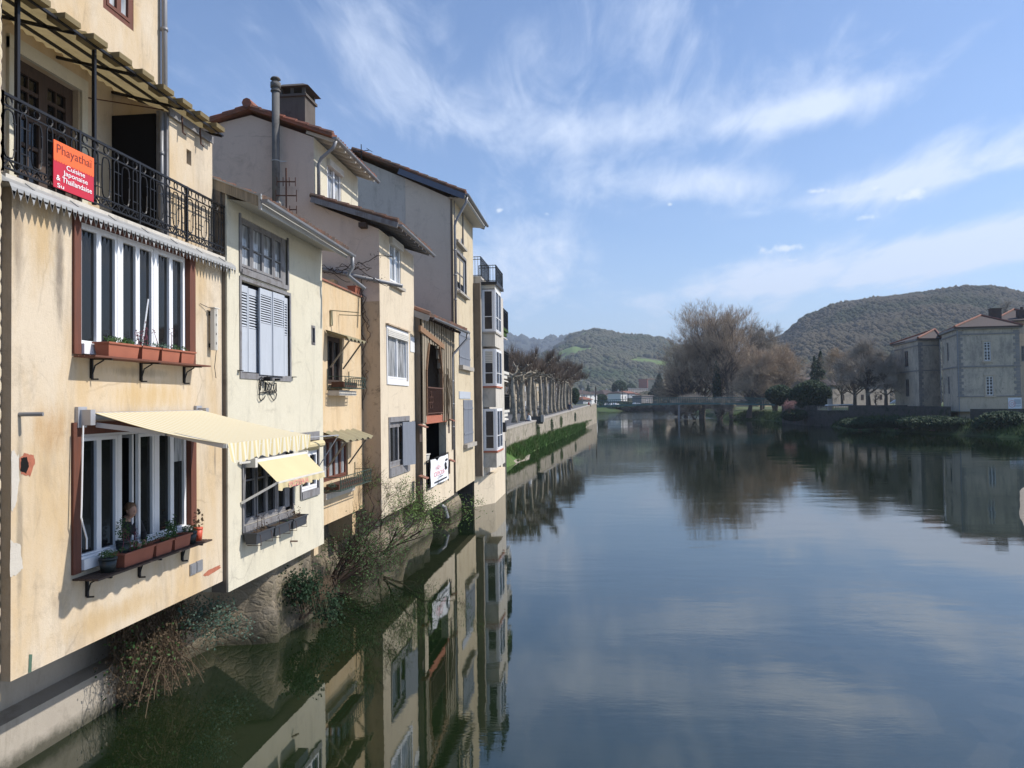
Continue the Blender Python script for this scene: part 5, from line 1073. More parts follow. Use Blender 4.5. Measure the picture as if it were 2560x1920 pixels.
mb = MB(); mb.bb(B, -.09, 0, -.28, H + .16, -.02, .03); mb.bb(B, W, W + .09, -.28, H + .16, -.02, .03); mb.bb(B, 0, W, H, H + .16, -.02, .04); mb.bb(B, 0, W, -.28, 0, -.02, .05); obj('window_surround', mb, M['greywood'], HD)
mb = MB(); q0 = onX(1021, 1100, LD + .0); pA = V((-LD + .04, FY(1002, LD), a3[2] + H * .48)); pB = V((-LD + .30, FY(1010, LD) + .25, a3[2] + H * .48)); dd = (pB - pA) / 2; mb.obox((pA + pB) / 2, dd, dd.cross(Z).normalized() * .02, Z * (H * .50)); obj('shutter', mb, M['shutter_d'], HD, label='slate grey shutter standing open')
B = xb(LD, a4[0], a4[2]); window(HD, B, a4[1] - a4[0], a4[3] - a4[2], 1, .03, 'greywood', 'glass', .06, (), .03)
mb = MB(); yq = FY(1026, LD); zq = onX(1030, 880, LD); mb.box(-LD, -LD + .02, yq, FY(1036, LD), onX(1030, 880, LD).z, onX(1030, 843, LD).z); obj('white_plate', mb, M['white'], HD)
mb = MB(); e0, e1, t0, t1 = V((-5.95, 22.42, 10.62)), V((-5.95, 27.12, 10.62)), V((-LT, 22.42, 11.52)), V((-LT, 27.12, 11.52)); tile_roof(mb, e0, e1, t0, t1, seed=7); verge_tiles(mb, e0 + Y * .05, t0 + Y * .05); r1 = obj('lower_roof', mb, M['tile'], HD)
mb = MB(); mb.bar(e0 + V((.0, -.02, -.09)), t0 + V((0, -.02, -.09)), .05, .16)
for i in range(9): y = 22.6 + i * .55; mb.bar(V((-6.0, y, 10.53)), V((-7.0, y, 10.86)), .07, .10)
obj('rafters', mb, M['greywood'], r1); gutter(HD, V((-5.88, 22.42, 10.56)), V((-5.88, 27.15, 10.52)))
mb = MB(); mb.box(-7.15, -6.95, 22.36, 22.65, 10.52, 10.66); obj('beam_end', mb, M['darkwood'], HD)
mb = MB(); e0, e1, t0, t1 = V((-7.98, 22.45, 13.38)), V((-7.98, 27.1, 13.38)), V((-10.66, 22.45, 14.38)), V((-10.66, 27.1, 14.38)); tile_roof(mb, e0, e1, t0, t1, seed=8); verge_tiles(mb, e0 + Y * .06, t0 + Y * .06, .09)
f0, f1, g0, g1 = V((-16, 22.45, 12.95)), V((-16, 27.1, 12.95)), V((-10.66, 22.45, 14.38)), V((-10.66, 27.1, 14.38)); tile_roof(mb, f0, f1, g0, g1, seed=9); verge_tiles(mb, f0 + Y * .06, g0 + Y * .06, .09); mb.tube([V((-10.66, 22.35, 14.50)), V((-10.66, 27.1, 14.50))], .15, 8); r2 = obj('upper_roof', mb, M['tile_red'], HD)
mb = MB()
for i in range(9): y = 22.75 + i * .53; mb.bar(V((-8.02, y, 13.30)), V((-8.9, y, 13.62)), .07, .09)
mb.poly(V((-8.0, 22.7, 13.345)), V((-8.0, 27.05, 13.345)), V((-8.9, 27.05, 13.67)), V((-8.9, 22.7, 13.67))); obj('rafters', mb, M['offwhite'], r2); gutter(HD, V((-7.91, 22.45, 13.33)), V((-7.91, 27.15, 13.30)))
pipe(HD, [V((-7.91, 22.6, 13.25)), V((-8.0, 22.62, 13.05)), V((-8.42, 22.72, 12.78)), V((-8.52, 22.74, 12.6)), V((-8.52, 22.74, 11.5))], .055)
# chimney
mb = MB(); cy0, cy1 = 23.6, 24.5; cl, cr = 10.15, 9.28; mb.box(-cl, -cr, cy0, cy1, 13.6, 15.12); ch = obj('chimney', mb, M['soot'], r2)
mb = MB(); mb.box(-cl - .06, -cr + .06, cy0 - .06, cy1 + .06, 15.122, 15.2)
for x in (-cl + .05, -(cl + cr) / 2, -cr - .05):
    for y in (cy0 + .05, cy1 - .05): mb.box(x - .05, x + .05, y - .05, y + .05, 15.2, 15.42)
mb.add([V((-cl - .14, cy0 - .14, 15.42)), V((-cr + .16, cy0 - .14, 15.42)), V((-cr + .16, cy1 + .14, 15.42)), V((-cl - .14, cy1 + .14, 15.42)), V((-cl + .1, cy0 + .1, 15.58)), V((-cr - .1, cy0 + .1, 15.58)), V((-cr - .1, cy1 - .1, 15.58)), V((-cl + .1, cy1 - .1, 15.58))], [(3, 2, 1, 0), (4, 5, 6, 7), (0, 1, 5, 4), (1, 2, 6, 5), (2, 3, 7, 6), (3, 0, 4, 7)]); obj('chimney_cap', mb, M['soot'], ch)
mb = MB(); p = onY(690, 505, 22.4); q = onY(689, 228, 22.4); q2 = onY(689, 195, 22.4); 
mb.tube([V((p.x, 22.4, p.z - .6)), V((q.x, 22.4, q.z))], .115, 14); mb.tube([V((q.x, 22.4, q.z - .02)), V((q.x, 22.4, q.z + .02))], .15, 14); mb.tube([V((q.x, 22.4, q.z + .02)), V((q.x, 22.4, q.z + .10))], .12, 14); mb.tube([V((q.x, 22.4, q.z + .10)), V((q.x, 22.4, q.z + .26))], .155, 14); mb.tube([V((q.x, 22.4, q.z + .26)), V((q.x, 22.4, q.z + .36))], .07, 10); mb.tube([V((q.x, 22.4, q.z + .36)), V((q.x, 22.4, q.z + .42))], [.16, .12], 14)
fl = obj('flue_pipe', mb, M['flue'], HD, True); mb = MB(); z = p.z + .35; mb.tube([V((p.x, 22.4, z + .9)), V((p.x, 22.4, z + .93))], .13, 12); mb.bar(V((p.x + .1, 22.4, z + .9)), V((p.x + .25, 22.6, z + .95)), .03); mb.prism([V((p.x - .2, 22.2, p.z - .5)), V((p.x + .2, 22.2, p.z - .5)), V((p.x + .14, 22.3, p.z)), V((p.x - .14, 22.3, p.z))], V((0, .4, 0))); obj('flue_collar', mb, M['zinc'], fl)
# grey pipe jutting out along the side wall
g0 = onY(800, 672, 22.5); g1 = onY(1006, 715, 22.5); pipe(HD, [V((-8.9, 22.48, g0.z + .05)), V((g0.x, 22.5, g0.z)), V((g1.x, 22.5, g1.z))], .06, 'pipe', 'overflow_pipe')
mb = MB(); rnd = random.Random(8)
for k in range(7):
    p = V((g0.x + rnd.uniform(-.4, 1.3), 22.42, g0.z + rnd.uniform(-.1, .15))); pts = [p]
    for i in range(9): p = p + V((rnd.uniform(.05, .2), rnd.uniform(-.03, .03), rnd.uniform(-.12, .10))); pts.append(p)
    mb.tube(pts, .012, 4); leafcloud(mb, pts[5], (.4, .1, .12), 26, .05, rnd)
for k in range(8):
    p = V((-7.05 + rnd.uniform(-.2, .1), 22.60, rnd.uniform(5.2, 8.2))); pts = [p]; dz = rnd.choice((-1, 1))
    for i in range(11):
        p = p + V((rnd.uniform(-.12, .09), rnd.uniform(-.01, .01), dz * rnd.uniform(.05, .18))); p.x = max(-7.15, min(-6.66, p.x)); pts.append(p)
    mb.tube(pts, .011, 4)
solo('climbing_vine', mb, M['twig'], 'leafless vine straggling over the grey pipe and mouldy side wall', 'vine')
# aerials
def aerial(name, base, h, elems, lab, rot=0, mat='iron', ver=False):
    t = thing(name, lab, 'antenna', tuple(base)); mb = MB(); mb.bar(base, base + Z * h, .03); obj('mast', mb, M[mat], t); mb = MB()
    for (z, L, ne, el, an) in elems:
        d = V((math.cos(an), math.sin(an), 0)); s = Z if ver else V((-d.y, d.x, 0)); c = base + Z * z; mb.bar(c - d * L / 2, c + d * L / 2, .025)
        for i in range(ne): q = c + d * (L * (i / (ne - 1) - .5)); mb.bar(q - s * el / 2, q + s * el / 2, .016)
    obj('elements', mb, M[mat], t)
aerial('tv_antenna', V((-8.9, 26.4, 13.6)), .65, [(.6, 1.2, 8, .16, .1)], 'long toothed television aerial on the upper red tiled roof')
aerial('tv_antenna', V((-10.2, 32.4, 15.8)), .75, [(.45, .8, 2, .5, -.2)], 'small three-bar television aerial on the ridge of the tall grey house')
q = onY(716, 540, 18.3); aerial('tv_antenna', V((q.x, 18.3, 9.6)), onY(716, 420, 18.3).z - 9.6, [(1.15, .45, 4, .22, .2), (.8, .5, 3, .3, .2), (.45, .5, 4, .2, .2)], 'bent rusty aerial standing beside the cement flue', 0, 'rustiron', True)
# ================================================================== HOUSE E: half-timbered house
LE = 6.33; E0, E1 = 27.01, 32.75
HE = thing('timber_house', 'half-timbered house with plank cladding and a tall dark boathouse opening', 'house', (-LE, 30, 0))
up = (FY(1061, LE), FY(1100, LE), onX(1080, 1036, LE).z, onX(1080, 862, LE).z); lo = (FY(1064, LE), FY(1114, LE), onX(1064, 1225, LE).z, onX(1064, 1060, LE).z)
zb = 1.25
mb = MB(); wall_grid(mb, xb(LE, E0, zb), E1 - E0, lo[3] + .05 - zb, [(lo[0] - E0, lo[1] - E0, lo[2] - zb, lo[3] - zb, .3)]); obj('wall', mb, M['peach'], HE)
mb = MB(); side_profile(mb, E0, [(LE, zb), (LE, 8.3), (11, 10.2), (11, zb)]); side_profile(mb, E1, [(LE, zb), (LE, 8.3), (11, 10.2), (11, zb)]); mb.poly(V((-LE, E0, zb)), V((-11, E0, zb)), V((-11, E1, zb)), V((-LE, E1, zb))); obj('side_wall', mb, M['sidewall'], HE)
# planks with a tapering opening
mb = MB(); ztop = 8.3; z1 = lo[3] + .051; n = 26; zk = onX(1080, 862, LE).z; kn = onX(1080, 930, LE).z
for i in range(n):
    ya = E0 + (E1 - E0) * i / n; yb = E0 + (E1 - E0) * (i + .93) / n; ym = (ya + yb) / 2; x = -LE + .02 + .03 * (i % 2) + .02 * random.Random(i).random()
    inside = up[0] < ym < up[1]
    if not inside: mb.box(-LE - .05, x, ya, yb, z1, ztop - .02)
    else:
        f = (ym - up[0]) / (up[1] - up[0]); cut = zk if .28 < f < .78 else (kn + (zk - kn) * (f / .28 if f <= .28 else (1 - f) / .22)); mb.box(-LE - .05, x, ya, yb, cut, ztop - .02)
mb.box(-LE - .06, -LE - .055, E0, up[0], z1, ztop); mb.box(-LE - .06, -LE - .055, up[1], E1, z1, ztop); obj('plank_cladding', mb, M['plank'], HE)
mb = MB(); mb.bar(V((-LE + .06, up[0] - .9, zk + .42)), V((-LE + .06, up[1] + .5, zk + .05)), .08, .2); mb.bar(V((-LE + .06, up[0] + .02, up[2])), V((-LE + .06, up[0] + .02, kn)), .07, .1); mb.bar(V((-LE + .06, up[0] + .02, kn)), V((-LE + .06, up[0] + .5, zk)), .07, .1); mb.bar(V((-LE + .06, up[1], up[2])), V((-LE + .06, up[1], kn)), .07, .12); mb.bar(V((-LE + .06, up[1], kn)), V((-LE + .06, up[1] - .45, zk)), .07, .14); obj('timber_frame', mb, M['beam'], HE)
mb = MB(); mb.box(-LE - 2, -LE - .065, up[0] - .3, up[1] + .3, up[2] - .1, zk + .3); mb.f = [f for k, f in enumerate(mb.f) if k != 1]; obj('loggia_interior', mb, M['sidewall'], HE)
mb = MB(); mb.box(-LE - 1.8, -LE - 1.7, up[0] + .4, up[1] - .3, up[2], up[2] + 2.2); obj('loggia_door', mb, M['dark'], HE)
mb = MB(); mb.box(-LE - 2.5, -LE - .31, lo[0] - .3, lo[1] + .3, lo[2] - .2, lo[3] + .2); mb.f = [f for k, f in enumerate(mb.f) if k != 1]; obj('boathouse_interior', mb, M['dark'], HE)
mb = MB(); mb.box(-LE - .25, -LE + .04, lo[0] - .1, lo[1] + .1, lo[3], lo[3] + .30); obj('brick_lintel', mb, M['brick'], HE)
mb = MB(); y0, y1 = up[0] + .03, up[1] - .03; z0 = up[2] + .05
mb.bar(V((-LE + .1, y0, z0 + .95)), V((-LE + .1, y1, z0 + .95)), .05); mb.bar(V((-LE + .1, y0, z0)), V((-LE + .1, y1, z0)), .04)
for i in range(24): y = y0 + (y1 - y0) * i / 23; mb.bar(V((-LE + .1, y, z0)), V((-LE + .1, y, z0 + .95)), .022)
for i in range(5): mb.ring(V((-LE + .12, y0 + .3 + i * .12, z0 + .3 + (i % 3) * .2)), Y, Z, .09, .12, .012, 8, 3)
obj('balustrade', mb, M['rustiron'], HE)
for yq, zq in ((FY(1050, LE), 4.35), (FY(1050, LE), 2.55), (FY(1121, LE), 4.45), (FY(1121, LE), 2.75)):
    mb = MB(); mb.box(-LE, -LE + .006, yq - .16, yq + .16, zq - .52, zq); n_ = obj('wall_niche', mb, M['darkwood'], HE); mb = MB(); mb.obox(V((-LE + .10, yq, zq + .04)), V((.14, 0, -.05)), Y * .22, V((0, 0, .018))); obj('niche_tile', mb, M['tile_red'], n_)
mb = MB(); vs0 = V((-6.05, 27.0, 8.33)); vs1 = V((-5.72, 32.95, 8.33)); t0, t1 = V((-11, 27.0, 10.25)), V((-11, 32.95, 10.25)); tile_roof(mb, vs0, vs1, t0, t1, seed=11); mb.tube([vs0 + V((0, .1, .05)), vs0.lerp(t0, .14) + V((0, .1, .05))], .12, 8); rE = obj('roof', mb, M['tile'], HE)
mb = MB(); mb.bar(V((-6.05, 26.98, 8.22)), V((-7.1, 26.98, 8.62)), .04, .22); obj('verge_board', mb, M['pipe'], rE)
mb = MB(); 
for i in range(10): y = 27.3 + i * .6; mb.bar(V((-5.95, y, 8.22)), V((-6.5, y, 8.42)), .08, .1)
obj('rafters', mb, M['darkwood'], rE)
gutter(HE, V((-5.98, 27.3, 8.30)), V((-5.64, 33.0, 8.25))); pipe(HE, [V((-5.66, 32.8, 8.2)), V((-5.68, 32.75, 7.95)), V((-6.22, 32.45, 7.3)), V((-6.27, 32.42, 7.1)), V((-6.27, 32.42, 3.2))], .055)
mb = MB(); rnd = random.Random(9)
for k in range(10):
    p = V((-LE + .08, rnd.uniform(up[1] + .3, E1 - .5), 4.3)); pts = [p]
    for i in range(12): p = p + V((0, rnd.uniform(-.08, .08), rnd.uniform(.1, .28))); pts.append(p)
    mb.tube(pts, .014, 4)
solo('climbing_vine', mb, M['dryvine'], 'dry creeper stems up the planks of the half-timbered house', 'vine')
# stuff in the boathouse
bt = thing('banner', 'white cloth banner with red lettering and black figure hanging from the boathouse rail', 'banner', (-LE + .05, FY(1095, LE), 1.7))
y0, y1 = FY(1073, LE - .1), FY(1119, LE - .1); z0, z1 = onX(1075, 1216, LE).z, onX(1075, 1148, LE).z; mb = MB(); vs = []
for j in range(8):
    for i in range(20):
        f = i / 19; g = j / 7; sag = .12 * math.exp(-((f - .35) / .09) ** 2) * (1 - g) ** 2; vs.append(V((-LE + .12 + .03 * math.sin(f * 11) + .01 * math.sin(g * 9 + f * 5), y0 + (y1 - y0) * f, z1 - sag - (z1 - z0) * g)))
mb.add(vs, [(j * 20 + i, j * 20 + i + 1, (j + 1) * 20 + i + 1, (j + 1) * 20 + i) for j in range(7) for i in range(19)]); obj('cloth', mb, M['white_cloth'], bt, True)
BB = lambda a, b: (V((-LE + .165, y0 + (y1 - y0) * a, z0 + (z1 - z0) * b)), Y, Z, X); bw, bh = y1 - y0, z1 - z0
text('lettering', 'ION', BB(.22, .58), bw * .26, bh * .13, M['pinktext'], bt); text('lettering', 'CIRCUS', BB(.12, .34), bw * .54, bh * .17, M['pinktext'], bt); 
mb = MB()
for a, b, r, s in ((.80, .82, .07, .05), (.74, .62, .06, .12), (.76, .50, .07, .07)): c = BB(a, b)[0]; mb.poly(*[c + Y * (bw * r * math.cos(k)) + Z * (bh * s * math.sin(k)) for k in [i * math.pi / 6 for i in range(12)]])
mb.bb(BB(.35, .26), 0, bw * .25, 0, .02, 0, .002); mb.bb(BB(.12, .10), 0, bw * .7, 0, .05, 0, .002); obj('black_figure', mb, M['black'], bt)
mb = MB(); mb.bar(V((-LE + .08, y0 - .5, z1 - .02)), V((-LE + .08, y1 + .05, z1 + .05)), .04); mb.bar(V((-LE + .08, y0 - .5, z0 - .1)), V((-LE + .08, y0 - .5, z1)), .04); mb.bar(V((-LE + .08, y1, z0 - .1)), V((-LE + .08, y1, z1 + .05)), .04)
for k in range(9): y = y0 - .5 + (y1 - y0 + .5) * k / 8; mb.bar(V((-LE + .08, y, z0 - .05)), V((-LE + .08, y, z1)), .02)
obj('guard_rail', mb, M['iron'], HE)
t = thing('storage_tub', 'pale plastic tub heaped with gear in the dark boathouse opening', 'tub', (-LE - .4, y0 + .5, z1 - .2)); mb = MB(); c = V((-LE - .35, y0 + .55, z1 - .12)); mb.tube([c, c + Z * .3], [.26, .32], 14); mb.ring(c + Z * .3, X, Y, .33, .33, .02, 14); obj('tub', mb, M['offwhite'], t); mb = MB(); mb.ell(c + V((.0, -.2, .5)), (.18, .22, .2), 9, 6); obj('contents', mb, M['plank'], t)
solo('metal_cabinet', MB().box(-LE - .7, -LE - .2, y0 - .55, y0 + .15, z1 - .9, z1 + .55).box(-LE - .2, -LE - .18, y0 - .5, y0 + .1, z1 - .8, z1 + .5), M['pipe'], 'grey metal cabinet at the left of the boathouse opening', 'cabinet')
# ================================================================== HOUSE F: tall house with slate shutters
LF_ = 6.25; F0, F1 = 32.8, 38.1
HF = thing('village_house', 'tall narrow house with slate-blue shutters and a broad grey windowless side wall', 'house', (-LF_, 35, 0))
f1 = (FY(1140, LF_), FY(1161, LF_), onX(1150, 610, LF_).z, onX(1150, 508, LF_).z); f2 = (FY(1144, LF_), FY(1167, LF_), onX(1150, 728, LF_).z, onX(1150, 640, LF_).z); f3 = (FY(1148, LF_), FY(1175, LF_), onX(1160, 915, LF_).z, onX(1160, 822, LF_).z); f4 = (FY(1157, LF_), FY(1180, LF_), onX(1165, 1108, LF_).z, onX(1165, 1000, LF_).z)
mb = MB(); zb = 1.35; shell(mb, LF_, LF_ + .3, F0, F1, zb, 14.1, [], [f + (.12,) for f in (f1, f2, f3, f4)]); obj('wall', mb, M['patchy'], HF)
mb = MB(); side_profile(mb, F0 - .003, [(LF_ + .08, 8.0), (LF_ + .08, 14.1), (8.35, 15.08), (8.35, 8.0)]); side_profile(mb, F1, [(LF_ + .3, zb), (LF_ + .3, 14.1), (10.6, 16.2), (16, 13.9), (16, zb)]); obj('side_wall', mb, M['greige'], HF)
mb = MB(); side_profile(mb, F0 + .02, [(8.35, 8.0), (8.35, 15.08), (10.6, 16.12), (16, 13.8), (16, 8.0)]); side_profile(mb, F0 + .0, [(8.0, zb), (8.0, 8), (16, 8.0), (16, zb)]); obj('rear_side_wall', mb, M['concrete'], HF, label='slightly recessed lighter rear part of the side wall')
mb = MB(); mb.box(-LF_ - 1.4, -LF_ - .001, F0 - .005, F0 + .0, 1.3, 8.2); mb.box(-LF_ - .10, -LF_ - .01, F0 - .03, F0 - .006, 8.2, 14.2); obj('corner_board', mb, M['sidewall'], HF)
mb = MB(); e0, e1, t0, t1 = V((-5.62, 32.45, 14.22)), V((-5.62, 38.35, 14.22)), V((-10.6, 32.45, 16.35)), V((-10.6, 38.35, 16.35)); tile_roof(mb, e0, e1, t0, t1, .24, .38, seed=12); verge_tiles(mb, e0 + Y * .05, t0 + Y * .05, .10, .45); tile_roof(mb, V((-16, 32.45, 14.0)), V((-16, 38.35, 14.0)), t0, t1, .24, .38, seed=13); rF = obj('roof', mb, M['tile'], HF)
mb = MB(); mb.bar(V((-5.66, 32.42, 14.06)), V((-8.55, 32.42, 15.30)), .05, .24); obj('verge_board', mb, M['bluefascia'], rF); mb = MB(); mb.bar(V((-5.66, 38.33, 14.06)), V((-8.55, 38.33, 15.30)), .05, .24); obj('verge_board', mb, M['bluefascia'], rF)
mb = MB(); mb.poly(V((-5.66, 32.45, 14.0)), V((-5.66, 38.3, 14.0)), V((-6.4, 38.3, 14.08)), V((-6.4, 32.45, 14.08))); mb.bar(V((-5.68, 32.45, 14.08)), V((-5.68, 38.3, 14.08)), .03, .2); obj('soffit', mb, M['metalsoffit'], rF)
gutter(HF, V((-5.54, 32.45, 14.18)), V((-5.54, 38.4, 14.15))); pipe(HF, [V((-5.58, 32.6, 14.1)), V((-5.62, 32.6, 13.85)), V((-6.1, 32.74, 13.1)), V((-6.16, 32.75, 12.9)), V((-6.17, 32.76, 8.6))], .055)
for f, lv in ((f1, 2), (f2, 2)):
    B = xb(LF_, f[0], f[2]); W, H = f[1] - f[0], f[3] - f[2]; window(HF, B, W, H, lv, .06, 'greywood', 'glass', .1, (.5,), .06)
    mb = MB(); mb.bb(B, -.08, 0, -.1, H + .1, -.02, .04); mb.bb(B, W, W + .1, -.1, H + .1, -.02, .04); mb.bb(B, 0, W, H, H + .12, -.02, .05); obj('window_surround', mb, M['greywood'], HF)
    mb = MB(); mb.bb(B, -.1, W + .15, -.2, -.1, 0, .2); obj('sill', mb, M['coping'], HF)
B = xb(LF_, f1[0], f1[2]); W, H = f1[1] - f1[0], f1[3] - f1[2]
for f in (f1, f2):
    B = xb(LF_, f[0], f[2]); W, H = f[1] - f[0], f[3] - f[2]; mb = MB(); mb.bb(B, W - .30, W - .02, 0, H, -.08, -.03); obj('shutter', mb, M['shutter_d'], HF)
for f in (f3, f4):
    B = xb(LF_, f[0], f[2]); W, H = f[1] - f[0], f[3] - f[2]
    for a, b in ((.02, W / 2 - .01), (W / 2 + .01, W - .02)):
        mb = MB(); k = 4
        for i in range(k): mb.bb(B, a + (b - a) * i / k, a + (b - a) * (i + .92) / k, 0, H, -.02, .03)
        mb.bb(B, a, b, H * .2, H * .2 + .08, .03, .05); mb.bb(B, a, b, H * .78, H * .78 + .08, .03, .05); obj('shutter', mb, M['shutter_d'], HF)
    mb = MB(); mb.bb(B, -.08, W + .1, -.2, -.02, 0, .2); obj('sill', mb, M['coping'], HF)
mb = MB(); a = onX(1147, 978, LF_); b = onX(1175, 992, LF_); mb.box(-LF_, -LF_ + .03, a.y, b.y, b.z - .1, a.z); obj('blue_plate', mb, M['shutter'], HF)
mb = MB(); mb.poly(V((-LF_ - .3, F0, zb)), V((-LF_ - 3, F0, zb)), V((-LF_ - 3, F1, zb)), V((-LF_ - .3, F1, zb))); obj('underside', mb, M['sidewall'], HF)
# ================================================================== HOUSE G: grey concrete block with bay windows
G0 = 38.2; HG = thing('apartment_block', 'grey concrete riverside block with stacked white bay windows and a railed roof terrace', 'building', (-5.9, 41, 0))
xs = onY(1204, 900, G0).x; xr = onY(1239, 900, G0 + .4).x
mb = MB(); mb.box(-16, xs, G0, G0 + 9, 1.5, onY(1190, 690, G0).z); obj('wall', mb, M['concrete'], HG)
mb = MB(); mb.box(-7.2, xs, G0 - .25, G0 - .001, 1.55, onY(1190, 700, G0).z - .2); obj('pilaster', mb, M['sidewall'], HG)
zl = lambda y: onY(1220, y, G0 + .3).z
fl_ = [(722, 832), (872, 968), (1022, 1130)]
body = [(712, 722), (832, 866), (968, 1018), (1130, 1169)]
for (ya, yb) in body:
    mb = MB(); mb.box(xs + .001, xr, G0 + .3, G0 + 2.6, zl(yb), zl(ya)); obj('bay_panel', mb, M['concrete'], HG)
    if ya > 800:
        mb = MB(); mb.box(xs + .001, xr + .06, G0 + .22, G0 + 2.66, zl(ya) - .03, zl(ya) + .06); obj('bay_ledge', mb, M['brick'] if ya > 840 else M['coping'], HG)
for k, (ya, yb) in enumerate(fl_):
    z0, z1 = zl(yb) + .061, zl(ya) - .001
    if ya > 860: z1 += .0
    B = (V((xs + .01, G0 + .32, z0)), X, Z, -Y); W, H = xr - xs - .02, z1 - z0
    w_ = window(HG, B, W, H, 1, .06, 'white', 'glass_far', .01, (.34,), .07); 
    B2 = (V((xr - .01, G0 + .36, z0)), Y, Z, X); window(HG, B2, 2.2, H, 2, .06, 'white', 'glass_far', .01, (.34,), .07)
    if k == 1:
        mb = MB(); 
        for i in range(8): mb.bb(B, .06, W - .06, H - .12 - i * .085, H - .05 - i * .085, .005, .03)
        obj('roller_blind', mb, M['offwhite'], w_)
mb = MB(); zt = zl(712); mb.box(xs - .2, xr + .15, G0 + .1, G0 + 2.9, zt, zt + .14); obj('roof_slab', mb, M['black'], HG); zt += .14
mb = MB(); mb.box(xs, xr + .02, G0 + .28, G0 + 2.65, zl(724), zl(712) - .001); obj('bay_cornice', mb, M['offwhite'], HG)
def barrail(parent, pts, z, h, name='railing', mat='iron', step=.14, nm=None):
    mb = MB()
    for i in range(len(pts) - 1):
        a, b = pts[i], pts[i + 1]; L = (b - a).length
        for q in (.05, h - .13, h): mb.bar(a + Z * (z + q), b + Z * (z + q), .03)
        n = max(2, int(L / step))
        for k in range(n + 1): p = a.lerp(b, k / n); w = .045 if k in (0, n) else .016; mb.bar(p + Z * z, p + Z * (z + h), w)
    return obj(name, mb, M[mat], parent)
barrail(HG, [V((xs - .1, G0 + .15, 0)), V((xr + .1, G0 + .15, 0)), V((xr + .1, G0 + 2.8, 0))], zt, onY(1220, 662, G0).z - zt)
zz_ = onY(1190, 690, G0).z; xl_ = onY(1180, 690, G0).x; barrail(HG, [V((xl_ - .6, G0 + .1, 0)), V((xs, G0 + .1, 0)), V((xs, G0 + 3, 0))], zz_, onY(1190, 641, G0).z - zz_)
# chamfered lit pier in the water
pz = onY(1190, 1262, G0); mb = MB(); xa = onY(1191, 1262, 38.6).x; xb_ = onY(1231, 1262, 38.6).x
mb.add([V((xa, 38.0, -1)), V((xb_, 39.6, -1)), V((xb_, 44, -1)), V((xa, 44, -1)), V((xa, 38.0, 1.5)), V((xb_, 39.6, 1.5)), V((xb_, 44, 1.5)), V((xa, 44, 1.5))], [(0, 1, 5, 4), (1, 2, 6, 5), (3, 0, 4, 7), (4, 5, 6, 7)]); solo('stone_pier', mb, M['peach'], 'sunlit pale pier standing in the river under the grey bay-windowed block', 'pier')
mb = MB(); mb.box(-9, xa - .05, 37.9, 38.4, -1, 1.5); mb.box(-9, -6.4, 44, 52, -1, 2.6); solo('river_wall', mb, M['darkwall'], 'dark stained river wall behind the sunlit pier', 'wall')
# ================================================================== BALCONY BUILDING beyond
HH = thing('apartment_block', 'far stone apartment block with three stacked dark-railed balconies beside the plane trees', 'building', (-6.5, 50, 0))
Yb = 46.0; xw = -6.6
mb = MB(); mb.box(-18, xw, Yb, 52, .6, onY(1240, 730, Yb).z); obj('wall', mb, M['concrete'], HH)
xo = onY(1272, 900, Yb + 4).x
for k, (yt, yb, wid) in enumerate(((762, 812, 1270), (872, 925, 1272), (985, 1026, 1270))):
    xq = -5.93; zf = onY(1240, yb, Yb).z; h = onY(1240, yt, Yb).z - zf
    mb = MB(); mb.box(xw - .3, xq, Yb - .2, 50.2, zf - .16, zf); mb.box(xw - .3, xq - .1, Yb, 50.0, zf - .42, zf - .161); sl_ = obj('balcony', mb, M['offwhite'] if k else M['grass_sh'], HH)
    barrail(sl_, [V((xw - .2, Yb - .15, 0)), V((xq - .03, Yb - .15, 0)), V((xq - .03, 50.1, 0))], zf, h, 'balcony_railing', 'iron', .11)
    mb = MB(); mb.box(xq - .1, xq - .08, Yb, 50.0, zf + .04, zf + h - .05); obj('privacy_screen', mb, M['bluefascia'], sl_)
    mb = MB(); zc = zf - .6; mb.obox(V(((xw + xq) / 2, 48, zc + .1)), V(((xq - xw) / 2, 0, -.12)), Y * 1.6, V((0, 0, .03))); obj('folded_awning', mb, M['offwhite'], sl_)
for yy, (za, zb2) in ((0, (1024, 1118)), (1, (835, 868)), (2, (930, 975))):
    z0, z1 = onY(1240, zb2, Yb).z, onY(1240, za, Yb).z
    for q in (46.6, 49.0): window(HH, (V((xw + .002, q, z0)), Y, Z, X), 1.5, z1 - z0, 2, .07, 'white', 'glass_far', 0.0, (.5,), .07)
mb = MB(); mb.box(-9, onY(1256, 1110, 46).x, 45.2, 46, .3, onY(1256, 1080, 46).z); solo('garden_wall', mb, M['cream'], 'short cream wall above the gravel spit at the foot of the balconied block', 'wall')
mb = MB(); q = onY(1248, 1075, 44); mb.box(q.x - .5, q.x + .4, 43.6, 44.2, onY(1248, 1080, 44).z, onY(1248, 1056, 44).z); mb.box(q.x - .45, q.x + .35, 43.58, 43.6, onY(1248, 1078, 44).z, onY(1248, 1058, 44).z); solo('dark_box', mb, M['black'], 'dark box unit fixed at the corner beside the bay-windowed block', 'box')
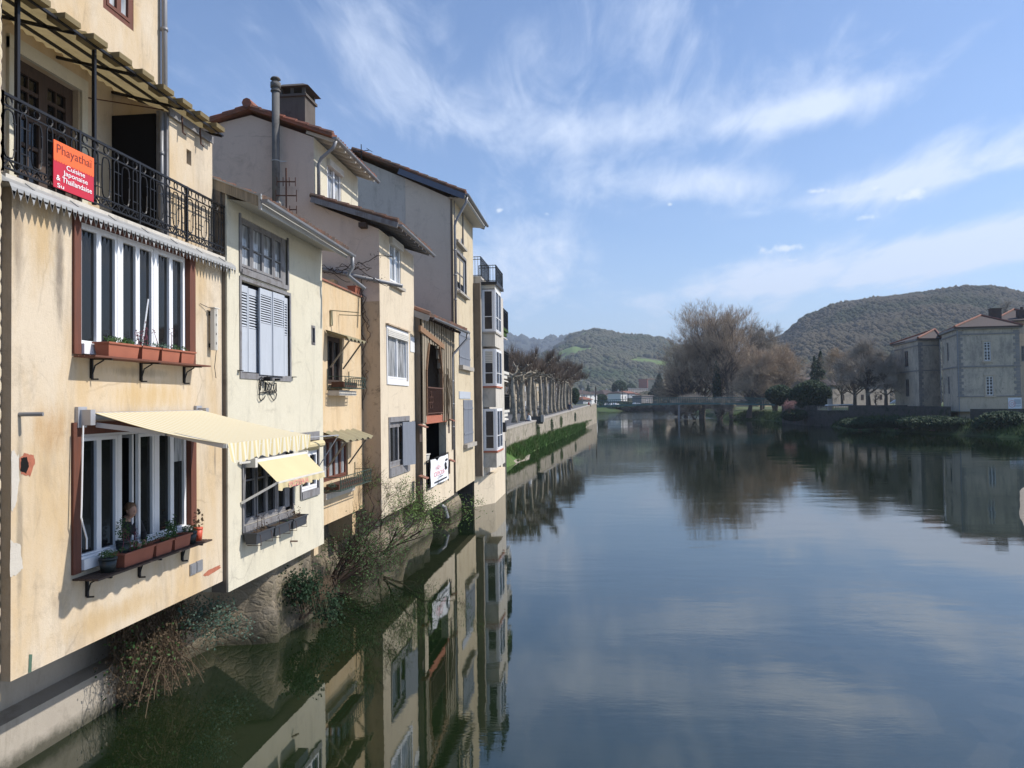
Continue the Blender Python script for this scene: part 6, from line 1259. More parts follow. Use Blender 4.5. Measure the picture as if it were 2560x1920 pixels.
# ================================================================== plants along the footing
def bush(name, label, base, specs, leafn, leafsz, seed, leafmat='leaf', twm='twig', spread=.12, cat='shrub', d0=(.6, .2, .8)):
    rnd = random.Random(seed); t = thing(name, label, cat, tuple(base)); mb = MB(); tips = []
    for (dx, dy, dz, L, r, dp_) in specs: branchy(mb, base + V((rnd.uniform(-.1, .1), rnd.uniform(-.3, .3), 0)), V((dx, dy, dz)).normalized(), L, r, dp_, rnd, tips, .7, .10, (2, 3), .66, 5)
    obj('branches', mb, M[twm], t, True); tw = MB(); twigs(tw, tips, 3, .45, .004, rnd, .1); obj('twigs', tw, M[twm], t); lb = MB(); leaves_on(lb, [p for p, _ in tips] + [p + d * .15 for p, d in tips], leafn, leafsz, spread, rnd); obj('foliage', lb, M[leafmat], t); return t
b0 = onZ(815, 1475, .15); bush('riverside_shrub', 'large sprawling shrub with dark bare limbs and fresh leaves rooted in the stone footing', V((-7.45, 20.3, .1)), [(1, .5, .6, 1.0, .06, 4), (1, 1.6, .5, 1.2, .07, 4), (.8, 2.4, .7, 1.3, .06, 4), (.6, .3, 1.3, 1.1, .05, 4), (1, 1.0, 1.0, 1.1, .05, 4), (1.2, .4, .05, .8, .04, 4), (.6, -.7, .9, 1.0, .04, 3)], 2400, .055, 21, 'leaf', spread=.15)
b1 = onX(930, 1330, 7.7); bush('riverside_shrub', 'light green arching bush leaning over the water below the half-timbered house', V((-7.05, 24.2, .4)), [(.9, .4, .9, 1.5, .04, 4), (1, 1.3, .7, 1.5, .04, 4), (.8, -.5, 1.0, 1.3, .035, 4), (.5, .8, 1.5, 1.4, .03, 4)], 3400, .05, 22, 'leaf_y', spread=.2)
b2 = onX(900, 1240, 7.4); bush('riverside_shrub', 'bare-twigged young sapling rising before the mouldy side wall', V((-7.1, 21.9, .9)), [(.3, .3, 1.5, 1.3, .03, 4), (.6, .6, 1.1, 1.2, .025, 4), (.2, -.3, 1.3, 1.2, .025, 4)], 700, .04, 23, 'leaf_y')
b3 = onZ(705, 1490, .3); bush('riverside_shrub', 'small dark green clump with tan grass at the foot of the rubble footing', V((-6.95, 17.0, .25)), [(.8, .3, .8, .5, .03, 3), (.6, -.2, .9, .5, .03, 3)], 2600, .07, 24, 'leaf_d', spread=.12)
rnd = random.Random(31); mb = MB(); g0 = onZ(735, 1500, .2)
for _ in range(500):
    a = V((-7.05 + rnd.uniform(-.1, .15), 17.5 + rnd.gauss(0, .25), .8)); b = a + V((rnd.uniform(.1, .5), rnd.gauss(0, .15), rnd.uniform(.0, .25))); c = b + V((rnd.uniform(.02, .15), rnd.gauss(0, .1), -rnd.uniform(.2, .6))); mb.poly(a, b, c, b + V((.006, .012, .01)))
solo('grass_tuft', mb, M['dryvine'], 'drooping tuft of tan dry grass on the rubble footing', 'grass tuft')
# hanging dead creeper under house A
t = thing('hanging_creeper', 'tangled mass of dead brown creeper hanging under the nearest house to the water', 'creeper', (-8.2, 11.5, 0)); rnd = random.Random(33)
cA = onX(372, 1610, 8.1); mb = MB(); tips = []
for k in range(330):
    p = V((-8.15 + rnd.uniform(-.15, .35), cA.y + rnd.gauss(0, .36), 1.85 - abs(rnd.gauss(0, .25)))); pts = [p]
    for i in range(rnd.randint(6, 12)): p = p + V((rnd.gauss(.012, .045), rnd.gauss(-.012, .055), -rnd.uniform(.04, .20))); p.z = max(.06 + .3 * rnd.random(), p.z); pts.append(p)
    mb.tube(pts, [.009 - .006 * i / len(pts) for i in range(len(pts))], 3, False); tips += [(q, Z * -1) for q in pts[3::3]]
for k in range(24):
    p = V((-7.9 + rnd.uniform(0, .3), cA.y + rnd.uniform(-.5, .3), rnd.uniform(.5, .9))); pts = [p]; d = V((rnd.uniform(0, .08), rnd.gauss(-.02, .07), .03))
    for i in range(8): p = p + d; d = d + V((0, 0, -.022)); p.z = max(.04, p.z); pts.append(p)
    mb.tube(pts, .006, 3, False)
obj('stems', mb, M['dryvine'], t); lb = MB(); leaves_on(lb, [q for q, _ in tips], 4500, .05, .10, rnd); obj('dead_leaves', lb, M['dryvine'], t); lb = MB(); leaves_on(lb, [q + V((.05, -.30 * rnd.random(), .02)) for q, _ in tips], 520, .06, .10, rnd); obj('foliage', lb, M['leaf'], t)
tw = MB(); twigs(tw, tips[::2], 1, .35, .004, rnd, -.2); obj('twigs', tw, M['dryvine'], t)
cB = onX(480, 1660, 7.9); bush('riverside_shrub', 'blue-green drooping weed reaching over the water beside the dead creeper', V((-8.1, cB.y - .35, .95)), [(1, .3, -.1, .5, .014, 3), (1, .6, -.35, .55, .014, 3), (1, .1, .1, .45, .012, 3), (.8, .7, -.2, .5, .012, 3)], 1500, .05, 35, 'bluegreen', 'dryvine', .10)
mb = MB(); pz_ = onX(325 * 1.0, 1600, 8.3); mb.tube([V((-8.05, cA.y - .05, 1.95)), V((-8.05, cA.y - .05, 1.35))], .09, 10); solo('drain_outlet', mb, M['pipe'], 'grey drain pipe end above the dead creeper', 'pipe')
mb = MB(); q = onX(1090, 1240, 6.6); mb.tube([V((-7.6, 31.6, 1.15)), V((-6.9, 31.8, 1.05)), V((-6.6, 32.0, .8)), V((-6.5, 32.1, .35))], .09, 10); solo('drain_outlet', mb, M['pipe'], 'bent grey outfall pipe below the boathouse banner', 'pipe')
# ================================================================== plane trees
def plane_tree(seed):
    rnd = random.Random(seed); t = thing('plane_tree', '', 'tree', (0, 0, 0)); mb = MB(); H = 5.9; lean = V((rnd.gauss(0, .25), rnd.gauss(0, .25), 0)); pts = []; rs = []
    for i in range(9): f = i / 8; pts.append(V((0, 0, 0)) + lean * (f * f) + V((math.sin(f * 7 + seed), math.cos(f * 6 + seed), 0)) * .05 + Z * (H * f)); rs.append(.30 * (1.5 if i == 0 else 1) * (1 - .28 * f))
    mb.tube(pts, rs, 9)
    for k in range(6): z = rnd.uniform(.8, 5); a = rnd.uniform(0, 6.28); p = V((math.cos(a) * .3, math.sin(a) * .3, z)); mb.ell(p, (.10, .10, .09), 6, 4)
    obj('trunk', mb, M['plane'], t, True); mb = MB(); tips = []
    for k in range(6):
        a = 6.283 * k / 6 + rnd.uniform(-.4, .4); p = pts[-1] - Z * rnd.uniform(0, .3); d = V((math.cos(a), math.sin(a), .35)); r = .17; q = [p]; rr = [r]
        for i in range(5):
            d = (d + V((rnd.gauss(0, .3), rnd.gauss(0, .3), rnd.gauss(.10, .25)))).normalized(); q.append(q[-1] + d * rnd.uniform(.45, .75)); rr.append(r * (1 - .13 * (i + 1)))
            if i >= 1:
                s = (d + V((rnd.gauss(0, .9), rnd.gauss(0, .9), rnd.uniform(-.1, .8)))).normalized(); e = q[-1] + s * rnd.uniform(.4, .9); mb.tube([q[-1], q[-1].lerp(e, .5) + Z * .05, e], [rr[-1] * .75, rr[-1] * .6, rr[-1] * .65], 5, False); mb.ell(e, (.13, .13, .12), 6, 4); tips.append((e, (s + Z * .6).normalized()))
        mb.tube(q, rr, 6, False); mb.ell(q[-1], (.16, .16, .15), 6, 4); tips.append((q[-1], (d + Z * .5).normalized())); tips.append((q[-2], Z))
    obj('limbs', mb, M['plane'], t, True); tw = MB(); twigs(tw, tips, 32, 1.6, .016, rnd, 1.1, .5); obj('shoots', tw, M['twig_red'], t); return t
protos = [plane_tree(50 + i) for i in range(4)]
px_front = [1285.6, 1306, 1323, 1338, 1352, 1364.5, 1377, 1385, 1395, 1403, 1411, 1419, 1427]
dists = []
f_y = [92.5, 97, 103, 109, 115, 121, 127, 132, 138, 144, 150, 156, 163]
first = {}
def put_tree(k, loc, label, sc=1.0):
    i = k % 4; p = protos[i]
    if i not in first: first[i] = 1; p.location = loc; p['label'] = label; p['group'] = 'pollarded plane trees on the promenade'; p.scale = (sc,) * 3
    else: o = dup(p, loc, (k * 1.9) % 6.28, sc, label); o['group'] = 'pollarded plane trees on the promenade'
names = ['first', 'second', 'third', 'fourth', 'fifth', 'sixth', 'seventh', 'eighth', 'ninth', 'tenth', 'eleventh', 'twelfth', 'last']
for k, (px, yy) in enumerate(zip(px_front, f_y)):
    q = dep(px, 1003, yy); put_tree(k, (q.x, q.y, promz(q.y) - .05), f'pollarded plane tree, {names[k]} of the row nearest the river wall counting from the balconied block', .97 + .05 * ((k * 7) % 3))
for r in range(2):
    for k in range(13):
        yy = f_y[k] + 3; q = dep(px_front[k], 1003, yy); off = 5.5 * (r + 1)
        put_tree(k + 13 + r * 3, (q.x - off, q.y, promz(q.y) - .05), f'pollarded plane tree, {names[k]} of the ' + ('middle row' if r == 0 else 'row farthest from the river') + ' on the promenade', 1.0)
# backdrop street side of the promenade
def simple_house(px0, px1, ybase, ytop, D, depth_, wallm, roofm, label, zb=None, roofh=1.6, wins=(4, 1), hip=True, name='village_house', cat='house', flat=False, doors=0, fr='white', rot=1.1):
    a, b = dep(px0, ybase, D), dep(px1, ybase, D + (rot * (px1 - px0) / FP * D if rot else 0)); zb = zb if zb is not None else min(a.z, b.z); zt = dep((px0 + px1) / 2, ytop, D).z; u = (b - a); u.z = 0; W = u.length; u.normalize(); n = V((u.y, -u.x, 0)); o = V((a.x, a.y, zb)); H = zt - zb
    t = thing(name, label, cat, tuple(o)); mb = MB(); nw, nf = wins; ops = []; ww, wh = min(1.3, W / (nw * 2 + .5)), min(1.4, H / nf * .5)
    for i in range(nw):
        for j in range(nf): c = W * (i + .5) / nw; z = H * (j + .32) / nf; ops.append((c - ww / 2, c + ww / 2, z, z + wh, .12))
    B = (o, u, Z, n); wall_grid(mb, B, W, H, ops); k = -n * depth_
    mb.poly(o, o + k, o + k + Z * H, o + Z * H); q = o + u * W; mb.poly(q, q + k, q + k + Z * H, q + Z * H); mb.poly(o + k, q + k, q + k + Z * H, o + k + Z * H)
    if not hip and not flat: 
        for s in (o, q): mb.poly(s + Z * H, s + k + Z * H, s + k * .5 + Z * (H + roofh))
    obj('wall', mb, M[wallm], t)
    for q_ in ops: window(t, (B[0] + u * q_[0] + Z * q_[2], u, Z, n), q_[1] - q_[0], q_[3] - q_[2], 2, .08, fr, 'glass_far', .08, (), .08)
    mb = MB(); e = .45; A = [o + Z * H - u * e + n * e, q + Z * H + u * e + n * e, q + Z * H + u * e + k - n * e, o + Z * H - u * e + k - n * e]
    if flat: mb.prism([x for x in A], Z * .3)
    else:
        ins = min(W, depth_) * .45 if hip else -0.0; m0 = (A[0] + A[3]) / 2 + u * ins + Z * roofh; m1 = (A[1] + A[2]) / 2 - u * ins + Z * roofh
        for d in (0, -.12):
            z = Z * d; mb.poly(A[0] + z, A[1] + z, m1 + z, m0 + z); mb.poly(A[2] + z, A[3] + z, m0 + z, m1 + z); mb.poly(A[1] + z, A[2] + z, m1 + z); mb.poly(A[3] + z, A[0] + z, m0 + z)
        for i in range(4): mb.poly(A[i], A[(i + 1) % 4], A[(i + 1) % 4] - Z * .12, A[i] - Z * .12)
    r = obj('roof', mb, M[roofm], t)
    if not flat: mb = MB(); c = (m0 + m1) / 2 + u * W * .15; mb.box(c.x - .3, c.x + .3, c.y - .3, c.y + .3, c.z - .8, c.z + .7); obj('chimney', mb, M[wallm], r)
    return t
simple_house(1450, 1493, 1009, 985, 330, 10, 'whitewall', 'tile_far', 'two-storey white house with a dark red roof behind the last plane tree', wins=(4, 2), roofh=1.9)
simple_house(1458, 1479, 1010, 998.5, 262, 4, 'greywall', 'tile_red', 'small pale kiosk with a bright red roof at the end of the quay', wins=(1, 1), roofh=1.0)
simple_house(1512, 1552, 1003, 987, 420, 12, 'whitewall', 'tile_far', 'wide low white villa with a red hipped roof', wins=(4, 1), roofh=2.9)
simple_house(1552, 1568, 1003, 983, 412, 9, 'whitewall', 'tile_far', 'narrow white wing of the villa with one large window', wins=(2, 1), roofh=1.3)
simple_house(1490, 1515, 1002, 984, 520, 10, 'greyconc_far', 'tile_far', 'brown roofed house half hidden behind the white villa', wins=(2, 1), roofh=2.2)
simple_house(1569, 1588, 995, 983, 430, 9, 'greywall', 'tile_red', 'pale blue-grey gabled house with an orange tiled roof', wins=(1, 1), roofh=1.4, hip=False)
simple_house(1588, 1600, 995, 985, 436, 9, 'beige', 'tile_red', 'small cream annex with arched door beside the blue-grey gable', wins=(2, 1), roofh=.9)
simple_house(1568, 1632, 992, 971, 640, 12, 'greyconc_far', 'greywall', 'long low apartment building with a pale flat roof', wins=(12, 2), flat=True, name='apartment_block', cat='building')
simple_house(1619, 1634, 970, 948, 700, 10, 'pinkwall', 'pinkwall', 'salmon pink tower beside the tall cedar', wins=(1, 2), flat=True, name='apartment_block', cat='building')
simple_house(1655, 1694, 985, 948, 620, 14, 'beige', 'beige', 'cream apartment building partly behind the tall poplars', wins=(7, 3), flat=True, name='apartment_block', cat='building')
simple_house(1604, 1632, 1007, 990, 400, 6, 'greyconc_far', 'greyconc_far', 'plain grey block wall building below the cedar', wins=(1, 1), flat=True, name='shed', cat='shed')
for k in range(9):
    q = dep(1290 + k * 24, 1003, 92 + k * 20); yy = q.y; t = simple_house(1180 + k * 30, 1222 + k * 25, 1005, 955 - .5 * k, 130 + k * 18, 9, ['beige', 'greyconc_far', 'greyconc_far', 'beige', 'rubble'][k % 5], 'tile_far', ['beige', 'dark', 'grey', 'tan', 'stone'][k % 5] + f' street front glimpsed behind the plane trunks, {names[k]} along the promenade', zb=3.0, wins=(4, 2), roofh=.8)
for k, (yy, w_, zt_) in enumerate(((88, 1.2, 1.9), (101, 1.0, 2.2), (112, 1.6, 2.4), (134, 1.3, 2.6))):
    c_ = along(yy, -.1) + Z * zt_; mb = MB(); rnd = random.Random(k); leafcloud(mb, c_, (.22, w_, .9), 420, .17, rnd); solo('wall_ivy', mb, M['leaf_d'] if k % 2 else M['grass_sh'], ['dark plant sprouting from the quay wall nearest the gravel spit', 'ivy tuft on the quay wall below the seated person', 'wide ivy patch hanging on the middle of the quay wall', 'farthest ivy clump on the quay wall'][k], 'ivy')
# round clipped and conical evergreens
def crown(name, label, px, ybase, ytop, D, wpx, leafm, shape, seed, n=2600, size=None, group=None, cat='tree', twm='bark'):
    rnd = random.Random(seed); b = dep(px, ybase, D); tp = dep(px, ytop, D); H = tp.z - b.z; R_ = wpx / 2 / FP * D; t = thing(name, label, cat, tuple(b), group); size = size or max(.12, R_ * .16); mb = MB()
    mb.tube([b - Z * .3, b + Z * H * .6], [R_ * .09 + .05, R_ * .04], 6); obj('trunk', mb, M[twm], t); mb = MB(); lump = [(V((rnd.gauss(0, 1), rnd.gauss(0, 1), rnd.gauss(0, 1))).normalized(), rnd.uniform(.1, .32)) for _ in range(14)]
    for _ in range(n):
        z = rnd.random()
        if shape == 'cone': rr = R_ * (1 - z) ** .8 * (1 + .25 * math.sin(z * 34)); z0 = .08 + .92 * z
        elif shape == 'tiers': rr = R_ * (1 - z) ** .7 * (.55 + .45 * abs(math.sin(z * 22))); z0 = .05 + .95 * z
        else: rr = R_ * math.sqrt(max(0, 1 - (2 * z - 1) ** 2)) ; z0 = .02 + .98 * z
        a = rnd.uniform(0, 6.283); d = V((math.cos(a), math.sin(a), (z - .5) * 1.2)).normalized(); k = 1 + sum(s * max(0, d.dot(l)) ** 6 for l, s in lump) - .12; rr *= k * (rnd.uniform(.55, 1) ** .5); p = b + V((math.cos(a) * rr, math.sin(a) * rr, H * z0 * (.94 + .06 * k)))
        u = V((rnd.gauss(0, 1), rnd.gauss(0, 1), rnd.gauss(0, 1))).normalized() * size * rnd.uniform(.5, 1.3); v = u.orthogonal().normalized() * size * .6; mb.poly(p - u, p + v, p + u, p - v)
    obj('crown', mb, M[leafm], t); return t
crown('conifer', 'dark columnar conifer between the last plane tree and the white house', 1438, 1010, 971, 215, 22, 'leaf_d', 'round', 61, 2500)
crown('evergreen_tree', 'dark rounded evergreen rising behind the white villa', 1549, 1000, 953, 520, 36, 'leaf_d', 'round', 62, 3000, cat='tree')
crown('cedar_tree', 'tall dark layered cedar in front of the cream apartments', 1649, 1000, 937, 430, 44, 'leaf_d', 'tiers', 63, 4200)
crown('evergreen_tree', 'small dark pine above the far roofs left of the street lamps', 1471, 990, 961, 560, 18, 'leaf_d', 'cone', 64, 900)
crown('hedge_bush', 'dark rounded bush beside the white villa wall', 1504, 1008, 986, 385, 26, 'leaf_d', 'round', 65, 1500, cat='bush')
crown('evergreen_tree', 'flat-topped dark green tree behind the long apartment building', 1577, 985, 960, 700, 26, 'leaf_d', 'round', 66, 1300)
mb = MB(); rnd = random.Random(5)
hd = [dep(1496, 1013, 372), dep(1560, 1012, 400), dep(1605, 1010, 432), dep(1700, 1009, 470)]
for i in range(3):
    for k in range(500): p = hd[i].lerp(hd[i + 1], rnd.random()) + V((0, rnd.uniform(-1, 1), rnd.uniform(-1, 1.1))); u = V((rnd.gauss(0, 1), rnd.gauss(0, 1), rnd.gauss(0, 1))).normalized() * .55; v = u.orthogonal().normalized() * .4; mb.poly(p - u, p + v, p + u, p - v)
solo('hedge', mb, M['leaf_d'], 'long low dark hedge on the far bank below the villas', 'hedge')
# street lamps
def lamp(px, yb, yt, D, label, arm=-1):
    b = dep(px, yb, D); H = dep(px, yt, D).z - b.z; t = thing('street_lamp', label, 'street lamp', tuple(b), 'street lamps on the far quay'); mb = MB(); k = D / 260; pts = [b, b + Z * H * .72]; r = .10 * k
    for i in range(1, 7): a = i / 6 * math.pi / 2; pts.append(b + Z * (H * .72 + H * .28 * math.sin(a)) + CR * (arm * H * .30 * (1 - math.cos(a))))
    mb.tube(pts, [r * 1.2] + [r * .7] * 7, 6); obj('pole', mb, M['pipe'], t); mb = MB(); e = pts[-1]; mb.obox(e + CR * arm * H * .05, CR * H * .055, CF * .14 * k, Z * .09 * k); obj('lamp_head', mb, M['offwhite'], t)
lamp(1456, 1003, 943, 245, 'tall curved street lamp nearest the last plane tree'); lamp(1476, 1003, 950, 262, 'tall curved street lamp above the red kiosk roof'); lamp(1488, 1005, 968, 300, 'shorter curved street lamp at the quay corner')
for px, yt, lab in ((1556.5, 968, 'straight utility pole before the white villa'), (1571.5, 985, 'thin post with a dark sign right of the villa'), (1446, 984, 'thin pale post before the dark conifer'), (1633, 972, 'thin pole beside the cedar'), (1648, 978, 'thin pole in front of the cedar trunk')):
    b = dep(px, 1008, 380); h = dep(px, yt, 380).z - b.z; mb = MB(); mb.tube([b, b + Z * h], [.16, .1], 6); mb.bar(b + Z * (h - .3) - CR * .5, b + Z * (h - .3) + CR * .5, .12); solo('utility_pole', mb, M['twig'] if px != 1446 else M['pipe'], lab, 'pole', 'thin poles on the far bank')
mb = MB(); b = dep(1490.5, 1056, 193); mb.tube([b, b + Z * (dep(1490.5, 966, 193).z - b.z)], .12, 6); solo('mooring_post', mb, M['twig'], 'tall dark post rising at the end of the quay wall', 'post')
# cars
def car(loc, an, mat, label):
    t = thing('parked_car', label, 'car', (0, 0, 0), 'cars parked on the far bank'); mb = MB(); prof = [(-2.1, .35), (-2.15, .8), (-1.9, 1.0), (-1.45, 1.42), (.35, 1.45), (1.05, 1.0), (1.95, .85), (2.1, .6), (2.05, .35)]
    mb.prism([V((x, -.85, z)) for x, z in prof], Y * 1.7); obj('body', mb, M[mat], t); mb = MB(); wp = [(-1.35, 1.02), (-1.15, 1.36), (.28, 1.38), (.82, 1.02)]; mb.prism([V((x, -.87, z)) for x, z in wp], Y * 1.74); obj('window', mb, M['glass_far'], t)
    for x in (-1.35, 1.35):
        for y in (-.86, .70): mb = MB(); mb.tube([V((x, y, .32)), V((x, y + .16, .32))], .33, 12); obj('wheel', mb, M['tyre'], t)
    t.location = loc; t.rotation_euler = (0, 0, an)
for k, (px, m_, lab) in enumerate(((1496, 'carpaint_w', 'white car parked nearest the quay post'), (1505, 'carpaint_s', 'silver car parked before the dark bush'), (1513, 'carpaint_w', 'white car parked left of the villa door'), (1522, 'carpaint_s', 'silver car parked below the villa'), (1531, 'carpaint_w', 'white car parked under the villa windows'), (1540, 'carpaint_w', 'white car at the right end of the parked row'), (1592, 'carpaint_w', 'lone white car by the green lawn'))):
    q = dep(px, 1010, 380); car((q.x, q.y, 3.25), .5 + .3 * (k % 3), m_, lab)
# ================================================================== footbridge
mb = MB(); P0, P1 = dep(1488, 1018, 197), dep(1935, 1012, 190); P0.z, P1.z = 4.15, 4.05; t = thing('footbridge', 'slender green pedestrian footbridge crossing the river beyond the trees', 'footbridge', (P0.x, P0.y, 0))
def arch(f): p = P0.lerp(P1, f); p.z += .55 * (1 - (2 * f - 1) ** 2); return p
s = (P1 - P0).normalized().cross(Z).normalized(); 
for i in range(20):
    a, b = arch(i / 20), arch((i + 1) / 20)
    mb.add([a - s, b - s, b + s, a + s, a - s - Z * .42, b - s - Z * .42, b + s - Z * .42, a + s - Z * .42], [(0, 1, 2, 3), (4, 5, 6, 7), (0, 1, 5, 4), (3, 2, 6, 7)])
obj('deck', mb, M['greenpaint'], t); mb = MB()
for sd in (-1, 1):
    for i in range(20):
        a, b = arch(i / 20) + s * sd, arch((i + 1) / 20) + s * sd
        for h, w_ in ((1.35, .14), (.9, .05), (.5, .05)): mb.bar(a + Z * h, b + Z * h, w_)
        for k in range(4): q = a.lerp(b, k / 4); mb.bar(q, q + Z * 1.35, .07)
obj('railing', mb, M['greenpaint'], t); mb = MB(); q = arch((1701 - 1488) / 447); 
for sd in (-.6, .6): mb.tube([V((q.x, q.y, -.8)) + s * sd, q + s * sd - Z * .4], .22, 8)
obj('pier', mb, M['pipe'], t)
# ================================================================== big bare trees of the right bank
def big_tree(name, label, px, ybase, ytop, D, wpx, seed, style='poplar', mat='twig_warm', nlimb=5, dp_=5, tw=5, twl=1.6, trunks=1, r0=.38, group=None, twd=.022):
    rnd = random.Random(seed); b = dep(px, ybase, D); H = dep(px, ytop, D).z - b.z; R_ = wpx / 2 / FP * D; t = thing(name, label, 'tree', tuple(b), group); mb = MB(); tips = []
    for k in range(trunks):
        lean = V((rnd.uniform(-1, 1), rnd.uniform(-.6, .6), 0)) * (R_ * .62 if trunks > 1 else R_ * .08); top = b + lean + Z * H * (.88 if style == 'poplar' else .70) * rnd.uniform(.9, 1); N = 10; pts = []; rs = []; st = b + V((rnd.uniform(-.5, .5), rnd.uniform(-.5, .5), -.5)) * (1 if trunks > 1 else .2)
        for i in range(N + 1): f = i / N; pts.append(st.lerp(top, f) + V((rnd.gauss(0, .12), rnd.gauss(0, .12), 0)) * f + lean * (f * (1 - f) * -.5)); rs.append(r0 * (1 - .9 * f) + .02)
        mb.tube(pts, rs, 7, False)
        for j in range(nlimb):
            f = rnd.uniform(.18, .97) if style == 'poplar' else rnd.uniform(.22, 1.0); i = int(f * N); p = pts[i].lerp(pts[min(N, i + 1)], f * N - i); a = rnd.uniform(0, 6.283)
            el = .85 if style == 'poplar' else .45 + f * 1.1; d = V((math.cos(a), math.sin(a), el)).normalized(); L = (R_ * (.95 if style != 'poplar' else 1.0) * (1.15 - f * .6)) / 2.0
            branchy(mb, p, d, L, rs[i] * .45 + .02, dp_ - 2, rnd, tips, .45 if style == 'poplar' else .6, .13 if style == 'poplar' else .08, (2, 3), .76, 4)
    obj('trunk', mb, M['bark'], t, True); tb = MB(); twigs(tb, tips, tw, twl, twd, rnd, .5 if style == 'poplar' else .15, .6); o = obj('crown', tb, M[mat], t); return t
big_tree('poplar_tree', 'tallest bare many-stemmed poplar with pale feathery top beyond the footbridge', 1800, 1042, 768, 214, 230, 71, trunks=5, nlimb=24, dp_=5, tw=3, twl=2.0)
big_tree('poplar_tree', 'slim bare poplar with open branches at the right edge of the poplar group', 1828, 1042, 762, 208, 160, 72, trunks=3, nlimb=24, dp_=5, tw=3, twl=1.8)
big_tree('poplar_tree', 'broad brown-budded tree in the middle of the poplar group', 1755, 1042, 800, 222, 230, 73, trunks=4, nlimb=22, dp_=5, tw=3, twl=2.1)
big_tree('willow_tree', 'spreading brown tree leaning over the river at the left of the poplar group', 1715, 1042, 805, 216, 180, 74, style='broad', trunks=3, nlimb=22, dp_=5, tw=6, twl=2.0)
big_tree('willow_tree', 'low rounded bare thicket tree behind the footbridge pier', 1690, 1035, 915, 240, 110, 75, style='broad', trunks=3, nlimb=22, dp_=5, tw=6, twl=1.8)
big_tree('bare_tree', 'tall round-headed bare tree behind the poplars with clear sky around it', 1905, 1030, 772, 235, 160, 76, style='broad', mat='twig_grey', trunks=3, nlimb=26, dp_=5, tw=8, twl=2.4, twd=.03)
big_tree('bare_tree', 'broad low brown tree right of the poplars with many thin stems', 1935, 1035, 858, 205, 190, 77, style='broad', trunks=4, nlimb=20, dp_=5, tw=6, twl=2.0)
big_tree('bare_tree', 'dense brown tree just right of the tallest poplar', 1872, 1040, 868, 200, 130, 78, style='broad', trunks=3, nlimb=20, dp_=5, tw=6, twl=1.9)
big_tree('bare_tree', 'bare tree with a thick dark trunk and forked limbs left of the chateau', 2172, 1014, 836, 138, 160, 79, style='broad', mat='twig_grey', trunks=1, nlimb=34, dp_=5, tw=6, twl=1.4, r0=.42, twd=.02)
big_tree('bare_tree', 'bare tree close against the chateau side wall', 2214, 1014, 850, 134, 80, 80, style='broad', mat='twig_grey', trunks=1, nlimb=26, dp_=5, tw=6, twl=1.3, r0=.30, twd=.02)
big_tree('bare_tree', 'tall grey tree standing on the terrace right of the balustrade end', 2138, 1014, 848, 145, 130, 81, style='broad', mat='twig_grey', trunks=1, nlimb=30, dp_=5, tw=6, twl=1.4, r0=.34, twd=.02)
big_tree('bare_tree', 'pale brown tree behind the dark bush with a slender trunk', 2105, 1012, 862, 165, 130, 82, style='broad', mat='twig_warm', trunks=1, nlimb=28, dp_=5, tw=6, twl=1.6, r0=.28)
big_tree('bare_tree', 'small espaliered bare tree between two large trunks on the terrace', 2190, 1014, 975, 130, 36, 83, style='broad', mat='twig', trunks=1, nlimb=8, dp_=4, tw=2, twl=.6, r0=.12, twd=.012)
big_tree('bare_tree', 'slender bare tree on the slope behind the chateau chimney', 2510, 800, 742, 300, 40, 84, style='broad', mat='twig_grey', trunks=2, nlimb=12, dp_=4, tw=3, twl=1.5, r0=.25)
crown('conifer', 'dark pointed conifer behind the round-headed bare tree', 1908, 1020, 826, 250, 66, 'leaf_d', 'cone', 90, 3500)
crown('conifer', 'group of dark pointed firs left of the terrace trees', 2054, 1010, 880, 210, 40, 'leaf_d', 'cone', 91, 2600)
crown('conifer', 'shorter dark fir beside the pointed firs', 2038, 1010, 892, 214, 34, 'leaf_d', 'cone', 92, 2000)
crown('yew_bush', 'dark green rounded yew left of the pink blossom', 1950, 1012, 964, 168, 66, 'leaf_d', 'round', 93, 5200, .30, cat='bush')
crown('yew_bush', 'large dark green rounded yew right of the pink blossom', 2030, 1024, 953, 152, 92, 'leaf_d', 'round', 94, 7000, .32, cat='bush')
qb = dep(1974, 1024, 147); bush('blossom_shrub', 'pink flowering shrub between the two dark yews', V((qb.x, qb.y, 2.6)), [(-.6, 0, 1, 1.1, .04, 4), (.6, 0, 1.1, 1.1, .04, 4), (0, .2, 1.3, 1.2, .04, 4), (.1, -.3, .9, 1.0, .04, 4), (-.9, .1, .6, .9, .04, 4)], 2600, .10, 95, 'blossom', 'twig', .16)
crown('ivy_column', 'ivy-clad lower trunk in the poplar group', 1793, 1042, 905, 207, 17, 'leaf_d', 'round', 96, 2600, .30, cat='ivy')
rnd = random.Random(7)
for k, (px, yb, yt, D, w_, lab) in enumerate(((1735, 1045, 1006, 198, 110, 'brown scrub hanging over the waterline below the poplars'), (1800, 1046, 1010, 194, 90, 'dark bramble scrub at the water below the footbridge'), (1700, 1042, 1012, 204, 60, 'low bare thicket at the water left of the poplar trunks'))):
    big_tree('riverside_scrub', lab, px, yb, yt, D, w_, 100 + k, style='broad', trunks=6, nlimb=12, dp_=4, tw=7, twl=1.3, r0=.10, mat='twig_grey')
crown('riverside_scrub', 'dark low scrub below the pink blossom', 1986, 1052, 1024, 150, 60, 'leaf_d', 'round', 103, 2500, .25, cat='scrub')
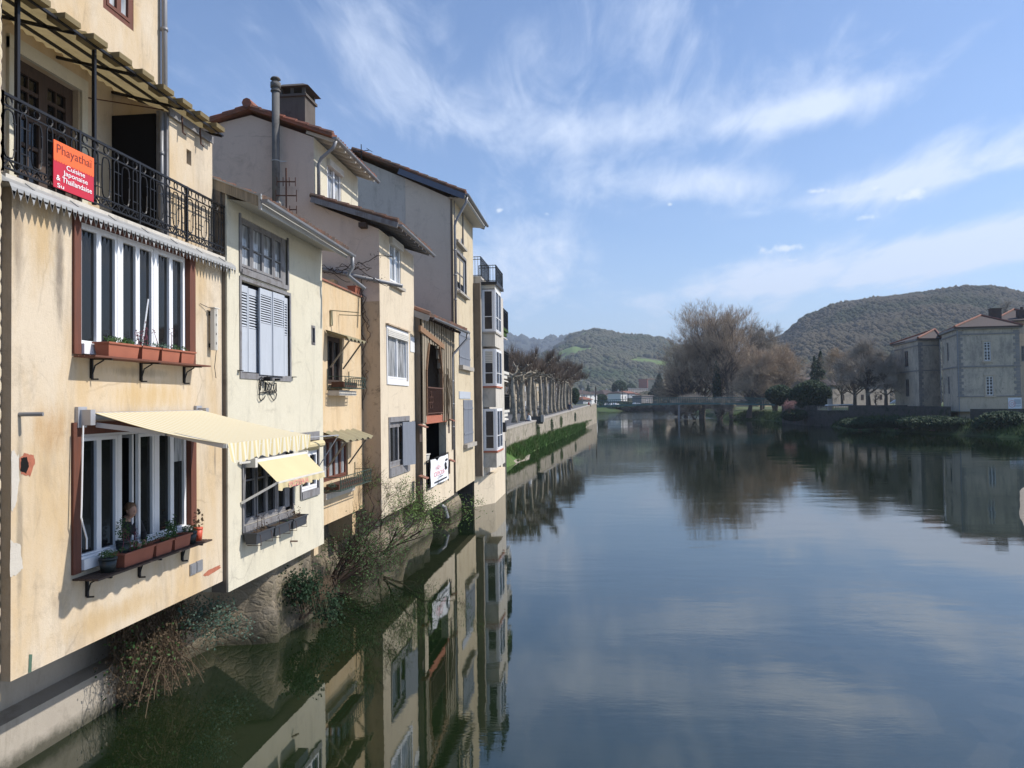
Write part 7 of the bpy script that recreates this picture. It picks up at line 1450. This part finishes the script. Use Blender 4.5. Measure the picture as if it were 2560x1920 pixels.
# ================================================================== terrace wall, balustrade
TP = [V((dep(2023, 1000, 149).x, dep(2023, 1000, 149).y, 0)), V((dep(2120, 1000, 140).x, dep(2120, 1000, 140).y, 0)), V((dep(2262, 1000, 127).x, dep(2262, 1000, 127).y, 0)), V((dep(2368, 1000, 113).x, dep(2368, 1000, 113).y, 0))]
t = thing('terrace_wall', 'long dark mossy retaining wall with a stone balustrade below the bare trees', 'wall', tuple(TP[0]))
def wallseg(mb, a, b, z0, z1, th=.5):
    d = (b - a).normalized(); s = d.cross(Z).normalized() * -th; 
    if s.y < 0: s = -s
    mb.add([a + Z * z0, b + Z * z0, b + Z * z1, a + Z * z1, a + s + Z * z0, b + s + Z * z0, b + s + Z * z1, a + s + Z * z1], [(0, 1, 2, 3), (4, 5, 6, 7), (3, 2, 6, 7), (0, 3, 7, 4), (1, 2, 6, 5)])
mb = MB(); p1 = TP[0].lerp(TP[1], .22); p2 = TP[1]
wallseg(mb, TP[0], p1, -.8, 3.95); wallseg(mb, p1, p2, -.8, 3.0); wallseg(mb, p2, TP[2], -.8, 3.95); wallseg(mb, TP[2], TP[3], -.4, 3.80); wallseg(mb, TP[0] + V((.3, 22, 0)), TP[0], -.8, 3.9); obj('wall', mb, M['darkwall'], t)
mb = MB(); n = 19
for i in range(n): q = p1.lerp(p2, (i + .5) / n) + V((0, .2, 0)); mb.tube([q + Z * 3.0, q + Z * 3.2, q + Z * 3.4, q + Z * 3.8], [.07, .11, .08, .06], 6)
bl_ = obj('balustrade', mb, M['coping'], t); mb = MB(); wallseg(mb, p1, p2, 3.8, 3.96, .45); obj('handrail', mb, M['darkwall'], bl_)
tg = MB(); tg.poly(*[p + V((0, .4, 3.0)) for p in TP], V((130, 130, 3.0)), V((130, 230, 3.2)), V((60, 230, 3.2))); struct('terrace_ground', tg, M['grass_sh'])
a, b = dep(2425, 1000, 109), dep(2700, 1000, 103); a.z = b.z = 0; mb = MB(); wallseg(mb, a, b, .5, 3.45, .5); solo('terrace_wall', mb, M['darkwall'], 'dark low wall below the white sign of the chateau', 'wall')
simple_house(2082, 2225, 1013, 962, 178, 8, 'rubble', 'tile_far', 'old pale rubble stone building behind the terrace trees', zb=3.0, wins=(3, 1), roofh=1.5, fr='darkwood')
simple_house(2008, 2055, 1000, 948, 240, 8, 'greyconc_far', 'tile_far', 'dark house with a pale flat roof behind the large yew', zb=3, wins=(2, 1), roofh=1.0)
simple_house(1830, 1870, 1030, 1005, 290, 8, 'beige', 'tile_far', 'tan cottage glimpsed between the trunks beyond the footbridge', zb=3, wins=(3, 1), roofh=1.5)
simple_house(1893, 1935, 1030, 1003, 250, 8, 'beige', 'tile_far', 'tan wall house glimpsed behind the brown trees', zb=3, wins=(2, 1), roofh=1.5)
mb = MB(); q = dep(2074, 1014, 143); mb.box(q.x - .3, q.x + .3, q.y - .3, q.y + .3, 3.0, dep(2074, 997, 143).z); solo('gate_pillar', mb, M['coping'], 'pale square pillar above the balustrade', 'pillar')
mb = MB(); q = dep(2100, 1013, 142); mb.prism([V((q.x - 2.2, q.y, 3.9)), V((q.x + 2.2, q.y, 3.9)), V((q.x + 2.4, q.y, 4.15)), V((q.x - 2.0, q.y, 4.1))], V((0, 2, 0))); solo('garden_cover', mb, M['whitecloth'], 'pale low cover lying on the terrace behind the balustrade', 'cover')
t = thing('parasol', 'folded pale garden parasol at the chateau corner', 'parasol', tuple(dep(2234, 1012, 130))); q = dep(2234, 1013, 130); mb = MB(); mb.tube([q, q + Z * .9], .03, 5); obj('pole', mb, M['iron'], t); mb = MB(); mb.tube([q + V((-.6, 0, .3)), q + V((.1, 0, .55)), q + V((.35, 0, .95))], [.08, .32, .05], 7); obj('canopy', mb, M['whitecloth'], t)
# ================================================================== chateau
def pl(px, D): q = dep(px, 1000, D); return V((q.x, q.y, 0))
CC = thing('chateau', 'large weathered grey chateau with brown hipped roofs and small-paned windows on the right bank', 'building', tuple(pl(2395, 115)))
def face(pa, pb, z0, z1, wins, mat, parent, name='wall', proud=0):
    u = (pb - pa); W = u.length; u = u.normalized(); n = V((u.y, -u.x, 0)); B = (pa + Z * z0, u, Z, n); mb = MB(); wall_grid(mb, B, W, z1 - z0, [(a, b, c - z0, d - z0, .2) for a, b, c, d in wins]); return obj(name, mb, M[mat], parent), B, W
def zat(py, px, D): return dep(px, py, D).z
cA_, cB_ = pl(2395, 115), pl(2553, 113.5); cC_ = pl(2358, 124.5); zE = zat(818, 2395, 115); zS = zat(919, 2395, 115); zP = zat(993, 2395, 115)
def atpx(pa, pb, px):   # distance along a wall at which the photo column px meets it
    r_ = ray(px, 990); r_.z = 0; d = pb - pa; den = d.x * r_.y - d.y * r_.x; s_ = ((0 - pa.x) * r_.y - (0 - pa.y) * r_.x) / den; return s_ * d.length
def cwin(pa, pb, x0, x1, y0, y1): 
    D = (RM.transposed() @ (pa.lerp(pb, max(0, min(1, atpx(pa, pb, (x0 + x1) / 2) / (pb - pa).length))) - CAM)).z * -1; return (atpx(pa, pb, x0), atpx(pa, pb, x1), zat(y1, (x0 + x1) / 2, D), zat(y0, (x0 + x1) / 2, D))
fw_ = [cwin(cA_, cB_, 2463, 2480, 854, 901), cwin(cA_, cB_, 2466, 2484, 941, 988)]
o_, B_, W_f = face(cA_, cB_, zP, zE, fw_, 'chateau', CC); face(cA_, cB_, 1.0, zP, [], 'chateau_low', CC, 'plinth_wall')
for q_ in fw_:
    Bq = (B_[0] + B_[1] * q_[0] + Z * (q_[2] - zP), B_[1], Z, B_[3]); W, H = q_[1] - q_[0], q_[3] - q_[2]; window(CC, Bq, W, H, 2, .045, 'white', 'glass_far', .12, (.17, .34, .50, .55, .71, .87), .06, bw=.03); 
    mb = MB(); mb.bb(Bq, -.22, 0, -.1, H + .1, 0, .07); mb.bb(Bq, W, W + .22, -.1, H + .1, 0, .07); mb.bb(Bq, -.3, W + .3, -.3, -.1, 0, .18); mb.bb(Bq, -.3, W + .3, H + .1, H + .3, 0, .12); obj('window_surround', mb, M['chateau_low'], CC)
sw2 = [cwin(cC_, cA_, 2370, 2374.5, 856, 903), cwin(cC_, cA_, 2370, 2375, 941, 985), cwin(cC_, cA_, 2361, 2363, 866, 910), cwin(cC_, cA_, 2361, 2363, 945, 985)]
def dark_windows(B_, ws, z0): 
    for q_ in ws: Bq = (B_[0] + B_[1] * q_[0] + Z * (q_[2] - z0), B_[1], Z, B_[3]); window(CC, Bq, q_[1] - q_[0], q_[3] - q_[2], 2, .07, 'greywood', 'glass_far', .15, (.5,), .08)
o_, B_, W_ = face(cC_, cA_, 1.0, zE, sw2, 'chateau', CC, 'side_wall'); dark_windows(B_, sw2, 1.0)
wA, wB, wC = pl(2238, 140), pl(2298, 127), pl(2353, 127.5); zE2 = zat(846, 2297, 127)
ws = [cwin(wA, wB, 2263, 2273, 877, 918), cwin(wA, wB, 2264, 2273, 948, 992)]
o_, B_, W_ = face(wA, wB, 1.0, zE2, ws, 'chateau', CC, 'wing_wall'); dark_windows(B_, ws, 1.0); face(wB, wC, 1.0, zE2, [], 'chateau', CC, 'wing_wall')
face(wC, wC + CF * 14, 1.0, zE2, [], 'chateau', CC, 'wing_wall'); face(cB_, cB_ + V((6, 16, 0)), 1.0, zE, [], 'chateau', CC, 'side_wall')
rr = pl(2553.5, 116); re_ = pl(2760, 113); rw_ = [cwin(rr, re_, 2556, 2572, 864, 903)]; o_, B_, W_ = face(rr, re_, 1.0, zE - 1.0, rw_, 'chateau_low', CC, 'far_wall'); dark_windows(B_, rw_, 1.0)
mb = MB()
def course(pa, pb, z, h=.22, out=.12, ext=.1):
    u = (pb - pa).normalized(); n = V((u.y, -u.x, 0)); W = (pb - pa).length; mb.bb((pa + Z * z, u, Z, n), -ext, W + ext, 0, h, .002, out)
zs1 = zat(838, 2395, 115)
for z in (zs1, zS): course(cA_, cB_, z); course(cC_, cA_, z, ext=0)
course(cA_, cB_, zP, .16); course(cA_, cB_, zE - .38, .36, .35, .3); course(cC_, cA_, zE - .38, .36, .35, 0)
for z in (zat(865, 2297, 127), zat(928, 2297, 127)): course(wA, wB, z); course(wB, wC, z, ext=0)
course(wA, wB, zE2 - .35, .34, .3); course(wB, wC, zE2 - .35, .34, .3, 0); obj('string_course', mb, M['trim'], CC)
mb = MB(); rnd = random.Random(3)
def quoin(p, u, n, z0, z1):
    z = z0; i = 0
    while z < z1 - .5: w_ = .55 if i % 2 else .85; mb.bb((p + Z * z, u, Z, n), .01, w_, 0, .44, .003, .05); z += .47; i += 1
u1_ = (cB_ - cA_).normalized(); n1_ = V((u1_.y, -u1_.x, 0)); quoin(cA_, u1_, n1_, zP, zE - .4); obj('quoins', mb, M['trim'], CC); mb = MB(); quoin(cB_, -u1_, n1_, zP, zE - .4); obj('quoins', mb, M['trim'], CC); mb = MB(); u2_ = (wC - wB).normalized(); n2_ = V((u2_.y, -u2_.x, 0)); quoin(wB, u2_, n2_, 3.5, zE2 - .4); obj('quoins', mb, M['trim'], CC); mb = MB(); u3_ = (cC_ - cA_).normalized(); quoin(cA_, u3_, V((-u3_.y, u3_.x, 0)) * -1, zP, zE - .4); obj('quoins', mb, M['trim'], CC)
def hip(pts, apex, z, mat='tile_far', e=.7, name='roof'):
    c = sum(pts, V()) / len(pts); mb = MB(); P = [p + (p - c).normalized() * e + Z * z for p in pts]; mb2 = MB()
    for i in range(len(P)):
        a, b = P[i], P[(i + 1) % len(P)]; ap = apex if not isinstance(apex, list) else apex[i]
        mb.poly(a, b, ap)
        mb.poly(a, b, b - Z * .2, a - Z * .2)
        mb2.tube([a + Z * .1, (ap[0] if isinstance(ap, tuple) else ap) + Z * .1], .16, 6)
    mb.poly(*[p - Z * .1 for p in P]); r = obj(name, mb, M[mat], CC); obj('ridge_tiles', mb2, M['tile_red'], r); return r
apx = dep(2453, 789, 122.5); r_ = hip([cA_, cB_, cB_ + V((4, 17, 0)), cC_ + V((2, 6, 0))], apx, zE); 
ap2 = dep(2337, 824, 134); hip([wA, wB, wC, wC + CF * 14, wA + CF * 10 + CR * 9], ap2, zE2)
ap3 = dep(2535, 774, 135); p3 = [pl(2490, 128), pl(2640, 125), pl(2640, 145), pl(2490, 147)]; hip(p3, ap3, zat(803, 2490, 128))
face(p3[0], p3[1], zE - .5, zat(803, 2490, 128), [], 'chateau', CC, 'rear_wall')
mb = MB(); q = dep(2488, 790, 126); z1 = dep(2488, 773, 126).z; mb.box(q.x - .8, q.x + .75, q.y - .5, q.y + .5, q.z - 1.5, z1); mb.box(q.x - .9, q.x + .85, q.y - .6, q.y + .6, z1, z1 + .12); obj('chimney', mb, M['tile_far'], r_)
mb = MB(); q = dep(2555, 790, 128); mb.box(q.x - .7, q.x + 1.5, q.y - .5, q.y + .5, q.z - 1.5, q.z + 1.0); mb.tube([q + Z, q + Z * 1.5], .25, 8); obj('chimney', mb, M['tile_far'], r_)
mb = MB(); q = pl(2355, 124.2); mb.tube([q + Z * 4.2 + CR * -.1, q + Z * (zE2 - .4) + CR * -.1], .07, 6); q = cA_ + V((.1, -.15, 0)); mb.tube([q + Z * 1.2, q + Z * 6.0], .07, 6); mb.tube([q + Z * 6.0, q + Z * (zE - .4)], .07, 6); obj('downpipe', mb, M['pipe'], CC)
sA, sB = atpx(cA_, cB_, 2519.5), atpx(cA_, cB_, 2553); z0 = zat(1022, 2536, 114); z1 = zat(994, 2536, 114)
bs = (cA_ + u1_ * sA + Z * z0, u1_, Z, n1_); t = thing('information_sign', 'white printed information banner with rounded corners on the chateau plinth', 'sign', tuple(bs[0])); mb = MB(); mb.bb(bs, 0, sB - sA, 0, z1 - z0, .02, .08); obj('panel', mb, M['white_cloth'], t)
mb = MB(); w_, h_ = sB - sA, z1 - z0; mb.bb(bs, w_ * .45, w_ * .95, h_ * .40, h_ * .85, .081, .084); mb.bb(bs, w_ * .45, w_ * .95, h_ * .26, h_ * .34, .081, .086); mb.bb(bs, w_ * .45, w_ * .85, h_ * .16, h_ * .21, .081, .086); obj('printed_block', mb, M['shutter'], t); mb = MB(); mb.ring(bs[0] + bs[1] * w_ * .28 + Z * h_ * .45 + bs[3] * .085, bs[1], Z, .42, .5, .03, 18); mb.ring(bs[0] + bs[1] * w_ * .30 + Z * h_ * .45 + bs[3] * .085, bs[1], Z, .2, .2, .03, 14); obj('emblem', mb, M['pinktext'], t)
for k, (px, yb, yt, D, w_, lab) in enumerate(((2150, 1070, 1046, 124, 90, 'low dark bushes at the foot of the terrace wall'), (2330, 1072, 1042, 109, 130, 'dark overgrown bramble bank below the chateau corner'), (2520, 1080, 1030, 101, 130, 'dark creeper mass on the low wall at the right edge'), (2240, 1068, 1044, 115, 90, 'dark green bank bush left of the chateau corner'))):
    crown('bank_bush', lab, px, yb, yt, D, w_, 'leaf_d', 'round', 110 + k, 4000, .28, cat='bush')
# ================================================================== people
def remesh(o, vx=.012): md = o.modifiers.new('r', 'REMESH'); md.mode = 'VOXEL'; md.voxel_size = vx; md.use_smooth_shade = True; return o
def person(loc, label, pose, top, bottom, rz=0, scale=1.0, vox=.022, skinm='skin'):
    t = thing('person', label, 'person', (0, 0, 0)); J = pose; mb = MB()
    hd_ = J['head']; mb.ell(hd_, (.078, .092, .115), 12, 9); mb.ell(hd_ + V((0, -.095, -.01)), (.014, .02, .025), 6, 5); mb.ell(hd_ + V((0, -.085, -.055)), (.025, .012, .010), 6, 4)
    for s in (-1, 1): mb.ell(hd_ + V((s * .08, .01, 0)), (.012, .02, .03), 6, 5)
    mb.tube([hd_ - Z * .08, J['neck']], [.05, .058], 8); mb.tube([J['neck'], J['chest'], J['waist'], J['hip']], [.10, .165, .13, .165], 10)
    for s in 'LR':
        sh, el, wr = J['sh' + s], J['el' + s], J['wr' + s]; mb.tube([J['neck'] - Z * .03, sh], [.07, .06], 8); mb.tube([sh, sh.lerp(el, .5), el, el.lerp(wr, .4), wr], [.058, .05, .042, .04, .028], 8)
        d = (wr - el).normalized(); a = d.orthogonal().normalized(); c = wr + d * .05; mb.obox(c, d * .05, a * .036, d.cross(a) * .014)
        for f in range(4): b = wr + d * .095 + a * ((f - 1.5) * .019); mb.tube([b - d * .01, b + d * (.035 + .008 * (1.5 - abs(f - 1.6))), b + d * .06 + d.cross(a) * .02], [.010, .009, .008], 5)
        mb.tube([wr + d * .03 + a * .03, wr + d * .06 + a * .065], [.012, .009], 5)
        if 'kn' + s in J: hp, kn, an = J['hp' + s], J['kn' + s], J['an' + s]; mb.tube([J['hip'], hp], [.12, .10], 8); mb.tube([hp, hp.lerp(kn, .5), kn, kn.lerp(an, .35), an], [.09, .075, .058, .058, .038], 8); mb.tube([an, an + V((0, -.12, -.04)), an + V((0, -.19, -.05))], [.045, .042, .03], 6)
    remesh(obj('body', mb, M[skinm], t), vox)
    mb = MB(); mb.tube([J['neck'] - Z * .03, J['chest'], J['waist'], J['hip']], [.115, .185, .15, .18], 10)
    for s in 'LR': sh, el, wr = J['sh' + s], J['el' + s], J['wr' + s]; mb.tube([J['neck'] - Z * .05, sh], [.085, .08], 8); mb.tube([sh, el, el.lerp(wr, .85)], [.075, .056, .046], 8)
    remesh(obj('jumper', mb, M[top], t), vox)
    if 'knL' in J:
        mb = MB()
        for s in 'LR': hp, kn, an = J['hp' + s], J['kn' + s], J['an' + s]; mb.tube([J['hip'] - Z * .02, hp], [.16, .12], 8); mb.tube([hp, kn, kn.lerp(an, .95)], [.11, .075, .06], 8)
        remesh(obj('trousers', mb, M[bottom], t), vox)
    mb = MB(); mb.ell(hd_ + V((0, .028, .045)), (.094, .104, .10), 12, 8); mb.ell(hd_ + V((0, .10, .01)), (.045, .04, .05), 8, 6); remesh(obj('hair', mb, M['hair'], t), .014)
    t.location = loc; t.rotation_euler = (0, 0, rz); t.scale = (scale,) * 3; return t
v = lambda *a: V(a)
lean = dict(head=v(.02, -.16, .60), neck=v(0, -.06, .47), chest=v(0, -.03, .30), waist=v(0, .02, .08), hip=v(0, .05, -.12), shL=v(-.19, -.05, .42), elL=v(-.27, -.16, .17), wrL=v(-.14, -.40, .10), shR=v(.19, -.05, .42), elR=v(.26, -.14, .18), wrR=v(.10, -.38, .08))
yh = FY(322, 7.16); zh = onX(322, 1268, 7.16).z; person((-LA - .26, yh + .03, zh - .60), 'woman in dark top leaning out of the open casement over the flower troughs, head bowed', lean, 'blackcloth', 'jeans', rad(68), .92, .012)
sit = dict(head=v(0, -.12, .78), neck=v(0, -.05, .62), chest=v(0, 0, .45), waist=v(0, .05, .2), hip=v(0, .05, .05), shL=v(-.2, -.02, .56), elL=v(-.24, -.08, .28), wrL=v(-.18, -.3, .15), shR=v(.2, -.02, .56), elR=v(.24, -.08, .28), wrR=v(.18, -.3, .15), hpL=v(-.1, 0, .02), knL=v(-.12, -.42, .05), anL=v(-.12, -.46, -.36), hpR=v(.1, 0, .02), knR=v(.12, -.42, .05), anR=v(.12, -.46, -.36))
stand = dict(head=v(0, -.02, 1.62), neck=v(0, 0, 1.46), chest=v(0, 0, 1.28), waist=v(0, .01, 1.06), hip=v(0, 0, .92), shL=v(-.2, 0, 1.4), elL=v(-.26, .02, 1.12), wrL=v(-.25, -.1, .88), shR=v(.2, 0, 1.4), elR=v(.26, .06, 1.12), wrR=v(.27, .0, .87), hpL=v(-.1, 0, .9), knL=v(-.11, -.12, .48), anL=v(-.11, .1, .07), hpR=v(.1, 0, .9), knR=v(.11, -.02, .48), anR=v(.11, -.22, .08))
q = dep(1382, 1003, 84); person((along(q.y, .25).x, q.y, promz(q.y) + .46), 'person in a white shirt sitting on the quay wall', sit, 'whitecloth', 'jeans', rad(-70), 1.0, .03)
q = dep(1423.5, 1003, 128); person((q.x, q.y, promz(q.y)), 'person in dark clothes walking along the promenade by the wall', stand, 'jeans', 'jeans', rad(10), 1.0, .03)
q = dep(1452, 1003, 170); person((along(q.y, .25).x, q.y, promz(q.y) + .46), 'person in red sitting on the far end of the quay wall', sit, 'redcloth', 'jeans', rad(100), 1.0, .03)
t = thing('stone_block', 'low dark block with pale cap beside the quay wall', 'block', (0, 0, 0)); q = dep(1350, 1003, 88); mb = MB(); mb.box(q.x - 1.4, q.x + .3, q.y - .4, q.y + .4, promz(q.y), promz(q.y) + .85); obj('block', mb, M['darkwall'], t); mb = MB(); mb.box(q.x + .1, q.x + .45, q.y - .5, q.y + .5, promz(q.y) + .2, promz(q.y) + 1.0); obj('cap', mb, M['coping'], t)
# ================================================================== haze
mb = MB(); mb.box(-3600, 3600, -90, 7000, -3, 520); hzo = obj('haze', mb, None); hzo['kind'] = 'stuff'
m = bpy.data.materials.new('haze'); m.use_nodes = True; nt = m.node_tree; nt.nodes.clear(); o = nn(nt, 'ShaderNodeOutputMaterial'); pv = nn(nt, 'ShaderNodeVolumePrincipled'); pv.inputs['Color'].default_value = (.74, .84, 1, 1); pv.inputs['Density'].default_value = .00019; pv.inputs['Anisotropy'].default_value = .1; lk(nt, pv.outputs[0], o.inputs['Volume']); hzo.data.materials.append(m)
